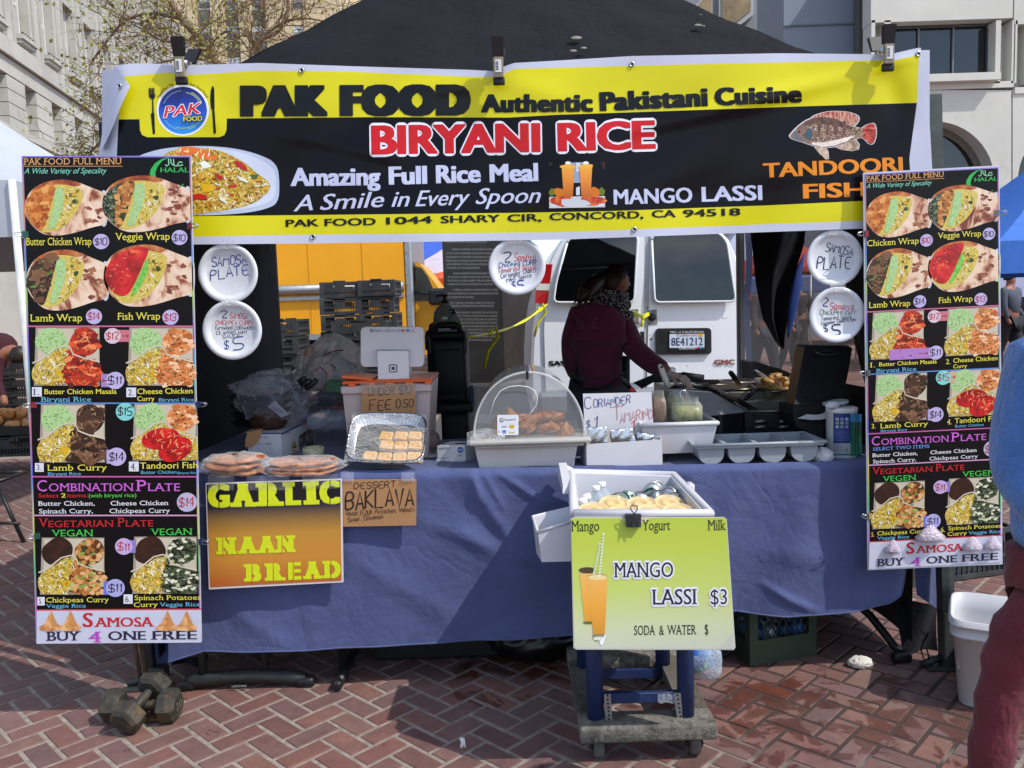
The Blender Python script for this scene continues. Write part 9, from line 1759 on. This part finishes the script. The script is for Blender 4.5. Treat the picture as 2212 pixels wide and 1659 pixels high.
# ------------------------------------------------------------------ people
SK=mat('#946450',.5,var=.08,vs=20.0,sss=.08);HR=mat('#2a1b14',.45,var=.5,vs=70.0,stretch=(1,1,.15));LIP=mat('#7a3a36',.5)
def hand(t,wrist,d,up,curl,m_,size=.175,thumb=1,nm='hand'):
    """palm with five fingers of their own, thumb from the side of the palm"""
    d=d.normalized();up=up.normalized();s_=d.cross(up).normalized()*thumb;J=[(wrist,(.026,.019)),(wrist+d*size*.28,(.032,.016)),(wrist+d*size*.5,(.034,.014))];E=[(0,1),(1,2)]
    for k,(off,ln) in enumerate(((-.030,.40),(-.010,.46),(.010,.43),(.029,.34))):
        base=wrist+d*size*.50-s_*off;i0=len(J);J.append((base,.0095));E.append((2,i0));c_=curl*(.8+.1*k);v=d;p=base
        for seg in (.42,.33,.25):
            v=(Matrix.Rotation(-c_,3,s_*thumb) @ v);p=p+v*size*ln*seg*1.0;J.append((p,.0088-.0009*seg*3));E.append((len(J)-2,len(J)-1))
    i0=len(J);tb=wrist+d*size*.16-s_*(-.026);tb=wrist+d*size*.18+s_*.026;J.append((tb,.012));E.append((1,i0));p=tb+(d*.6+s_*.8-up*.2).normalized()*.034;J.append((p,.0105));E.append((i0,i0+1));p=p+(d*.95+s_*.25-up*.25).normalized()*.030;J.append((p,.009));E.append((i0+1,i0+2))
    return skin_mesh(nm,J,E,m_,t,sub=1)
def head(t,c,yaw,r,nm_h='head',pitch=0.0):
    """head with brow, nose, lips, chin, ears; c = middle of the skull, yaw = where the face looks (0: towards +y)"""
    R=Matrix.Rotation(yaw,3,'Z') @ Matrix.Rotation(pitch,3,'X');q=MB()
    def f(s,t_):
        a,b_=2*math.pi*s,math.pi*(t_-.5);x,y,z=math.sin(a)*math.cos(b_),math.cos(a)*math.cos(b_),math.sin(b_)
        w=1.0-.16*max(0,-z)**1.2;p=Vector((x*.80*w,y*.98,z*1.22));front=max(0,y)
        if z < -.2:p.y += -.10*front*(-z-.2)+.06*front*math.exp(-((z+.78)/.16)**2);p.x *= 1-.26*(-z-.2)
        p.y += .05*math.exp(-((z-.18)/.13)**2)*front-.075*front**4*math.exp(-((abs(x)-.30)/.13)**2-((z+.0)/.11)**2)
        p.y += .26*math.exp(-(x/.125)**2)*math.exp(-((z+.24)/.13)**2)*(front**2)+.12*math.exp(-(x/.09)**2)*math.exp(-((z+.05)/.16)**2)*front
        p.y += .07*math.exp(-(x/.24)**2-((z+.52)/.055)**2)*front+.06*math.exp(-(x/.22)**2-((z+.63)/.05)**2)*front-.03*math.exp(-(x/.26)**2-((z+.575)/.03)**2)*front
        return c+R @ (p*r)
    q.grid(f,56,48,SK);ho=q.build(nm_h,t)
    for sx in (-1,1):
        q=MB();q.lathe([(0,.02),(.16,.01),(.22,-.03),(.17,-.05),(0,-.04)],(0,0,0),SK,12);q=MB();ec=c+R @ Vector((sx*.80*r,-.08*r,-.12*r));q.lathe([(0,.05*r),(.15*r,.05*r),(.22*r,.0),(.15*r,-.05*r),(0,-.05*r)],ec,SK,12,R @ Matrix.Rotation(math.pi/2+sx*.25,3,'Y'),sx=1.35,sy=.8);q.build('ear',ho)
        q=MB();q.lathe([(0,-.1*r),(.07*r,-.07*r),(.1*r,0),(.07*r,.07*r),(0,.1*r)],c+R @ Vector((sx*.30*r,.80*r,.0)),mat('#c9c2ba',.2),12);q.lathe([(.05*r,0),(0,.012*r)],c+R @ Vector((sx*.30*r,.895*r,.0)),mat('#120c0a',.2),10,R @ Matrix.Rotation(-math.pi/2,3,'X'));q.build('eye',ho)
        q=MB();q.tube([c+R @ Vector((sx*.14*r,.98*r,.20*r)),c+R @ Vector((sx*.30*r,.95*r,.25*r)),c+R @ Vector((sx*.46*r,.84*r,.20*r))],.03*r,HR,5);q.build('eyebrow',ho)
    q=MB();q.grid(lambda s,t_:c+R @ Vector((.24*(s*2-1)*r,(1.02-.30*abs(s*2-1)**2)*r,(-.575+.075*(t_*2-1)*(1-abs(s*2-1)**1.6))*r)),12,6,LIP);q.build('lips',ho)
    return ho,R
# woman behind the table: seen from behind and the side, face turned to the right
YWm=4.25;w3=lambda x,y,dY=0:P(*n3(x,y),YWm+dY);wm=thing('person','woman in a maroon cardigan and patterned scarf reaching over the hot plates','person',(w3(430,1000).x,YWm,0));hc=w3(575,330,.05);r=abs(w3(575,215).z-w3(575,480).z)/2.44
J=[(w3(430,1180,.02),(.135,.10)),(w3(425,980,.02),(.130,.10)),(w3(420,800,.0),(.150,.105)),(w3(425,640,.0),(.150,.095)),(w3(480,545,.02),(.075,.075)),(w3(530,460,.05),(.052,.055)),(w3(555,400,.06),(.05,.05)),
     (w3(615,640,.04),.066),(w3(700,860,-.05),.052),(w3(865,1000,-.16),.046),(w3(1010,1075,-.26),.030),
     (w3(250,630,.0),.066),(w3(210,850,-.02),.052),(w3(215,1060,.10),.042),(w3(300,1140,.22),.030)]
hipz=J[0][0].z;bx_,by_=J[0][0].x,J[0][0].y
for sx in (-1,1):J += [(Vector((bx_+sx*.085,by_,hipz-.12)),.105),(Vector((bx_+sx*.095,by_+.0,.47)),.068),(Vector((bx_+sx*.10,by_+.03,.08)),.042),(Vector((bx_+sx*.11,by_+.14,.035)),.036)]
E_=[(0,1),(1,2),(2,3),(3,4),(4,5),(5,6),(3,7),(7,8),(8,9),(9,10),(3,11),(11,12),(12,13),(13,14),(0,15),(15,16),(16,17),(17,18),(0,19),(19,20),(20,21),(21,22)]
skin_mesh('body',[(p,(tuple(x*(.66 if i < 1 else .8 if i < 4 else 1) for x in r_) if isinstance(r_,tuple) else r_*(.72 if i > 14 else 1))) for i,(p,r_) in enumerate(J)],E_,SK,wm,sub=2);KNIT=mat('#64203f',.92,var=.18,vs=12.0,bump=.5,bs=160.0,sheen=.15)
def sc_(i,k=1.12):p,r_=J[i];return (p,tuple(x*k for x in r_) if isinstance(r_,tuple) else r_*k)
skin_mesh('cardigan',[(w3(440,1085,.02),(.148,.12)),sc_(1,1.08),sc_(2,1.02),sc_(3,1.0),(w3(455,545,.02),(.108,.085)),sc_(7,1.15),sc_(8,1.2),sc_(9,1.2),(w3(975,1052,-.24),.042),sc_(11,1.12),sc_(12,1.2),sc_(13,1.2)],[(0,1),(1,2),(2,3),(3,4),(3,5),(5,6),(6,7),(7,8),(3,9),(9,10),(10,11)],KNIT,wm,sub=2,root=1)
q=MB()
for k in range(3):q.tube([w3(250+20*k,620+14*k,-.10),w3(275+20*k,700+10*k,-.115),w3(330+14*k,730-24*k,-.12),w3(420,700-36*k,-.115)],[.006,.015,.014,.005],KNIT,8)
q.build('hood_fold',wm)
TRM=mat('#3b393f',.9,var=.2,vs=30,bump=.3,bs=50.0);q=MB();wp=w3(435,1090,.02);q.tube([wp,wp+Vector((-.004,0,-.10)),wp+Vector((-.008,0,-.22)),wp+Vector((-.01,0,-.34))],[.148,.166,.165,.12],TRM,28,True,.78)
for sx in (-1,1):q.tube([Vector((bx_+sx*.07,by_,wp.z-.16)),Vector((bx_+sx*.085,by_,hipz-.25)),Vector((bx_+sx*.095,by_,.47)),Vector((bx_+sx*.10,by_+.03,.09))],[.09,.095,.078,.06],TRM,18)
q.build('trousers',wm)
q=MB();q.tube([w3(222,1130,-.10),w3(300,1195,-.13),w3(420,1200,-.135),w3(540,1165,-.13),w3(600,1120,-.10)],.007,BLACK,6);q.build('apron_string',wm);q=MB();q.grid(lambda s,t_:w3(610+75*s,930+320*t_,-.02+.08*s)+Vector((0,-.06*math.sin(math.pi*s),0)),8,10,mat('#10121c',.9));q.build('apron',wm)
ho,Rh=head(wm,hc,math.radians(-72),r*.98)
q=MB(); 
def hairf(s,t_):
    a,b_=2*math.pi*s,math.pi*(.02+.50*t_*(1.0 if True else 1));y=math.cos(a);lim=.5+.42*max(0,-y)-.16*max(0,y);b2=math.pi*lim*t_;x_,y_,z_=math.sin(a)*math.sin(b2),math.cos(a)*math.sin(b2),math.cos(b2);k=1.09+.02*math.sin(a*23)+.012*math.sin(a*51+t_*4)
    return hc+Rh @ (Vector((x_*.84*k,(y_*1.0-.06)*k,z_*1.2*k))*r*.98)
q.grid(hairf,90,24,HR);q.build('hair',wm)
pt_=[hc+Rh @ (Vector((0,-.95,.35))*r),hc+Rh @ (Vector((0,-1.35,.15))*r),w3(380,360,-.02),w3(340,410,-.05),w3(300,450,-.08),w3(262,500,-.09)]
q=MB();q.tube(pt_,[.028,.04,.048,.044,.032,.008],HR,14);rh=random.Random(5)
for k in range(26):
    o=Vector((rh.uniform(-.03,.03),rh.uniform(-.03,.03),rh.uniform(-.03,.03)));q.tube([p+o*(.5+.25*i)+Vector((rh.uniform(-.006,.006),0,rh.uniform(-.006,.006))) for i,p in enumerate(pt_[1:])],[.006,.007,.006,.004,.001],mat('#3a2418',.5,var=.4,vs=60),4)
q.tube([pt_[0]+Vector((0,0,.01)),pt_[0]-Vector((0,0,.01))],.036,BLACK,10);q.build('ponytail',wm)
SCF=ramp_mat([(.0,'#d6d2d4'),(.34,'#c9c6cc'),(.37,'#17141f'),(1,'#1b1826')],36,'voronoi',.9,dist=.15);nb=w3(500,470,.05);q=MB()
for k,(dz,rr,tl) in enumerate(((.0,.098,-.10),(-.028,.108,-.2),(.022,.085,-.05))):
    q.tube([nb+Vector((rr*math.cos(A),rr*.9*math.sin(A),dz+tl*math.cos(A)*.35+.006*math.sin(A*5+k))) for A in [2*math.pi*i/28 for i in range(29)]],[.027+.005*math.sin(i*1.3+k) for i in range(29)],SCF,10)
q.build('scarf',wm)
wr=w3(1000,1072,-.26);hd_=(w3(1095,1110,-.28)-wr).normalized();hand(wm,wr,hd_,Vector((0,-.3,1)),.35,mat('#c9a89c',.35,var=.1,vs=40.0),.15,1,'gloved_hand');hand(wm,J[14][0],Vector((.6,.7,-.2)),Vector((0,0,1)),.4,SK,.15,-1)
q=MB();q.lathe([(.030,-.012),(.034,0),(.030,.014)],wr+hd_*.012,clear_mat('#e8e6ea',.35,.15,.6,60.0),14,hd_.to_track_quat('Z','Y').to_matrix(),caps=False);q.build('glove_cuff',wm)

# passer-by at the right edge, mid stride, mostly outside the picture
YR=1.74;rx0=P(2140,880,YR).x;hip=Vector((rx0+.25,YR,.84));sh_z=P(2225,735,YR).z;rp_=thing('person','passer-by in a blue fleece and wine red trousers cut by the picture edge','person',(hip.x,YR,0))
kn=P(2212,1405,YR-.02);md=P(2136,1655,YR-.03);an=md+(md-P(2172,1480,YR-.02))*.95;an.z=max(an.z,.09)
J=[(hip,(.15,.11)),(hip+Vector((0,0,.22)),(.15,.11)),(Vector((hip.x,YR,sh_z-.10)),(.165,.11)),(Vector((hip.x,YR-.01,sh_z+.06)),.06),(Vector((hip.x,YR-.03,sh_z+.15)),.055),
     (Vector((hip.x-.155,YR,sh_z-.055)),.062),(Vector((hip.x-.165,YR+.03,sh_z-.30)),.050),(Vector((hip.x-.10,YR-.14,sh_z-.42)),.040),(Vector((hip.x+.0,YR-.24,sh_z-.40)),.03),
     (Vector((hip.x+.155,YR,sh_z-.055)),.062),(Vector((hip.x+.22,YR+.06,sh_z-.30)),.050),(Vector((hip.x+.22,YR-.04,sh_z-.52)),.040),(Vector((hip.x+.22,YR-.10,sh_z-.58)),.03),
     (hip+Vector((-.085,0,-.10)),.10),(kn,.06),(an,.04),(an+Vector((.02,-.13,-.05)),.034),(hip+Vector((.085,0,-.10)),.10),(hip+Vector((.16,.10,-.41)),.06),(hip+Vector((.2,.34,-.70)),.04),(hip+Vector((.2,.24,-.78)),.034)]
E_=[(0,1),(1,2),(2,3),(3,4),(2,5),(5,6),(6,7),(7,8),(2,9),(9,10),(10,11),(11,12),(0,13),(13,14),(14,15),(15,16),(0,17),(17,18),(18,19),(19,20)]
skin_mesh('body',[(p,(tuple(x*.85 for x in r_) if isinstance(r_,tuple) else r_*(.62 if i > 12 and i not in (16,20) else 1))) for i,(p,r_) in enumerate(J)],E_,SK,rp_,sub=2);FLC=mat('#4672b4',.95,var=.16,vs=18.0,bump=.6,bs=110.0,sheen=.4)
skin_mesh('fleece',[(hip+Vector((.0,0,-.03)),(.195,.14)),(J[1][0],(.20,.15)),(J[2][0],(.20,.145)),(J[3][0]-Vector((0,0,.03)),(.09,.085)),sc_(5,1.35),sc_(6,1.5),sc_(7,1.45),sc_(9,1.35),sc_(10,1.5),sc_(11,1.45)],[(0,1),(1,2),(2,3),(2,4),(4,5),(5,6),(2,7),(7,8),(8,9)],FLC,rp_,sub=2,root=1)
WINE=mat('#5c1a28',.85,var=.15,vs=14.0,bump=.3,bs=60.0,sheen=.1);crease_bump(WINE,7.0,.35);crease_bump(FLC,6.0,.3);tl=[hip+Vector((-.085,-.01,-.0)),hip+Vector((-.095,-.015,-.10)),hip.lerp(kn,.6)+Vector((-.012,-.02,0)),kn+Vector((0,0,.03)),P(2168,1488,YR-.02),md,md.lerp(an,.7),an];q=MB()
def leg_tube(path,rad,ph):
    n_=40;out=[];rr_=[]
    for i in range(n_+1):
        f=i/n_*(len(path)-1);j=min(int(f),len(path)-2);g_=f-j;p0,p1,p2,p3=path[max(j-1,0)],path[j],path[j+1],path[min(j+2,len(path)-1)]
        out.append(.5*((2*p1)+(p2-p0)*g_+(2*p0-5*p1+4*p2-p3)*g_*g_+(3*p1-p0-3*p2+p3)*g_**3));w_=rad[j]*(1-g_)+rad[j+1]*g_;fold=.004*math.sin(i*1.9+ph)*(1 if i > 12 else .5)+(.006*math.sin(i*3.1) if i > 33 else 0);rr_.append(w_+fold)
    q.tube(out,rr_,WINE,20)
leg_tube(tl,[.115,.110,.090,.066,.050,.043,.042,.048],0);tr_=[p+Vector((2*(hip.x-p.x) if i < 2 else 0,0,0)) for i,p in enumerate(tl)];tr_=[hip+Vector((.085,0,0)),hip+Vector((.10,.01,-.12)),hip+Vector((.13,.06,-.27)),hip+Vector((.16,.10,-.43)),hip+Vector((.17,.16,-.5)),hip+Vector((.19,.27,-.64)),hip+Vector((.2,.34,-.72)),hip+Vector((.2,.36,-.75))];leg_tube(tr_,[.115,.112,.098,.086,.082,.074,.064,.068],2);q.build('trousers',rp_)
for p,d in ((an,Vector((.02,-.16,-.055))),(hip+Vector((.2,.34,-.73)),Vector((0,-.12,-.1)))):q=MB();q.tube([p+Vector((0,.045,-.045)),p+Vector((0,-.02,-.045)),p+d*.6+Vector((0,0,-.02)),p+d+Vector((0,0,-.01))],[.036,.042,.038,.022],mat('#1d1d20',.6),10);q.build('shoe',rp_)
hh=Vector((hip.x,YR-.03,sh_z+.27));ho,Rh=head(rp_,hh,math.radians(150),.095);q=MB();hc=hh;r=.097;q.grid(hairf,60,20,HR);q.build('hair',rp_)
hand(rp_,J[8][0],Vector((.5,-.8,.1)),Vector((0,0,1)),.5,SK,.17,1);hand(rp_,J[12][0],Vector((0,-.5,-.8)),Vector((1,0,0)),.5,SK,.17,1)
